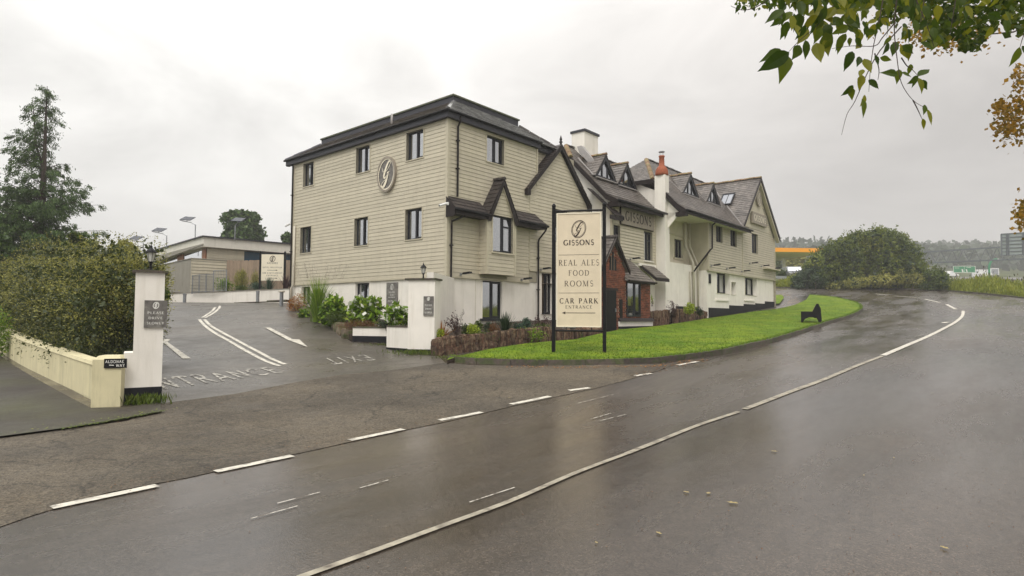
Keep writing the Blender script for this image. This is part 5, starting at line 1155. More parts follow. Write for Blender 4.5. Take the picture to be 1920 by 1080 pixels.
# bed soil
sheet('flower_bed_soil', [(G0(818,667)+Vector((.1,.2,0)))[:2], (G0(1032,642)+Vector((0,.2,0)))[:2], HW(8.4,-.2)[:2], HW(.2,.06)[:2], HW(-.3,-.5)[:2], (G0(815,664)+Vector((0,.5,0)))[:2]], .27, MT['soil'], .4, kind='structure')
sheet('flower_bed_soil', [(G0(655,639)+Vector((.1,.15,0)))[:2], (cm+Vector((0,.1,0)))[:2], HW(-.05,.3)[:2], HW(-.05,10.2)[:2], (G0(553,577)+Vector((.2,0,0)))[:2], (G0(577,591)+Vector((.15,.1,0)))[:2], (G0(622,613)+Vector((.15,.1,0)))[:2]], .2, MT['soil'], .4, kind='structure')
sheet('flower_bed_soil', [HW(10.1,-2.25)[:2], HW(15.9,-2.45)[:2], HW(15.9,-1.6)[:2], HW(10.1,-1.3)[:2]], .45, MT['soil'], .4, kind='structure')
# ================================================================ FITTINGS ON AND ROUND THE HOTEL
def hpt(u, v, t=0.):
    d = ray(u, v); O = Vector((0,0,EYE)); Pp = HW(0, t); k = (Pp-O).dot(HT)/d.dot(HT); P = O+d*k; return (P-HC).dot(HS), P.z
def floodlight(u, v, t, where):
    s, z = hpt(u, v, t); o = empty('floodlight', HW(s, t, z), HROT); tag(o, 'small black floodlight on a bracket %s' % where, 'floodlight', 'floodlights along the base of the boards')
    mb = MB(); mb.box(-.03,.03,-.06,0,-.05,.03); mb.tube([(0,-.05,0),(.0,-.2,.02)], .012, 6); mb.build('bracket', MT['galv'], o)
    mb = MB(); mb.hexa([(-.07,-.52,.01),(.07,-.52,.01),(.07,-.16,-.02),(-.07,-.16,-.02),(-.06,-.50,.07),(.06,-.50,.07),(.06,-.18,.05),(-.06,-.18,.05)]); mb.build('lamp_head', MT['black'], o); return o
for u, v, t, w in [(863,514,-.03,'left of the ground floor window under the bay'), (977,524,-.03,'right of the ground floor window under the bay'), (1013,505,-.03,'just right of the black downpipe, beside the roadside sign'), (1181,486,T2-.03,'above the lean-to roof of the brick porch'),
                   (1333,498,T3,'at the left end of the far clad wing'), (1362,503.5,T3,'above the larger ground floor window of the far wing'), (1390,509,T3,'at the vertical joint in the far wing'), (1405,494,T3,'set higher, below the gable window'), (1427,499,T3,'above the thin ledge on the far gable'), (1449,504,T3,'at the far right corner of the hotel')]:
    floodlight(u, v, t, w)
def cctv(loc, rz, label):
    o = empty('security_camera', loc, rz); tag(o, label, 'camera'); mb = MB(); mb.box(-.03,.03,-.05,0,-.05,.05); mb.tube([(0,-.05,0),(0,-.12,-.03)], .015, 6); mb.build('bracket', MT['white'], o)
    mb = MB(); mb.tube([(0,-.08,.0),(0,-.34,-.10)], .045, 10); mb.build('camera_body', MT['white'], o); mb = MB(); mb.tube([(0,-.345,-.102),(0,-.35,-.104)], .03, 10); mb.build('lens', MT['black'], o)
cctv(HW(-.08,-.15,5.42), HROT-math.pi/2-.3, 'white security camera on the corner above the lean-to roof end'); cctv(HW(-.03,10.2,5.75), HROT-math.pi/2-1.2, 'tiny white security camera on the far left edge of the clad end wall')
mb = MB(); z0_ = 0
# bench --------------------------------------------------------------------
B0 = gp(1521,606,.1); bz = H(B0.x, B0.y)+.10
be = empty('bench', (B0.x, B0.y, bz), R(-27)); be.scale = (1, 1, 1.2); tag(be, 'black timber bench seen end-on on the lawn near the bend', 'bench')
k = 38.6/1.0
for y in (0, 1.25):
    mb = MB(); pts = [(-.42,0),(-.34,0),(-.33,.10),(-.26,.17),(-.10,.23),(.08,.23),(.16,.19),(.21,.22),(.29,.10),(.30,0),(.38,0),(.44,.10),(.43,.26),(.41,.36),(.40,.50),(.36,.62),(.32,.70),(.26,.74),(.20,.68),(.08,.46),(.05,.45),(-.42,.45)]
    # split into convex pieces
    for q in ([(-.42,0),(-.34,0),(-.33,.10),(-.30,.45),(-.42,.45)], [(-.33,.10),(-.26,.17),(-.10,.23),(-.10,.45),(-.30,.45)], [(-.10,.23),(.08,.23),(.08,.45),(-.10,.45)], [(.08,.23),(.16,.19),(.21,.22),(.21,.45),(.08,.45)], [(.21,.22),(.29,.10),(.30,0),(.38,0),(.44,.10),(.43,.26),(.41,.45),(.21,.45)]):
        mb.prism([(a_, y, b_) for a_, b_ in q], (0,.05,0))
    mb.build('end_panel', MT['black'], be)
mb = MB(); mb.box(-.40,.2,.05,1.25,.40,.44); mb.build('seat', MT['black'], be)
for kk in range(4): mb = MB(); z_ = .47+.075*kk; mb.beam((.16+.05*kk,0,z_+.02),(.16+.05*kk,1.3,z_+.02),.03,.06,(.5,0,1)); mb.build('back_slat', MT['black'], be)
mb = MB(); mb.prism([(.06,-.01,.45),(.42,-.01,.45),(.40,-.01,.58),(.32,-.01,.72),(.26,-.01,.76),(.21,-.01,.72)], (0,.06,0)); mb.build('backrest_end', MT['black'], be)
mb = MB(); mb.beam((.05,-.02,.46),(.22,-.02,.74),.012,.02,(0,1,0)); mb.build('edge_strip', MT['wood'], be)

# ================================================================ PLANTS
LM = {
 'fern': leafmat('leaf_bright', (.07,.15,.008), (.19,.31,.015), (.40,.46,.05)),
 'dark': leafmat('leaf_dark', (.015,.03,.012), (.03,.06,.02), (.06,.10,.03)),
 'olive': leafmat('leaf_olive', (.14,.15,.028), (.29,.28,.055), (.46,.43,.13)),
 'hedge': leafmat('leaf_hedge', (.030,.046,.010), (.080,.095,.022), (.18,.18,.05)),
 'mid': leafmat('leaf_mid', (.028,.055,.006), (.075,.115,.012), (.17,.19,.025)),
 'brown': leafmat('leaf_brown', (.09,.035,.012), (.17,.075,.025), (.24,.14,.05)),
 'orange': leafmat('leaf_orange', (.22,.07,.008), (.38,.16,.02), (.45,.27,.04)),
 'purple': leafmat('leaf_purple', (.03,.012,.015), (.07,.03,.03), (.12,.06,.05)),
 'yellow': leafmat('leaf_yellow', (.18,.24,.01), (.34,.42,.02), (.48,.52,.06)),
 'conifer': leafmat('leaf_conifer', (.022,.052,.008), (.060,.115,.018), (.13,.19,.035), trans=.12),
 'grass': leafmat('blade_grass', (.05,.09,.008), (.10,.14,.012), (.20,.22,.04)),
 'white': leafmat('petal', (.6,.62,.5), (.8,.8,.72), (.85,.85,.8)),
 'bluegreen': leafmat('leaf_bluegreen', (.02,.05,.03), (.05,.10,.06), (.10,.16,.10)),
 'twigleaf': leafmat('leaf_overhead', (.020,.05,.003), (.085,.13,.004), (.26,.25,.012), trans=.55),
 'maple': leafmat('leaf_maple', (.09,.085,.008), (.32,.17,.010), (.50,.28,.02), trans=.4),
}
def tones(n, a=.0, b=1.): return np.clip(rng.beta(2, 2.4, n)*(b-a)+a, 0, 1)
def foliage(name, C, size, m, parent, asp=.5, tone=None, **k):
    V = leaves(C, size, asp, **k); me = fast_mesh(name, V, 4, LM[m], tone if tone is not None else tones(len(C))); return link(name, me, parent)
def stems(parent, base, tops, r=.012, m='bark', name='stem'):
    mb = MB()
    for t in tops:
        t = Vector(t); b = Vector(base)+Vector((random.uniform(-.03,.03), random.uniform(-.03,.03), 0)); mid = b.lerp(t, .5)+Vector((random.uniform(-.05,.05), random.uniform(-.05,.05), .06)); mb.tube([b, mid, t], r, 5, r*.4)
    return mb.build(name, MT[m], parent)
def shrub(label, u0, u1, vt, vb, Y, m, n=900, leaf=.07, asp=.5, cat='shrub', up=0., dens=.5, nb=9, hang=None, name='shrub', ground=None, m2=None, depth=.8, group=None):
    """leafy bush filling a patch of the view at distance Y"""
    c = at((u0+u1)/2, vb, Y); rx = (u1-u0)/2*Y/FPX; h = (vb-vt)*Y/FPX; z = c.z
    o = empty(name, (c.x, c.y, z), random.uniform(0, 6)); tag(o, label, cat, group); o.rotation_euler[2] = 0
    bl = []
    for i in range(nb):
        a = random.uniform(0, 6.28); r = random.uniform(0, .6); k = random.uniform(.32, .55); zz = h*random.uniform(.25, .72); bl.append((rx*r*math.cos(a), rx*depth*r*math.sin(a), zz, rx*k, rx*k*depth, min(h*k*.8, h-zz)))
    bl.append((0, 0, h*.4, rx*.85, rx*.8*depth, h*.42))
    C, od = blob_pts(bl, n, .5); C[:, 2] = np.abs(C[:, 2]); foliage('foliage', C, leaf, m, o, asp, up=up, hang=hang, outdir=od, outw=.45)
    if m2: C2, od2 = blob_pts(bl, n//8, .12); C2[:, 2] = np.abs(C2[:, 2]); foliage('flowers', C2, leaf*.7, m2, o, .9, outdir=od2)
    stems(o, (0,0,-.1), [(b[0], b[1], b[2]) for b in bl[:7]], max(.006, rx*.02)); return o
def blades(label, u, v, Y, h, n, m, spread=.5, w=.02, cat='plant', name='spiky_plant', droop=.5, seg=6, heads=None, lift=0):
    """arching strap leaves from one crown"""
    c = at(u, v, Y); o = empty(name, c); tag(o, label, cat)
    a = rng.uniform(0, 2*np.pi, n); tilt = np.abs(rng.normal(.0, spread, n)); L = h*rng.uniform(.7, 1.1, n); V = []; tn = []; base = rng.normal(size=(n, 2))*.04*h
    tb = tones(n)
    for i in range(n):
        dx, dy = math.cos(a[i]), math.sin(a[i]); th = tilt[i]; x = z = 0; P = [(0, 0)]
        for k in range(seg): t_ = th+droop*(k/seg)**1.5*(.4+th); x += math.sin(t_)*L[i]/seg; z += math.cos(t_)*L[i]/seg; P.append((x, z))
        for k in range(seg):
            w0 = w*(1-(k/seg)**2)*.5; w1_ = w*(1-((k+1)/seg)**2)*.5+.0004; (xa, za), (xb, zb_) = P[k], P[k+1]; bx, by = base[i]
            V += [(bx+dx*xa-dy*w0, by+dy*xa+dx*w0, za), (bx+dx*xa+dy*w0, by+dy*xa-dx*w0, za), (bx+dx*xb+dy*w1_, by+dy*xb-dx*w1_, zb_), (bx+dx*xb-dy*w1_, by+dy*xb+dx*w1_, zb_)]; tn.append(tb[i])
    link('leaf_blades', fast_mesh('blades', np.array(V), 4, LM[m], np.array(tn)), o)
    if heads:
        C = []; 
        for i in range(heads):
            aa = random.uniform(0, 6.28); r = random.uniform(.15, .55)*h; 
            for k in range(14): C.append((r*math.cos(aa)*(1+.02*k)+random.gauss(0,.012), r*math.sin(aa)*(1+.02*k)+random.gauss(0,.012), h*(.95+.022*k)))
        foliage('seed_head', np.array(C), .035, 'purple', o, .3, hang=(0,0,1.))
    return o
# bed beside the driveway
shrub('rust brown and orange bush at the far end of the driveway flower bed', 535, 580, 549, 588, 26.0, 'orange', 1500, .07, .3, up=0, hang=(0,0,.4))
blades('tall green fountain grass with fine seed heads against the clad wall', 596, 604, 23.0, 1.75, 520, 'fern', .26, .020, droop=.9, heads=34)
shrub('low bright green leafy plant at the foot of the fountain grass', 556, 590, 574, 612, 24.4, 'fern', 420, .16, .6, up=.6)
shrub('yellow green large-leaved shrub left of the ground floor window on the end wall', 596, 656, 553, 610, 22.0, 'fern', 760, .24, .6, up=.6)
shrub('large-leaved shrub with white flowers under the ground floor window of the end wall', 650, 722, 556, 614, 20.8, 'fern', 1100, .25, .6, up=.6, m2='white')
shrub('small mid green feathery plant between two large-leaved shrubs', 606, 650, 582, 612, 21.4, 'mid', 1400, .07, .25)
shrub('low brown heather along the coping of the low white wall', 622, 724, 598, 619, 19.9, 'brown', 2400, .05, .3, depth=.4, nb=14)
shrub('large-leaved green plant just left of the right gate pillar', 716, 768, 566, 612, 18.6, 'fern', 600, .22, .6, up=.6, m2='white')
shrub('dark low trailing plant on the low wall beside the right gate pillar', 700, 752, 598, 615, 18.9, 'dark', 800, .05, .5, depth=.5)
# bed along the stone wall
blades('orange strap-leaved plant beside the right gate pillar', 828, 641, 17.2, .62, 60, 'orange', .55, .035, droop=.6)
def twiggy(label, u, v, Y, h, w, n=420, m='purple'):
    c = at(u, v, Y); o = empty('twiggy_shrub', c); tag(o, label, 'shrub'); mb = MB(); C = []
    for i in range(16):
        a = random.uniform(0, 6.28); r = random.uniform(.2, 1)*w; hh = h*random.uniform(.5, 1)*(1.25-r/w*.6); tip = Vector((r*math.cos(a), r*math.sin(a), hh)); mid = tip*.5+Vector((0,0,.08)); mb.tube([(0,0,-.1), mid, tip], .006, 4, .002)
        for k in range(n//16): t = random.uniform(.25, 1); p = (mid*(2*t) if t < .5 else mid.lerp(tip, 2*t-1)); C.append((p.x+random.gauss(0,.03), p.y+random.gauss(0,.03), p.z+random.gauss(0,.03)))
    mb.build('stem', MT['bark'], o); foliage('foliage', np.array(C), .042, m, o, .6); return o
twiggy('purple leaved twiggy shrub by the left downpipe of the hotel front', 858, 632, 18.0, .85, .42, 620)
shrub('small yellow green plant at the foot of the right gate pillar', 814, 834, 616, 637, 17.0, 'yellow', 420, .05, .5)
shrub('yellow flowering low plant in the bed left of the ground floor window', 872, 904, 606, 630, 17.7, 'yellow', 700, .055, .5)
shrub('round dark green small bush beside the yellow plant', 884, 908, 600, 624, 18.2, 'mid', 600, .05, .5)
blades('spiky dark green plant in front of the ground floor window', 947, 626, 18.5, .68, 170, 'dark', .5, .028, droop=.25)
shrub('brownish grassy tuft left of the spiky dark plant', 912, 940, 603, 628, 18.2, 'brown', 400, .09, .15, hang=(0,0,1.))
shrub('dark green bush left of the second downpipe', 972, 1000, 594, 622, 19.4, 'bluegreen', 800, .055, .5)
twiggy('purple twiggy shrub around the foot of the second downpipe', 1014, 620, 19.8, .55, .5, 520)
shrub('low mixed green clump at the right end of the stone wall bed', 990, 1036, 604, 624, 19.6, 'mid', 900, .05, .5)
shrub('trailing green foliage over the stone wall right of the orange plant', 850, 935, 618, 648, 17.6, 'mid', 900, .055, .5, depth=.35, nb=14)
shrub('mixed low plants spilling over the stone wall below the spiky plant', 930, 1030, 612, 640, 18.6, 'fern', 1100, .06, .45, depth=.3, nb=14)
shrub('green filler foliage between the purple twiggy shrub and the yellow plant', 864, 884, 606, 630, 18.3, 'mid', 500, .06, .5)
shrub('low dark green plants along the white wall left of the spiky plant', 905, 932, 602, 624, 18.9, 'dark', 600, .06, .4)
shrub('low green and brown planting right of the spiky dark plant', 958, 984, 603, 625, 18.9, 'bluegreen', 600, .06, .4)
shrub('low creeping green plant behind the roadside sign', 1050, 1100, 622, 636, 20.6, 'mid', 600, .05, .5, depth=.4)
shrub('small green weed at the foot of the brick porch door', 1155, 1168, 616, 625, 23.5, 'fern', 120, .05, .5)
twiggy('dark twiggy shrub in front of the tall white chimney', 1265, 592, 28.0, .75, .55, 500)
shrub('bright yellow green round shrub by the pale waste pipes', 1279, 1306, 566, 590, 28.4, 'yellow', 900, .07, .5)
shrub('small dark bush right of the bright yellow green shrub', 1302, 1322, 574, 592, 29.0, 'dark', 500, .06, .5)
shrub('sprig of yellow green climber on the right edge of the brick porch', 1219, 1226, 552, 570, 25.6, 'yellow', 50, .06, .6, name='climber')
# weeds at the foot of the pillars
def weeds(label, px, Y, n, h=.12, sp=(.5,.12), name='weed_patch', m='grass'):
    c = at(px[0], px[1], Y); o = empty(name, (c.x, c.y, H(c.x, c.y)+.01)); tag(o, label, 'weeds'); C = rng.normal(size=(n, 3))*np.array([sp[0]*.45, sp[1]*.5, 0]); C[:, 2] = rng.uniform(.0, h, n)
    foliage('blade_tuft', C, h*1.1, m, o, .14, hang=(0,0,1.2))['kind'] = 'stuff'; return o
weeds('yellow green weeds at the foot of the left gate pillar', (268,752), 10.3, 420, .13, (.42,.14)); weeds('weeds along the foot of the right gate pillar', (785,668), 16.6, 500, .10, (.9,.25)); weeds('weeds on the tarmac below the low white wall', (720,655), 18.3, 260, .07, (1.1,.3))
weeds('weeds and moss at the left tip of the lawn', (850,678), 15.8, 300, .07, (.7,.2))

# ---------------------------------------------------------------- big hedge
hd = empty('big_hedge', (w0.x-.6, w0.y+1.6, H(w0.x, w0.y))); tag(hd, 'big overgrown cotoneaster hedge behind the cream wall, olive on top and dark below', 'hedge')
dw = (w1-w0).normalized(); qb = Vector((dw.y, -dw.x, 0)); qb = qb if qb.x > 0 else -qb
base = hd.location; bl = []; core = []
Lw = (w1-w0).length
for i in range(34):
    k = i/33*1.35; p = w0+dw*(Lw*k)
    top = 1.55+1.15*math.sin(min(1.35, k*3.6+.12))**.9+.18*math.sin(i*1.7)-.25*max(0, k-.9)
    for j in range(3):
        for zz in np.arange(.55, top, .55):
            off = .55+j*.85+random.uniform(-.1,.1)-(.12 if .9 < zz < 2.0 else 0)-.10*(zz < 1); rr = random.uniform(.42,.66)
            if zz > top-.6: rr *= .85; off += .35
            c = p+qb*off; bl.append((c.x-base.x, c.y-base.y, H(c.x,c.y)+zz-base.z, rr, rr, rr*.9))
# the further lobe showing over the pillar
for i in range(16):
    c = at(random.uniform(196, 286), 560, random.uniform(13.2, 15.0)); 
    for v in (504, 520, 540, 565, 600): q = at(0, v, c.y); bl.append((c.x-base.x, c.y-base.y, EYE+(590-v)/FPX*c.y-base.z+random.uniform(-.1,.1)-.12, .5, .5, .42))
def proj_ok(b):
    x, y, z = b[0]+base.x, b[1]+base.y, b[2]+base.z
    if y < 3: return False
    u = 960+FPX*x/y; ur = u+b[3]*FPX/y*.95
    if y > 12.6 and x > -5: return False
    return ur < (236 if y < 12.6 else 318)
bl = [b for b in bl if proj_ok(b)]
C, od = blob_pts(bl, 125000, .32); zrel = C[:, 2]; 
hi = 1/(1+np.exp(-(zrel-(1.25+.25*np.sin(C[:,0]*2.1)+.25*rng.normal(size=len(C))))*3.5)); isT = rng.random(len(C)) < hi*.9  # olive leaves become more frequent with height, darker green ones below
foliage('foliage', C[~isT], .052, 'hedge', hd, .5, outdir=od[~isT], outw=.4); foliage('upper_foliage', C[isT], .050, 'olive', hd, .38, outdir=od[isT], outw=.6, hang=None)
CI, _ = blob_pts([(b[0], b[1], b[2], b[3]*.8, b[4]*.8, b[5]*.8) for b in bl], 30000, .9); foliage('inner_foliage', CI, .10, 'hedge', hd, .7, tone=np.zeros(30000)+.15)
# long shoots standing out of it
mb = MB(); CT = []
idx = rng.choice(len(bl), 420)
for i in idx:
    b = bl[i]; d = unit(1)[0]; d[2] = abs(d[2])*.9+.25; d /= np.linalg.norm(d); a = np.array(b[:3])+d*b[3]*.8; e = a+d*random.uniform(.2,.42); e[2] -= .04
    mb.tube([a, (a+e)/2+np.array([0,0,.03]), e], .004, 3, .001)
    for t in np.linspace(.1, 1, 12): CT.append(a+(e-a)*t+rng.normal(size=3)*.012)
mb.build('shoot', MT['bark'], hd)['kind'] = 'stuff'; foliage('shoot_leaves', np.array(CT), .045, 'olive', hd, .45)
shrub('rough green undergrowth at the far left behind the cream wall', -60, 26, 560, 668, 15.8, 'fern', 2600, .08, .3, cat='undergrowth', name='undergrowth', nb=14)
shrub('sprig of green leaves sticking out behind the left gate pillar', 298, 322, 540, 572, 13.2, 'mid', 420, .08, .4)

# ---------------------------------------------------------------- trees on the left
def conifer(label, u, vtop, vbase, Y, rw, seed=1, name='conifer_tree'):
    r = random.Random(seed); c = at(u, vbase, Y); c.z = H(c.x, c.y); Ht = EYE+(589-vtop)/FPX*Y-c.z
    o = empty(name, c); tag(o, label, 'tree'); mb = MB(); mb.tube([(0,0,-.3),(.05,0,Ht*.5),(0,.05,Ht*.99)], .24, 8, .012); mb.tube([(0,0,Ht*.62),(-.45,.1,Ht*.72),(-.62,0,Ht*.93)], .07, 6, .008); mb.build('trunk', MT['bark'], o)
    br = MB(); C = []; D = []
    def spray(z, x0, a, L, f):
        up_ = .25+.35*(1-f); d = Vector((math.cos(a), math.sin(a), up_)); b = Vector((x0,0,z)); tip = b+d*L+Vector((0,0,-.10*L*f)); mid = b+d*L*.55+Vector((0,0,.05*L)); br.tube([b, mid, tip], .010+.022*f, 4, .004)
        nc = max(3, int(L*4.6))
        for q in range(nc):
            if r.random() < .12: continue
            t = .22+.78*(q+r.random()*.6)/nc; p = b.lerp(mid, t/.55) if t < .55 else mid.lerp(tip, min(1, (t-.55)/.45)); side = Vector((-d.y, d.x, 0))*r.gauss(0, .10+.16*L*(1-abs(t-.5))); p = p+side+Vector((0,0,-abs(side.length)*.3)); cl = r.uniform(.10,.22)*(1.15-.5*t)
            for w_ in range(int(60*(.6+f*1.5))): k = r.random(); C.append((p.x+r.gauss(0,cl*.6)+d.x*k*.12, p.y+r.gauss(0,cl*.6)+d.y*k*.12, p.z-k*cl*1.9+r.gauss(0,.03))); D.append((d.x*.55, d.y*.55, -.75))
    z = Ht*.08
    while z < Ht*.985:
        f = 1-z/Ht; reach = rw*(f**.78)+.10
        for j in range(8 if f > .5 else 6 if f > .35 else 4):
            a = r.uniform(0, 6.28)
            if f < .5 and math.cos(a) > .3 and r.random() < .55: continue
            spray(z+r.uniform(-.1,.1), 0, a, reach*r.choice([.45,.7,.9,1.0,1.15]), f)
        if .10 < f < .38: spray(z, -.5, r.uniform(2, 4.4), reach*.6, f)
        z += .17+.13*f+(.10 if f < .5 else 0)
    br.build('branch', MT['bark'], o); foliage('crown', np.array(C), .115, 'conifer', o, .28, hang=np.array(D)); return o
conifer('tall loose conifer rising behind the hedge at the left', 70, 150, 560, 28, 2.9, 3)
def tree(label, u0, u1, vt, vb, Y, m, n=6000, leaf=.3, nb=26, hr=.35, seed=3, name='broadleaf_tree', asp=.6, flat=1., base_z=None):
    r = random.Random(seed); c = at((u0+u1)/2, vb, Y); g = H(c.x, c.y) if base_z is None else base_z; rx = (u1-u0)/2*Y/FPX; zt = EYE+(593-vt)/FPX*Y; h = zt-g
    o = empty(name, (c.x, c.y, g)); tag(o, label, 'tree'); zl = EYE+(593-vb)/FPX*Y-g; zl = max(zl, 0.3); bl = []
    for i in range(nb):
        a = r.uniform(0, 6.28); t = r.random(); rr = rx*(1-.55*t)*r.uniform(.2,.85); k = r.uniform(.2,.36); zz = zl+(h-zl)*(.12+.78*t); bl.append((rr*math.cos(a), rr*math.sin(a), zz, rx*k, rx*k, min(rx*k*flat, max(.3, h-zz))))
    C, od = blob_pts(bl, n, .4); foliage('crown', C, leaf, m, o, asp, outdir=od, outw=.35)
    mb = MB(); mb.tube([(0,0,-.3),(0,.05,zl+(h-zl)*.3),(0,0,h*.8)], max(.08, rx*.06), 7, .03); [mb.tube([(0,0,zl*.9), (b[0]*.5, b[1]*.5, (b[2]+zl)/2), b[:3]], max(.03, rx*.02), 4, .01) for b in bl[:12]]; mb.build('trunk', MT['bark'], o); return o
tree('round dark pine behind the flat roof of the low building', 404, 500, 397, 462, 62, 'conifer', 9000, .42, 34, seed=5, name='pine_tree')
tree('dark tree top just left of the hotel edge behind the low building', 524, 556, 436, 470, 60, 'conifer', 1800, .4, 12, seed=6)
tree('green bushy tree between the conifer and the hedge top', 112, 190, 442, 500, 24, 'mid', 4200, .14, 20, seed=7)
tree('dense dark tree mass at the far left below the conifer', -90, 30, 400, 520, 26, 'conifer', 9000, .2, 24, seed=9)
tree('low olive green bush crown behind the hedge near the lantern', 196, 262, 456, 500, 22, 'olive', 2600, .12, 14, seed=8)

# ================================================================ LOW BUILDING AND TERRACE BEHIND THE DRIVEWAY
YA2 = R(46.5); K = at(378, 500, 38); K.z = 0; AR = math.pi/2-YA2
an = empty('clubhouse_building', (K.x, K.y, 0), AR); tag(an, 'low flat-roofed building with white fascia and long windows behind the driveway', 'building')
za = lambda v, Y=38: EYE+(590.3-v)/FPX*Y
zr0, zr1 = za(462.5), za(444)
mb = MB(); mb.box(0,13,-.25,14,zr0,zr1); mb.build('roof_fascia', MT['whiteold'], an); mb = MB(); mb.box(-.12,13.1,-.37,14.1,zr1,zr1+.07); mb.build('roof_cap', MT['fascia'], an)
mb = MB(); mb.prism([(-.06,-.3,zr0+.18),(-.06,14,zr0+.18),(-.06,14,zr0-.35),(-.06,-.3,zr0+.1)], (.06,0,0)); mb.build('eaves_board', MT['panel'], an)
mb = MB(); mb.box(.35,2.6,.05,13.5,2.2,zr0); mb.build('wall', MT['clad'], an); mb = MB(); mb.box(2.6,13,.6,13.5,2.2,zr0-.02); mb.build('wall', MT['whiteold'], an)
zz = za(480)
for i in range(7): mb = MB(); mb.box(.33,2.6,.02,.05,zz-.05+.14*i,zz-.05+.132+.14*i) if zz+.14*i < zr0-.1 else None; (mb.build('cladding_plank', MT['clad'], an) if mb.f else None)
for i in range(5): mb = MB(); x = 2.7+2.05*i; mb.poly([(x,.52,za(488)),(x+1.99,.52,za(488)),(x+1.99,.52,zr0-.03),(x,.52,zr0-.03)]); mb.build('blue_window', MT['glassb'], an); mb = MB(); mb.box(x-.05,x,.46,.55,za(488),zr0); mb.build('window_post', MT['fascia'], an)
mb = MB(); mb.box(2.6,13,.45,.6,za(490),za(488)); mb.build('window_sill', MT['wood'], an)
# long left side: window strip with timber posts
mb = MB(); mb.poly([(.33,1.2,za(492)),(.33,13,za(492)),(.33,13,zr0-.2),(.33,1.2,zr0-.05)]); mb.build('long_window', MT['glass'], an)
for y, m_ in ((.2,'rust'),(.55,'rust'),(5.2,'rust'),(5.7,'rust'),(6.2,'rust')): mb = MB(); mb.box(.27,.33,y,y+.32,za(494),zr0-.05); mb.build('timber_panel', MT[m_], an)
# enclosure in front: panels to the left, boards to the right
E0 = at(357, 548, 34.2); eb = empty('screen_wall', (E0.x, E0.y, 0), AR); tag(eb, 'screen of pale grey panels and olive boards standing on the white terrace wall', 'screen wall')
ze0, ze1 = EYE+(590.3-549)/FPX*34.2, EYE+(590.3-485)/FPX*34.2
for i in range(6): mb = MB(); mb.box(0,.08,.02+1.55*i,1.55*i+1.54,ze0-.5,ze1); mb.build('panel', MT['panel'], eb)
mb = MB(); mb.box(.05,3.2,.09,.16,ze0-.5,ze1); mb.build('backing_board', MT['cladback'], eb)
z = ze0-.1
while z < ze1-.1: mb = MB(); mb.hexa([(.0,-.03,z+.01),(3.2,-.03,z+.01),(3.2,.09,z+.01),(0,.09,z+.01),(0,-.01,z+.17),(3.2,-.01,z+.17),(3.2,.09,z+.17),(0,.09,z+.17)]); mb.build('cladding_plank', MT['clad'], eb); z += .175
mb = MB(); mb.box(-.03,3.22,-.05,.18,ze1,ze1+.05); mb.build('coping', MT['panel'], eb); mb = MB(); mb.box(-.04,.1,-.04,9.3,ze1+.0,ze1+.04); mb.build('coping', MT['panel'], eb)
# timber fence behind the planting
f0, f1 = at(424, 540, 35.5), at(560, 540, 35.0); f0.z = f1.z = 0; fe = empty('timber_fence', (0,0,0)); tag(fe, 'weathered vertical board fence behind the terrace planting', 'fence')
nB = 38; zf = EYE+(591-488)/FPX*35.3
bmz = MB(); bmz.box(-.06,.06,-.012,.012,0,zf-2.6); bme = bmz.mesh('fence_board', MT['wood'])
for i in range(nB): p = f0.lerp(f1, (i+.5)/nB); o = link('fence_board', bme, fe, (p.x, p.y, 2.6), math.atan2(f1.y-f0.y, f1.x-f0.x)+random.uniform(-.04,.04)); o.scale.z = random.uniform(.985, 1.01)
mb = MB(); mb.beam((f0.x,f0.y+.04,3.2),(f1.x,f1.y+.04,3.2),.05,.08); mb.beam((f0.x,f0.y+.04,zf-.4),(f1.x,f1.y+.04,zf-.4),.05,.08); mb.build('fence_rail', MT['wood'], fe)
# white terrace wall
tw = empty('terrace_wall', (0,0,0)); tag(tw, 'low white retaining wall across the top of the driveway', 'wall')
TWp = [at(296,575,33.8), at(357,571,33.6), at(430,570,33.2), at(500,569,32.8), at(552,568,32.4)]; tops = [553.5,549.5,547,543.5,541]
for i in range(4):
    p, r = TWp[i].copy(), TWp[i+1].copy(); zp, zr = EYE+(590.6-tops[i])/FPX*p.y, EYE+(590.6-tops[i+1])/FPX*r.y
    mb = MB(); mb.hexa([(p.x,p.y,1.6),(r.x,r.y,1.6),(r.x,r.y+.3,1.6),(p.x,p.y+.3,1.6),(p.x,p.y,zp),(r.x,r.y,zr),(r.x,r.y+.3,zr),(p.x,p.y+.3,zp)]); mb.build('wall_panel', MT['render'], tw)
    mb = MB(); mb.hexa([(p.x,p.y-.03,zp),(r.x,r.y-.03,zr),(r.x,r.y+.33,zr),(p.x,p.y+.33,zp),(p.x,p.y-.03,zp+.04),(r.x,r.y-.03,zr+.04),(r.x,r.y+.33,zr+.04),(p.x,p.y+.33,zp+.04)]); mb.build('coping', MT['panel'], tw)
mb = MB(); mb.box(TWp[0].x-6,TWp[-1].x+.5,33.9,60,1.5,2.85); tr_ = mb.build('terrace', MT['soil']); tr_['kind'] = 'structure'
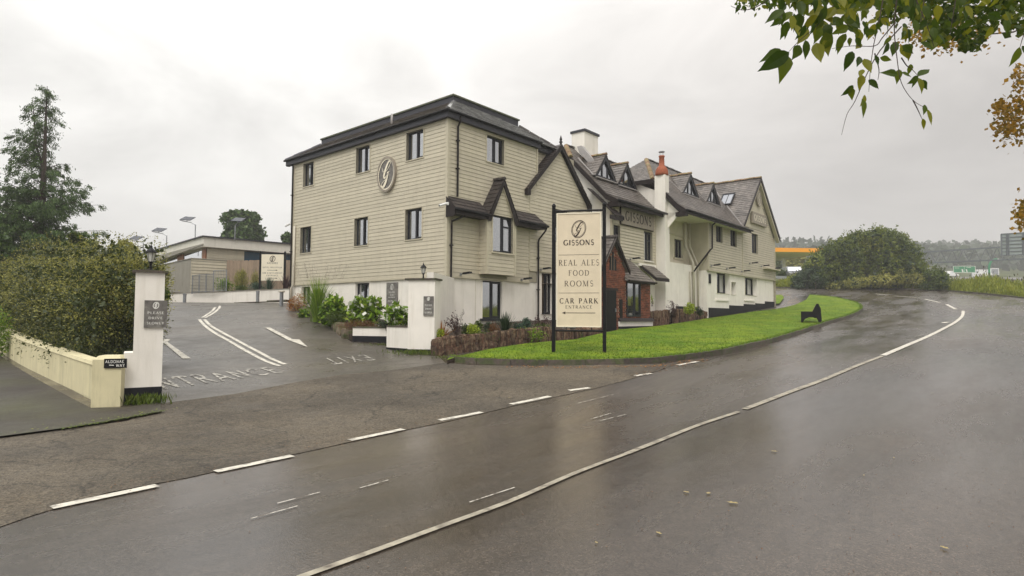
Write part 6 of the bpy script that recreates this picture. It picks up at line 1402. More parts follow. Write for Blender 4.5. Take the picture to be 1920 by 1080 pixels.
# railings on the wall
ra = empty('railing', (0,0,0)); tag(ra, 'galvanised railing with mesh panels on the white terrace wall', 'railing')
rp = [at(u, v, Y) for u, v, Y in ((360,551,33.4),(373,549,33.3),(386,548.5,33.2),(400,547.5,33.1),(424,546,33.2))]
for i, p in enumerate(rp): h = (35 if i < 3 else 40)/FPX*p.y; mb = MB(); mb.box(p.x-.025,p.x+.025,p.y-.02,p.y+.02,p.z,p.z+h); mb.build('post', MT['galv'], ra)
for i in range(4):
    p, r = rp[i], rp[i+1]; h = (34 if i < 3 else 40)/FPX*p.y
    for zz_ in (.06, h): mb = MB(); mb.beam((p.x,p.y,p.z+zz_),(r.x,r.y,r.z+zz_),.03,.03); mb.build('rail', MT['galv'], ra)
    nb_ = 6 if i < 3 else 7
    for j in range(1, nb_+1): q = p.lerp(r, j/(nb_+1)); mb = MB(); mb.box(q.x-.008,q.x+.008,q.y-.008,q.y+.008,q.z+.06,q.z+h); mb.build('baluster', MT['galv'], ra)
# bollards
def bollard(u, vt, vb, Y, label, cap=False):
    c = at(u, vb, Y); h = (vb-vt)/FPX*Y; o = empty('bollard', c); tag(o, label, 'bollard', 'bollards along the white terrace wall'); mb = MB(); mb.tube([(0,0,-.2),(0,0,h)], .085, 12); mb.build('shaft', MT['galv'], o, smooth=False)
    mb = MB(); mb.lathe([(.10,h-.02),(.10,h+.03),(.02,h+.05)] if not cap else [(.14,h),(.16,h+.03),(.14,h+.07),(.02,h+.08)], 12); mb.build('cap', MT['galv' if not cap else 'pipecream'], o)
bollard(346, 552, 567, 33.0, 'leftmost grey bollard against the white terrace wall'); bollard(483, 547, 565, 32.0, 'grey bollard below the terrace reception sign'); bollard(527.5, 548, 571, 28.5, 'bollard with a pale rounded cap near the hotel edge', True)
mb = MB(); p, q = at(443,568,32.6), at(506,566,31.5); mb.beam((p.x,p.y,p.z),(q.x,q.y,q.z+.0),.3,.05); mb.beam((q.x,q.y,q.z+.02),(q.x+1.1,q.y-.3,q.z+.06),.5,.10); o = mb.build('drain_kerb', MT['kerb']); o['kind'] = 'structure'
# planting on the terrace
shrub('yellow green feathery grass clump on the terrace left of the white sign', 436, 470, 504, 548, 33.9, 'olive', 1600, .16, .12, hang=(0,0,1.), name='grass_clump', cat='grass clump')
shrub('green bush behind the railing on the terrace', 402, 440, 520, 548, 33.9, 'fern', 1200, .10, .4)
shrub('round green low bush on the terrace wall', 434, 468, 533, 548, 33.5, 'mid', 800, .07, .5); shrub('dark green bush on the terrace under the sign', 462, 500, 528, 546, 33.6, 'bluegreen', 900, .09, .4)
blades('blue green strap-leaved plant under the white terrace sign', 505, 545, 33.0, .75, 120, 'bluegreen', .6, .05, droop=.5); blades('brown strap-leaved plant right of the white terrace sign', 536, 545, 33.0, .95, 80, 'purple', .35, .05, droop=.4)
shrub('pale grass heads behind the terrace sign', 468, 490, 505, 540, 34.4, 'olive', 700, .15, .12, hang=(0,0,1.), name='grass_clump', cat='grass clump')
# terrace sign
c0_ = at(510, 548, 33.3); ts = empty('terrace_sign', (c0_.x, c0_.y, c0_.z), R(3)); tag(ts, 'cream double-post sign on the terrace pointing to hotel reception, bar and restaurant', 'sign')
Zs = lambda v: EYE+(590.8-v)/FPX*33.3-c0_.z; kk = 33.3/FPX
for s_ in (-1, 1): mb = MB(); mb.box(s_*22.5*kk-.05, s_*22.5*kk+.05,-.05,.05,-.4,Zs(473)); mb.lathe([(.06,Zs(473)),(.06,Zs(472)),(.01,Zs(470))], 10, (s_*22.5*kk,0,0)); mb.build('post', MT['black'], ts)
mb = MB(); mb.box(-22*kk,22*kk,-.03,.03,Zs(475.5),Zs(474)); mb.build('crossbar', MT['black'], ts)
mb = MB(); mb.box(-20.5*kk,20.5*kk,-.03,.03,Zs(526),Zs(476.5)); b_ = mb.build('board', MT['signedge'], ts)
Pt = lambda x, z: (x, -.034, z)
mb = MB(); emblem(mb, Pt, 0, Zs(485), .15, .17, .02, 2, .1); mb.build('emblem', MT['ink'], b_)
word('GISSONS', Pt, 0, Zs(494.5), .09, 'ink', b_, .2, .08, .16, width=.58); word('HOTEL RECEPTION', Pt, 0, Zs(502.5), .075, 'ink', b_, .16, .07, .2, width=1.05); word('BAR & RESTAURANT', Pt, 0, Zs(513), .075, 'ink', b_, .16, .07, .2, width=1.05); word('ENTRANCE', Pt, 0, Zs(517.5), .07, 'ink', b_, .16, .07, .2, width=.62)
for v in (506.5, 521.5): mb = MB(); rect_line(Pt, -.28, .20, Zs(v+.3), Zs(v-.4), mb); mb.poly([Pt(.30,Zs(v)),Pt(.19,Zs(v+1.1)),Pt(.19,Zs(v-1.1))]); mb.build('arrow', MT['ink'], b_)
# solar lamps on the flat roof
def solar(u, v, Y, label, base_v, flip=1, a=-.2):
    c = at(u, v, Y); o = empty('solar_lamp', (c.x+flip*.55, c.y, EYE+(590-base_v)/FPX*Y-.5), 0); tag(o, label, 'solar lamp', 'solar lamps above the low building'); h = c.z-o.location.z
    mb = MB(); mb.tube([(0,0,.38),(0,0,h-.35)], .03, 6); mb.build('pole', MT['galv'], o); mb = MB(); mb.tube([(0,0,h-.38),(-flip*.3,0,h-.22),(-flip*.8,0,h-.12)], .022, 6); mb.build('arm', MT['galv'], o); mb = MB(); mb.beam((-flip*.62,0,h-.16),(-flip*1.0,0,h-.08),.12,.05); mb.build('lamp_head', MT['galv'], o)
    mb = MB(); n_ = Vector((flip*.05, -.35, .2)); cx_ = -flip*.55; mb.hexa([(cx_-.38,-.2,h-.08),(cx_+.30,-.2,h-.13),(cx_+.44,.22,h+.14),(cx_-.24,.22,h+.19),(cx_-.38,-.22,h-.05),(cx_+.30,-.22,h-.10),(cx_+.44,.20,h+.17),(cx_-.24,.20,h+.22)]); mb.build('solar_panel', MT['solar'], o); mb = MB(); mb.tube([(cx_,0,h-.15),(cx_,0,h+.03)], .02, 6); mb.build('bracket', MT['galv'], o)
solar(255, 447, 43, 'leftmost solar lamp, seen just above the lantern', 470); solar(298, 432, 41, 'second solar lamp from the left above the low building', 462); solar(351, 411, 39, 'tallest solar lamp near the roof corner of the low building', 446); solar(446, 413, 39, 'solar lamp in front of the round dark pine', 446, -.3)
# ================================================================ BEYOND THE BEND
# big bush on the verge
LM['bush'] = leafmat('leaf_bush', (.035,.06,.006), (.125,.165,.014), (.28,.28,.035), trans=.3)
def bushmass(label, name, px, Y, m, n, leaf, cat='bush', split=None, seed=1, up_extra=0):
    """px: outline samples (u, vtop); fills down to the ground at distance about Y"""
    r = random.Random(seed); bl = []; c = at(sum(p[0] for p in px)/len(px), 540, Y); g0 = H(c.x, c.y); o = empty(name, (c.x, c.y, g0)); tag(o, label, cat)
    for (u0, v0), (u1, v1) in zip(px[:-1], px[1:]):
        for t in (.0, .5):
            u, v = u0+(u1-u0)*t, v0+(v1-v0)*t
            for k in range(4):
                yy = Y+r.uniform(-1, 1)*1.6+k*1.3; q = at(u, v, yy); g = H(q.x, q.y)
                z = q.z-.75
                while z > g+.2:
                    rr = r.uniform(.65, 1.0)*min(1.1, .35+(q.z-g)*.25); bl.append((q.x-c.x+r.uniform(-.4,.4), yy-c.y+r.uniform(-.5,.5)-(q.z-z)*.22, z-g0, rr, rr, rr*.85)); z -= 1.0
    C, od = blob_pts(bl, n, .35); C[:, 2] = np.maximum(C[:, 2], .05)
    ph = np.sin(C[:,0]*.9+1)+np.sin(C[:,2]*1.7+C[:,0]*.6)+np.sin(C[:,0]*2.3-C[:,2]*1.1); tn = np.clip(tones(len(C))*.7+.14+.11*ph, 0, 1); foliage('foliage', C, leaf, m, o, .6, outdir=od, outw=.35, tone=tn)
    tops = [b for b in bl if b[2] > np.percentile([q[2] for q in bl], 55)]; S_ = []
    for b in r.sample(tops, min(len(tops), 46)):
        d = Vector((r.uniform(-.6,.6), r.uniform(-.3,.3), 1)).normalized(); L = r.uniform(.5, 1.3); 
        for t in np.linspace(.3, 1, 16): p_ = Vector(b[:3])+d*(b[3]*.7+L*t*.8); S_.append((p_.x+r.gauss(0,.09), p_.y+r.gauss(0,.09), p_.z+r.gauss(0,.06)))
    foliage('shoot_leaves', np.array(S_), leaf*.8, m, o, .5, tone=tones(len(S_), .2, 1))
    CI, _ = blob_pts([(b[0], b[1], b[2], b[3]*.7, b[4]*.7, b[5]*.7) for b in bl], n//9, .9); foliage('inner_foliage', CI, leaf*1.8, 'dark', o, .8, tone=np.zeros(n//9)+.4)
    mb = MB(); [mb.tube([(b[0]*.85, b[1], -.3), (b[0], b[1], b[2])], .05, 4, .02) for b in bl[::9]]; mb.build('stem', MT['bark'], o); return o
bushmass('large rounded dark green bush on the bank at the bend', 'roadside_bush', [(1512,520),(1520,492),(1536,474),(1554,460),(1580,446),(1610,435),(1640,428),(1664,431),(1688,444),(1704,462),(1716,486),(1722,506)], 63, 'bush', 46000, .24, seed=2)
bushmass('small round bush at the right foot of the large bush', 'roadside_bush', [(1734,520),(1745,506),(1754,505),(1764,518)], 60, 'mid', 4500, .22, seed=3)
bushmass('dark low bush nearest the hotel at the left foot of the large bush', 'roadside_bush', [(1490,534),(1500,512),(1518,500),(1534,508),(1548,520)], 61, 'dark', 8000, .2, seed=4)
bushmass('trailing brown green scrub along the foot of the large bush', 'roadside_scrub', [(1560,524),(1600,518),(1640,513),(1680,510),(1730,508)], 59.5, 'olive', 9000, .18, 'scrub', seed=5)
# tall weeds and grasses on the verge: uncountable
def verge_grass(name, label, poly_line, wdt, n, h, m, off=.3):
    L = resample(poly_line, .5); L2 = [p for p in L]; idx = rng.integers(0, len(L2)-1, n); t = rng.random(n); A_ = np.array([(p.x, p.y) for p in L2]); P = A_[idx]*(1-t[:, None])+A_[idx+1]*t[:, None]
    d = A_[idx+1]-A_[idx]; d /= np.linalg.norm(d, axis=1)[:, None]; q = np.column_stack([d[:, 1], -d[:, 0]]); s = off+wdt*rng.random(n); P = P+q*s[:, None]
    hh = h*(.45+.55*np.clip((s-off)/2.0, 0, 1)); z = HN(P[:, 0], P[:, 1]); C = np.column_stack([P, z+hh*rng.uniform(.1, 1, n)]); o = foliage(name, C, .5, m, None, .13, hang=(0,0,1.3)); o['kind'] = 'stuff'; o['label'] = label; return o
vl = far_kerb[:]
vl2 = [p for p in vl if p.y > 20]
vr = [p for p in vl2]
# verge lies on the outer side (right of travel from the hotel)
verge_grass('verge_weeds', 'yellow green tall grass and weeds on the bank beyond the bend', vr, 5.5, 60000, 1.15, 'yg', -6.2 if False else .5) if False else None
LM['verge'] = leafmat('verge_blade', (.11,.15,.006), (.24,.27,.010), (.38,.36,.05), trans=.2)
LM['vdark'] = leafmat('verge_dark', (.03,.035,.015), (.07,.06,.03), (.13,.09,.05), trans=.1)
cen = Vector((30, 35, 0))
def outer(line, dist):
    out = offset(line, dist); return out if (out[len(out)//2]-cen).length > (line[len(line)//2]-cen).length else offset(line, -dist)
sgn_ = -1 if (offset(vr, -1)[len(vr)//2]-cen).length > (vr[len(vr)//2]-cen).length else 1
def scatter_verge(name, label, d0, d1, n, h, m, size, asp, seed_clump=0):
    L2 = resample(vr, .5); A_ = np.array([(p.x, p.y) for p in L2]); idx = rng.integers(0, len(A_)-1, n); t = rng.random(n)[:, None]; P = A_[idx]*(1-t)+A_[idx+1]*t; d = A_[idx+1]-A_[idx]; d /= np.linalg.norm(d, axis=1)[:, None]
    q = np.column_stack([-d[:, 1], d[:, 0]])*sgn_; s = d0+(d1-d0)*rng.random(n); P = P+q*s[:, None]; z = HN(P[:, 0], P[:, 1]); hh = h*(.35+.65*np.clip((s-d0)/1.8, 0, 1))*(.75+.35*np.sin(P[:,0]*1.3)*np.sin(P[:,1]*.9+1)+.12*rng.normal(size=n)); hh = np.maximum(hh, .1)
    C = np.column_stack([P, z+hh*rng.uniform(.05, 1, n)]); o = foliage(name, C, size, m, None, asp, hang=(0,0,1.3)); tag(o, label, None, None, 'stuff'); return o
scatter_verge('verge_grass', 'bright yellow green rough grass on the bank beyond the bend', .6, 6.5, 90000, 1.35, 'verge', .42, .16)
scatter_verge('verge_weeds', 'brown seed heads and dark weeds standing in the rough grass of the bank', 3.2, 7.5, 6500, 1.9, 'vdark', .30, .3)
# lawn blades along the visible lawn
Kc = np.array(lawn_poly); n = 60000; x0, y0 = Kc.min(0); x1, y1 = Kc.max(0); gx = rng.uniform(x0, x1, n*4); gy = rng.uniform(y0, y1, n*4); ins = np.zeros(len(gx), bool); j = len(Kc)-1
for i in range(len(Kc)):
    c = ((Kc[i,1] > gy) != (Kc[j,1] > gy)) & (gx < (Kc[j,0]-Kc[i,0])*(gy-Kc[i,1])/(Kc[j,1]-Kc[i,1]+1e-12)+Kc[i,0]); ins ^= c; j = i
gx, gy = gx[ins], gy[ins]; pr_ = np.clip((24-gy)/8, .25, 1); kp = rng.random(len(gx)) < pr_; gx, gy = gx[kp][:n], gy[kp][:n]
LM['lawn'] = leafmat('lawn_blade', (.06,.135,.004), (.10,.185,.006), (.20,.24,.02), trans=.2)
C = np.column_stack([gx, gy, HN(gx, gy)+.125]); o = foliage('lawn_grass', C, .065, 'lawn', None, .16, hang=(0,0,.8)); tag(o, 'short bright green grass of the lawn', None, None, 'stuff')
# ragged grass fringe over the kerb
Kf = resample(KI, .05); P = np.array([(p.x, p.y) for p in Kf]); P = np.repeat(P, 9, 0)+rng.normal(size=(len(P)*9, 2))*.05; C = np.column_stack([P, HN(P[:,0], P[:,1])+.14]); o = foliage('kerb_fringe', C, .085, 'lawn', None, .16, hang=(0,0,.5), tone=tones(len(C), .35, 1)); tag(o, 'ragged grass growing over the kerb', None, None, 'stuff')
# fallen leaves and grit
def litter(name, label, px, n, size, m, sp=.25, dz=.02):
    L = [gp(*p) for p in px]; L = resample(L, .1); A_ = np.array([(p.x, p.y) for p in L]); P = A_[rng.integers(0, len(A_), n)]+rng.normal(size=(n, 2))*sp; C = np.column_stack([P, HN(P[:,0], P[:,1])+dz]); k = len(C)
    a = rng.uniform(0, 6.28, k); s = size*rng.uniform(.5, 1.3, k); u_ = np.column_stack([np.cos(a), np.sin(a), rng.normal(0, .15, k)])*s[:, None]/2; w_ = np.column_stack([-np.sin(a), np.cos(a), rng.normal(0, .15, k)])*s[:, None]*.32
    V = np.stack([C-u_, C+w_, C+u_, C-w_], 1).reshape(-1, 3); o = link(name, fast_mesh(name, V, 4, LM[m], tones(k))); tag(o, label, None, None, 'stuff')
litter('fallen_leaves', 'orange brown leaf litter along the kerb and the dashed line', [(960,688),(1075,690),(1150,688),(1230,688),(1290,679),(1320,676)], 420, .05, 'orange', .10)
litter('fallen_leaves', 'brown leaves and grit between the dashes', [(1180,706),(1240,694),(1300,684)], 160, .045, 'brown', .14); litter('fallen_leaves', 'small brown debris along the far kerb edge', [(1400,660),(1500,636),(1570,612)], 90, .05, 'brown', .25)
litter('fallen_leaves', 'leaf litter along the pavement edge', [(60,812),(180,795),(300,773)], 60, .03, 'yellow', .10, .045); litter('fallen_leaves', 'scattered leaf litter in the driveway mouth', [(300,790),(420,760),(560,730)], 30, .035, 'brown', .5)
litter('fallen_leaves', 'scattered leaves lying on the lawn', [(880,670),(1150,665),(1400,625),(1540,590)], 170, .05, 'orange', 1.0, .15)
litter('road_grit', 'dark grit and specks scattered over the wet road', [(900,1000),(1300,900),(1700,800),(1850,960),(1500,1040)], 900, .014, 'brown', 1.1, .006)
litter('road_grit', 'grit along the dashed line', [(100,950),(400,880),(650,825),(900,775)], 500, .018, 'brown', .22, .012)
LM['fleaf'] = leafmat('pale_fallen_leaf', (.26,.20,.08), (.40,.31,.13), (.48,.40,.2))
fl_spots = [(1287,925,.06),(1328,927,.06),(1373,945,.085),(1452,848,.07),(1235,1002,.05),(1620,893,.03),(1748,738,.04),(1787,739,.03),(1771,1030,.06),(1676,860,.03),(955,747,.05),(1118,1020,.03)]
flm = MB(); flm.poly([(-.5,0,0),(-.3,.2,.03),(-.1,.14,.02),(.1,.34,.05),(.2,.14,.02),(.5,.05,.06),(.22,-.1,.02),(.12,-.3,.05),(-.08,-.14,.02),(-.3,-.22,.04)]); flme = flm.mesh('fallen_leaf', LM['fleaf'])
where = ['left of the pair ahead of the centre line','right of the pair in the near lane','curled brown, nearest of the three in the near lane','alone in the middle of the near lane','alone near the bottom of the picture','tiny, right of the middle of the lane','left of two specks at far right','right of two specks at far right','twig-like, near the bottom right','speck on the right of the road','at the end of the second dash from the kerb','small, low in the picture by the centre line']
at_ = flme.attributes.new('tone', 'FLOAT', 'FACE') if 'tone' not in flme.attributes else flme.attributes['tone']; at_.data.foreach_set('value', [.7]*len(flme.polygons))
for (u, v, s), w_ in zip(fl_spots, where):
    p = gp(u, v); o = link('fallen_leaf', flme, None, (p.x, p.y, H(p.x, p.y)+.012), random.uniform(0, 6)); o.scale = (s*1.15,)*3; tag(o, 'fallen leaf on the wet road, '+w_, 'leaf', 'fallen leaves on the road')
# moss strip in the pavement joint and along the left kerb
litter('moss', 'moss along the pavement edge', [(120,808),(200,795),(303,775)], 500, .03, 'grass', .03, .04)

# petrol station ---------------------------------------------------------------
def wz(v, Y, u=1480): return EYE+(593.3+.00523*(u-960)-v)/FPX*Y
ps = empty('filling_station_canopy', (at(1500,500,85).x, 85, 6.4), R(4)); tag(ps, 'filling station canopy with orange edge band behind the bush', 'canopy'); px0 = ps.location.x
fz0, fz1 = wz(472,85)-6.4, wz(464.5,85)-6.4
mb = MB(); mb.box(-7,4.2,0,.25,fz0,fz1); mb.box(-7,-6.75,.25,13,fz0,fz1); mb.box(3.95,4.2,.25,13,fz0,fz1); mb.build('edge_band', MT['orange'], ps)
mb = MB(); mb.box(-6.9,4.1,.25,12.9,fz0,fz0+.12); mb.build('soffit', MT['whiteold'], ps)
for x, y in ((-2.9,3),(-2.9,9),(2.5,9)): mb = MB(); mb.box(x-.18,x+.18,y-.18,y+.18,-.5,fz0); mb.build('column', MT['white'], ps)
mb = MB(); mb.box(-3.4,-2.9,2.4,2.7,1.5,3.0); mb.build('price_board', MT['white'], ps); mb = MB(); mb.box(-3.1,-2.9,2.35,2.39,1.6,2.8); mb.build('blue_panel', mat('blue_panel', (.02,.03,.12), .4), ps)
for x in (-2.6, .2): mb = MB(); mb.box(x,x+.9,4,4.5,-.3,1.5); mb.box(x+.05,x+.85,3.97,4,.7,1.3); mb.build('fuel_pump', MT['orange'], ps)
tree('olive tree behind the filling station forecourt', 1466, 1520, 478, 516, 112, 'olive', 5000, .5, 18, seed=11); tree('dark green trees behind the canopy at the hotel edge', 1430, 1475, 480, 516, 118, 'mid', 3500, .5, 14, seed=12)
shrub('clipped green hedge by the hotel edge behind the guard rail', 1448, 1480, 505, 522, 76, 'mid', 1500, .2, .5, cat='hedge', name='low_hedge')
# guard rail
gr = empty('guard_rail', (0,0,0)); tag(gr, 'galvanised guard rail between the slip road and the forecourt', 'guard rail')
A1, A2 = at(1440,519,72), at(1530,523,68); mb = MB(); mb.beam(A1, A2, .08, .32); mb.build('rail', MT['galv'], gr)
for i in range(9): p = A1.lerp(A2, i/8.); mb = MB(); mb.box(p.x-.06,p.x+.06,p.y+.02,p.y+.12,p.z-1.1,p.z); mb.build('post', MT['wood'], gr)
shrub('bright grass bank under the guard rail', 1440, 1500, 524, 541, 66, 'verge' if 'verge' in LM else 'grass', 2500, .25, .12, hang=(0,0,1.), cat='grass bank', name='grass_bank', depth=.4)
# vehicles ----------------------------------------------------------------------
def vehicle(name, label, cat, loc, rz, L, W, Hh_, kind='van', m='white'):
    o = empty(name, loc, rz); tag(o, label, cat); hw = W/2; bon = {'van': .22, 'car': .28, 'pickup': .25}[kind]
    mb = MB()
    if kind == 'van': prof = [(-L/2,.35),(-L/2,Hh_*.95),(-L/2+.15,Hh_),(L/2-L*bon-.55,Hh_),(L/2-L*bon,Hh_*.62),(L/2-.1,Hh_*.5),(L/2,.4)]
    elif kind == 'car': prof = [(-L/2,.35),(-L/2,Hh_*.62),(-L/2+.35,Hh_*.95),(-L*.12,Hh_),(L*.08,Hh_*.97),(L*.22,Hh_*.62),(L/2-.1,Hh_*.5),(L/2,.4)]
    else: prof = [(-L/2,.4),(-L/2,Hh_*.6),(-L*.08,Hh_*.6),(-L*.05,Hh_),(L*.15,Hh_),(L*.25,Hh_*.62),(L/2-.1,Hh_*.52),(L/2,.45)]
    mb.prism([(x,-hw,z) for x, z in prof], (0,W,0)); b_ = mb.build('body', MT[m], o); bevel(b_, .07)
    ws = {'van': (L/2-L*bon-.5, L/2-L*bon-.02), 'car': (L*.09, L*.21), 'pickup': (L*.16, L*.24)}[kind]
    mb = MB(); mb.poly([(ws[0]+.06,-hw*.85,Hh_*.93),(ws[0]+.06,hw*.85,Hh_*.93),(ws[1]+.06,hw*.9,Hh_*.66),(ws[1]+.06,-hw*.9,Hh_*.66)]); mb.build('windscreen', MT['glass'], o)
    for s_ in (-1, 1): mb = MB(); y = s_*(hw+.008); mb.poly([(ws[0]-.7,y,Hh_*.9),(ws[0]-.05,y,Hh_*.9),(ws[1]-.15,y,Hh_*.64),(ws[0]-.7,y,Hh_*.64)]); mb.build('side_window', MT['glass'], o)
    mb = MB(); mb.poly([(-L/2-.01,-hw*.75,Hh_*.9),(-L/2-.01,hw*.75,Hh_*.9),(-L/2-.01,hw*.75,Hh_*.62),(-L/2-.01,-hw*.75,Hh_*.62)]); mb.build('rear_window', MT['glass'], o)
    for x in (-L*.31, L*.31):
        for s_ in (-1, 1): mb = MB(); mb.tube([(x,s_*(hw-.2),.33),(x,s_*(hw+.01),.33)], .33, 14); w_ = mb.build('wheel', MT['rubber'], o); mb = MB(); mb.tube([(x,s_*(hw+.005),.33),(x,s_*(hw+.02),.33)], .18, 10); mb.build('rim', MT['galv'], w_)
    for s_ in (-1, 1): mb = MB(); mb.box(L/2-.06,L/2+.005,s_*(hw-.3)-.15,s_*(hw-.3)+.15,Hh_*.36,Hh_*.45); mb.build('headlight', MT['lead'], o)
    return o
p = at(1486, 519, 76); vehicle('parked_van', 'silver grey van seen behind the guard rail beside the hotel edge', 'van', (p.x, p.y, p.z-.5), R(-100), 4.6, 1.8, 1.75, 'van', 'galv')
def onhill(u, v): p = gp(u, v); return p
for u, k, nm, lb, L, W, hh, m in ((1778,'pickup','pickup_truck','white pickup truck on the far dual carriageway, leftmost of the far vehicles',5.0,1.9,1.8,'white'), (1844,'van','white_van','white van on the far dual carriageway left of the green lamp post',5.2,2.0,2.2,'white')):
    p = at(u, 517.5, 165); vehicle(nm, lb, 'truck' if k == 'pickup' else 'van', (p.x, p.y, H(p.x, p.y)+.1), R(8), L, W, hh, k, m)
p = at(1864, 516, 165); lo = empty('lorry', (p.x, p.y, H(p.x, p.y)+.1), R(60)); tag(lo, 'white lorry seen from behind on the far dual carriageway', 'lorry')
mb = MB(); mb.box(-1.2,3.5,-.9,.9,.8,2.6); mb.build('box_body', MT['white'], lo); mb = MB(); mb.box(-1.22,-1.21,-.75,.75,.9,2.4); mb.build('rear_door', MT['galv'], lo); mb = MB(); mb.box(3.55,5,-.9,.9,.6,2.2); mb.build('cab', MT['white'], lo)
for x in (-.5, 4.2):
    for s_ in (-1, 1): mb = MB(); mb.tube([(x,s_*.6,.4),(x,s_*.92,.4)], .4, 12); mb.build('wheel', MT['rubber'], lo)
# dual carriageway
sheet('dual_carriageway', [(90,150),(330,128),(345,152),(110,182)], .08, mat('far_tarmac', (.16,.15,.14), .7, .1, .05), 6, kind='structure')
# green sign and lamp
p = at(1808, 511.5, 150); gs_ = empty('road_sign', (p.x, p.y, p.z), R(-4)); tag(gs_, 'green rectangular direction sign with white border beside the far carriageway', 'sign')
mb = MB(); mb.box(-2.65,2.65,-.05,.05,0,1.7); bb = mb.build('board', MT['green'], gs_); mb = MB(); [mb.box(*q) for q in ((-2.65,2.65,-.07,-.055,1.6,1.7),(-2.65,2.65,-.07,-.055,0,.1),(-2.65,-2.55,-.07,-.055,.1,1.6),(2.55,2.65,-.07,-.055,.1,1.6),(-.03,.03,-.07,-.055,.1,1.6))]; mb.build('border', MT['inkw'], bb)
mb = MB(); mb.poly([(-.7,-.07,.9),(-.35,-.07,.9),(-.2,-.07,.15),(-.5,-.07,.15)]); mb.poly([(.3,-.07,.9),(.6,-.07,.9),(.8,-.07,.15),(.5,-.07,.15)]); mb.box(-2.2,-1.2,-.07,-.06,1.15,1.25); mb.box(.5,1.6,-.07,-.06,1.3,1.4); mb.build('lane_arrows', MT['inkw'], bb)
for x in (-1.8, 1.8): mb = MB(); mb.box(x-.08,x+.08,.06,.2,-3,1.5); mb.build('post', MT['galv'], gs_)
p = at(1855, 516, 130); gl_ = empty('lamp_post', (p.x, p.y, p.z-1)); tag(gl_, 'green curved lamp post beside the far carriageway', 'lamp post'); mb = MB(); mb.tube([(0,0,0),(0,0,2.6),(.1,0,3.3),(.45,0,3.9),(1.0,0,4.3),(1.7,0,4.5)], .2, 8); mb.build('curved_pole', MT['green'], gl_); mb = MB(); mb.box(1.5,2.1,-.12,.12,4.42,4.56); mb.build('lamp_head', MT['white'], gl_)
# gantry -------------------------------------------------------------------------
ga = empty('sign_gantry', (0,0,0)); tag(ga, 'grey steel lattice gantry with the back of a large sign over the far road', 'gantry')
Yg = 100; xa, xb = at(1722,480,Yg+8).x, at(2080,470,Yg-8).x
def gt(f, top): u = 1722+(2080-1722)*f; v = (473-f*24*(358/185)*.5 if top else 493.5-f*16*(358/185)*.5); Y = Yg+8-16*f; return at(u, v, Y)
for top in (0, 1):
    for dy in (0, 1.4): a, b = gt(0, top), gt(1, top); mb = MB(); mb.beam(a+Vector((0,dy,0)), b+Vector((0,dy,0)), .16, .18); mb.build('chord', MT['gantry'], ga)
nb_ = 17
for i in range(nb_):
    f0_, f1_ = i/nb_, (i+.5)/nb_; f2_ = (i+1)/nb_; mb = MB(); mb.beam(gt(f0_,1), gt(f1_,0), .08, .08); mb.build('brace', MT['gantry'], ga); mb = MB(); mb.beam(gt(f1_,0), gt(f2_,1), .08, .08); mb.build('brace', MT['gantry'], ga)
b = gt(1, 0); mb = MB(); mb.box(b.x-.3,b.x+.3,b.y-.3,b.y+.3,H(b.x,b.y)-1,b.z+2); mb.build('column', MT['gantry'], ga); b = gt(0, 0); mb = MB(); mb.box(b.x-.3,b.x+.3,b.y-.3,b.y+.3,H(b.x,b.y)-1,b.z+2); mb.build('column', MT['gantry'], ga)
sa, sb = at(1876, 479, 91.5), at(1990, 474, 88); st_, sbt = at(1875.5, 439, 91.5), at(1990, 432, 88)
mb = MB(); mb.prism([sa, sb, sbt, st_], (0,-.08,0)); sp_ = mb.build('sign_panel', mat('sign_back', (.27,.31,.31), .5, .08), ga)
for i in range(7): f = i/6; a, b = sa.lerp(st_, f), sb.lerp(sbt, f); mb = MB(); mb.beam(a+Vector((0,-.14,0)), b+Vector((0,-.14,0)), .1, .12); mb.build('stiffener', MT['gantry'], ga)
for f in (.0, .09, .12, .36, .39, .64, .67): a, b = sa.lerp(sb, f), st_.lerp(sbt, f); mb = MB(); mb.beam(a+Vector((0,-.22,0)), b+Vector((0,-.22,0)), .12, .12, (0,1,0)); mb.build('stiffener', MT['gantry'], ga)
# wooded hill: one far mass
n = 90000; fx = rng.uniform(100, 900, n); fy = 235+rng.random(n)**.8*430; hz = 10+2.0*np.sin(fx*.05)+1.2*np.sin(fx*.13+1)+1.0*np.sin(fx*.31+fy)+rng.normal(size=n)*.3
C = np.column_stack([fx, fy, HN(fx, fy)+hz*rng.uniform(.1, 1, n)]); o = foliage('far_wood', C, 3.4, 'dark', None, .7); tag(o, 'misty wooded hill on the horizon at the right', None, None, 'stuff')
LM['farf'] = LM['mid']
n = 9000; fx = rng.uniform(-500, 130, n); fy = 300+rng.random(n)*120; C = np.column_stack([fx, fy, HN(fx, fy)+rng.uniform(0, 9, n)]); o = foliage('far_wood', C, 5, 'hedge', None, .7); tag(o, 'low line of far trees behind the hotel', None, None, 'stuff')

# ================================================================ OVERHANGING BRANCHES (near, upper right)
tr = empty('overhanging_tree', (7.6, 5.2, H(7.6, 5.2))); tag(tr, 'green leaved tree reaching in from the upper right over the road', 'tree'); tb = tr.location
def rel(p): return Vector(p)-tb
mb = MB(); mb.tube([(0,0,-.3),(-.1,0,2.2),(-.3,-.1,4.4),(-.5,-.2,7.0)], .24, 10, .08); mb.build('trunk', MT['bark'], tr)
YT = 4.7; mb = MB()
limbs = [[rel((7.3,5.1,4.4)), rel(at(2150,-220,5.0)), rel(at(1900,-120,4.8)), rel(at(1700,-70,4.7)), rel(at(1560,-50,4.6)), rel(at(1480,-40,4.5))], [rel((7.25,5.1,5.0)), rel(at(2050,-260,6.4)), rel(at(1850,-100,6.8)), rel(at(1750,-40,7.0))], [rel(at(1700,-70,4.7)), rel(at(1560,-30,5.0)), rel(at(1440,-20,5.2))]]
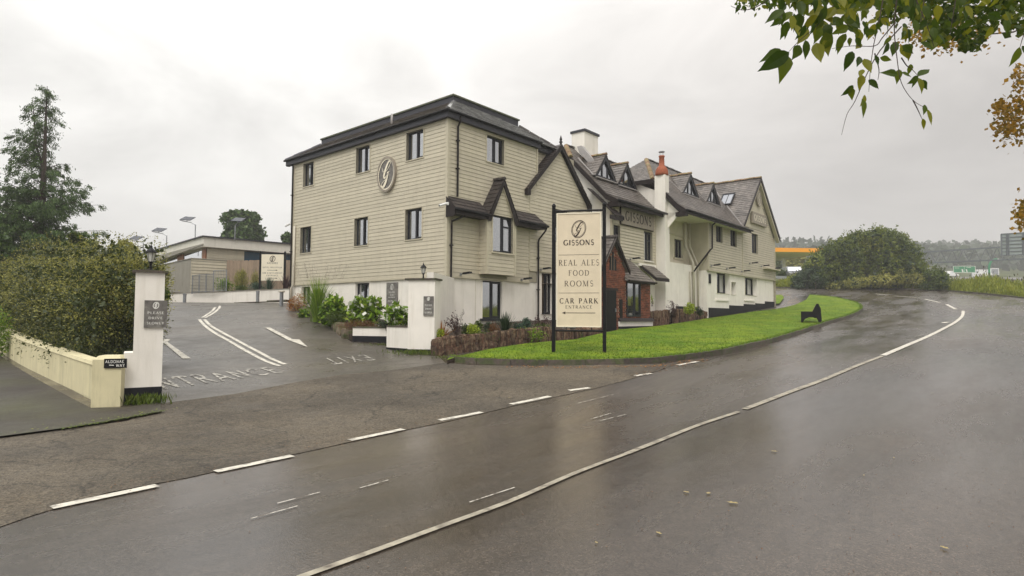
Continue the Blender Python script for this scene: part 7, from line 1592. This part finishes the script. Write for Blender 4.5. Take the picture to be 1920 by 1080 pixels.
for l in limbs: mb.tube(l, .045 if l is not limbs[2] else .02, 7, .008)
mb.build('limb', MT['bark'], tr)
tw_ = [[(1690,-70),(1679,20),(1677,60),(1682,110),(1690,155),(1712,188),(1737,203)], [(1665,-60),(1650,30),(1638,85),(1632,130),(1629,172)], [(1690,50),(1650,95),(1625,140),(1603,190),(1588,215),(1578,253)], [(1676,45),(1655,70),(1640,86),(1598,86),(1560,91)], [(1600,-50),(1570,0),(1535,45),(1500,75),(1478,98)], [(1480,-42),(1430,6),(1395,19),(1370,11)], [(1520,-30),(1478,0),(1466,30),(1448,43)], [(1690,108),(1700,123),(1708,128),(1722,143)], [(1712,188),(1722,208),(1729,224)], [(1640,100),(1648,130),(1646,150)], [(1800,-60),(1790,10),(1782,60)], [(1740,-60),(1730,20),(1722,70)], [(1700,-40),(1735,40),(1752,90)], [(1930,40),(1918,70),(1912,90)]]
for t in tw_: pts = spline_pts([rel(at(u, v, YT)) for u, v in t], 4); mb = MB(); mb.tube(pts, .0055, 5, .0016); mb.build('twig', MT['bark'], tr)
def leafmesh(seed, lobed=False):
    r = random.Random(seed); mb = MB()
    prof = [(0,0),(.12,.15),(.30,.25),(.50,.24),(.72,.14),(.88,.05),(1,0)] if not lobed else [(0,0),(.10,.10),(.18,.30),(.34,.20),(.46,.34),(.60,.16),(.78,.14),(1,0)]
    bend = r.uniform(-.55,.15); fold = r.uniform(.1,.3); mid = [(x, 0, bend*x*x) for x, _ in prof]
    Lp = [(x, y*r.uniform(.9,1.1), bend*x*x+y*fold) for x, y in prof]; Rp = [(x, -y*r.uniform(.9,1.1), bend*x*x+y*fold) for x, y in prof]; n = len(prof); mb.ct = r.uniform(.15, .95)
    for i in range(n-1):
        for S_ in (Lp, Rp): mb.poly([mid[i], mid[i+1], S_[i+1], S_[i]] if 0 < i < n-2 else ([mid[0], mid[1], S_[1]] if i == 0 else [mid[i], mid[i+1], S_[i]]))
    me = mb.mesh('leaf', LM['twigleaf'])
    if 'tone' not in me.attributes: me.attributes.new('tone', 'FLOAT', 'FACE')
    me.attributes['tone'].data.foreach_set('value', [mb.ct]*len(me.polygons)); return me
LV = [leafmesh(i) for i in range(12)]
def put_leaf(u, v, ang, Lpx, Y=YT, parent=tr, flat=None):
    """a single leaf hanging from (u, v); ang: direction of its tip in the view, degrees from right, downwards positive"""
    p = at(u, v, Y); o = link('leaf', random.choice(LV), parent, rel(p)); d = Vector((math.cos(R(ang)), random.uniform(-.35,.35), -math.sin(R(ang)))).normalized()
    n_ = Vector((random.uniform(-.6,.6), -1, random.uniform(-.5,.7))); yax = n_.cross(d).normalized(); zax = d.cross(yax); o.rotation_mode = 'QUATERNION'; o.rotation_quaternion = Matrix((d, yax, zax)).transposed().to_quaternion(); s = Lpx*Y/FPX; o.scale = (s, s, s); return o
random.seed(11)
ex = [(1480,98,150,60),(1476,104,105,52),(1468,96,165,42),(1500,85,120,38),(1510,75,80,36),(1530,80,85,46),(1548,60,80,44),(1545,75,70,30),(1478,40,110,32),(1466,36,150,22),(1470,48,60,26),(1738,204,80,34),(1734,196,100,22),(1730,222,75,22),(1682,140,190,30),(1686,130,100,26),(1690,136,20,22),(1722,143,140,26),(1722,143,-40,34),(1722,146,75,30),(1716,142,100,22),(1726,150,50,24),(1690,84,60,28),(1680,78,110,30),(1708,120,95,20),(1618,130,120,22),(1616,140,100,30),(1628,150,40,26),(1600,160,130,26),(1596,164,80,24),(1620,110,75,34),(1612,106,110,24),(1598,96,110,36),(1640,104,60,22),(1650,108,20,22),(1616,185,70,36),(1622,178,110,26),(1560,72,120,26),(1576,70,90,30),(1712,85,150,26),(1726,80,20,30),(1740,86,-20,26),(1700,82,70,32),(1912,88,100,36),(1916,86,60,34)]
for u, v, a, L in ex: put_leaf(u, v, a, L, YT+random.uniform(-.1,.1))
def cloud(nn, u0, u1, v0, v1, L0, L1, Y0, Y1, keep=None):
    k = 0
    while k < nn:
        u, v = random.uniform(u0, u1), random.uniform(v0, v1)
        if keep and not keep(u, v): continue
        put_leaf(u, v, random.gauss(85, 42), random.uniform(L0, L1), random.uniform(Y0, Y1)); k += 1
cloud(95, 1450, 1600, -40, 80, 20, 44, 4.4, 5.0, lambda u, v: v < 70-.0*(u) and v < (u-1440)*1.1+5 and (v < 50 or random.random() < .4))
cloud(105, 1580, 1740, -40, 85, 15, 32, 4.5, 5.2, lambda u, v: v < 60 or random.random() < .35); cloud(24, 1375, 1470, -30, 12, 10, 18, 5, 5.4); cloud(30, 1700, 1900, -30, 70, 22, 34, 4.6, 5.2, lambda u, v: v < 75-(u-1700)*.1)
# the denser small-leaved mass further in
def crowd(nn, fn, Y0, Y1, size, m, name, parent, asp=.7, tone=None):
    C = [];
    while len(C) < nn:
        u, v = fn()
        if u is None: continue
        C.append(tuple(rel(at(u, v, random.uniform(Y0, Y1)))) if parent is tr else tuple(at(u, v, random.uniform(Y0, Y1))-parent.location))
    o = foliage(name, np.array(C), size, m, parent, asp, tone=tone); o['kind'] = 'stuff'; return o
def dense():
    u = random.uniform(1560, 1935); lim = 22+70*math.exp(-((u-1800)/85)**2)+14*math.sin(u*.08)+10*math.sin(u*.21) ; lim = min(lim, 100) if u < 1880 else 60+10*math.sin(u*.3)
    v = random.uniform(-90, max(5, lim)); return (u, v)
crowd(3600, dense, 6.2, 7.6, .085, 'twigleaf', 'foliage', tr, .75)
crowd(260, lambda: (random.uniform(1380,1470), random.gauss(-6, 12)), 6, 7, .06, 'twigleaf', 'foliage', tr, .6)
for _ in range(0): pass
# autumn maple at the right edge
mp_ = empty('autumn_maple_tree', (13.2, 11.0, H(13.2, 11))); tag(mp_, 'maple turning orange, its leaf tips showing at the right edge', 'tree')
mb = MB(); mb.tube([(0,0,-.3),(-.2,0,3),(-.1,.1,7)], .22, 9, .06); L_ = lambda u, v, Y=9.5: at(u, v, Y)-mp_.location
for pts in ([(-.2,0,3.2),(-1.6,-.8,4.2),L_(1985,190),L_(1900,200),L_(1868,205)], [(-.2,0,4.5),L_(2000,120),L_(1930,130),L_(1902,160)], [(-.15,0,2.6),L_(2000,400),L_(1940,395),L_(1912,398)], [(-.1,0,5.8),L_(2050,0),L_(1900,60),L_(1790,70)]): mb.tube(pts, .03, 6, .004)
mb.build('trunk', MT['bark'], mp_)
def mfn():
    k = random.random()
    if k < .36: return (random.gauss(1893, 17), random.gauss(228, 18))
    if k < .60: return (random.gauss(1915, 12), random.uniform(120, 215))
    if k < .68: return (random.gauss(1874, 6), random.gauss(198, 6))
    if k < .80: return (random.gauss(1916, 9), random.gauss(402, 16))
    return (random.uniform(1920, 2050), random.uniform(60, 420))
crowd(1300, mfn, 9.1, 10, .068, 'maple', 'foliage', mp_, .8)
crowd(700, lambda: (random.gauss(1770, 45), random.gauss(62, 18)), 8.6, 9.6, .06, 'maple', 'foliage', mp_, .8)

# ================================================================ AIR
hm = bpy.data.materials.new('haze_air'); hm.use_nodes = True; t = hm.node_tree; t.nodes.clear()
pv = t.nodes.new('ShaderNodeVolumePrincipled'); pv.inputs['Color'].default_value = (.96,.96,.96,1); pv.inputs['Density'].default_value = HAZE; pv.inputs['Anisotropy'].default_value = .1
ou = t.nodes.new('ShaderNodeOutputMaterial'); t.links.new(pv.outputs[0], ou.inputs['Volume'])
mb = MB(); mb.box(-1150,1350,-320,1290,-1.4,100); hz_ = mb.build('haze', hm); hz_['kind'] = 'stuff'
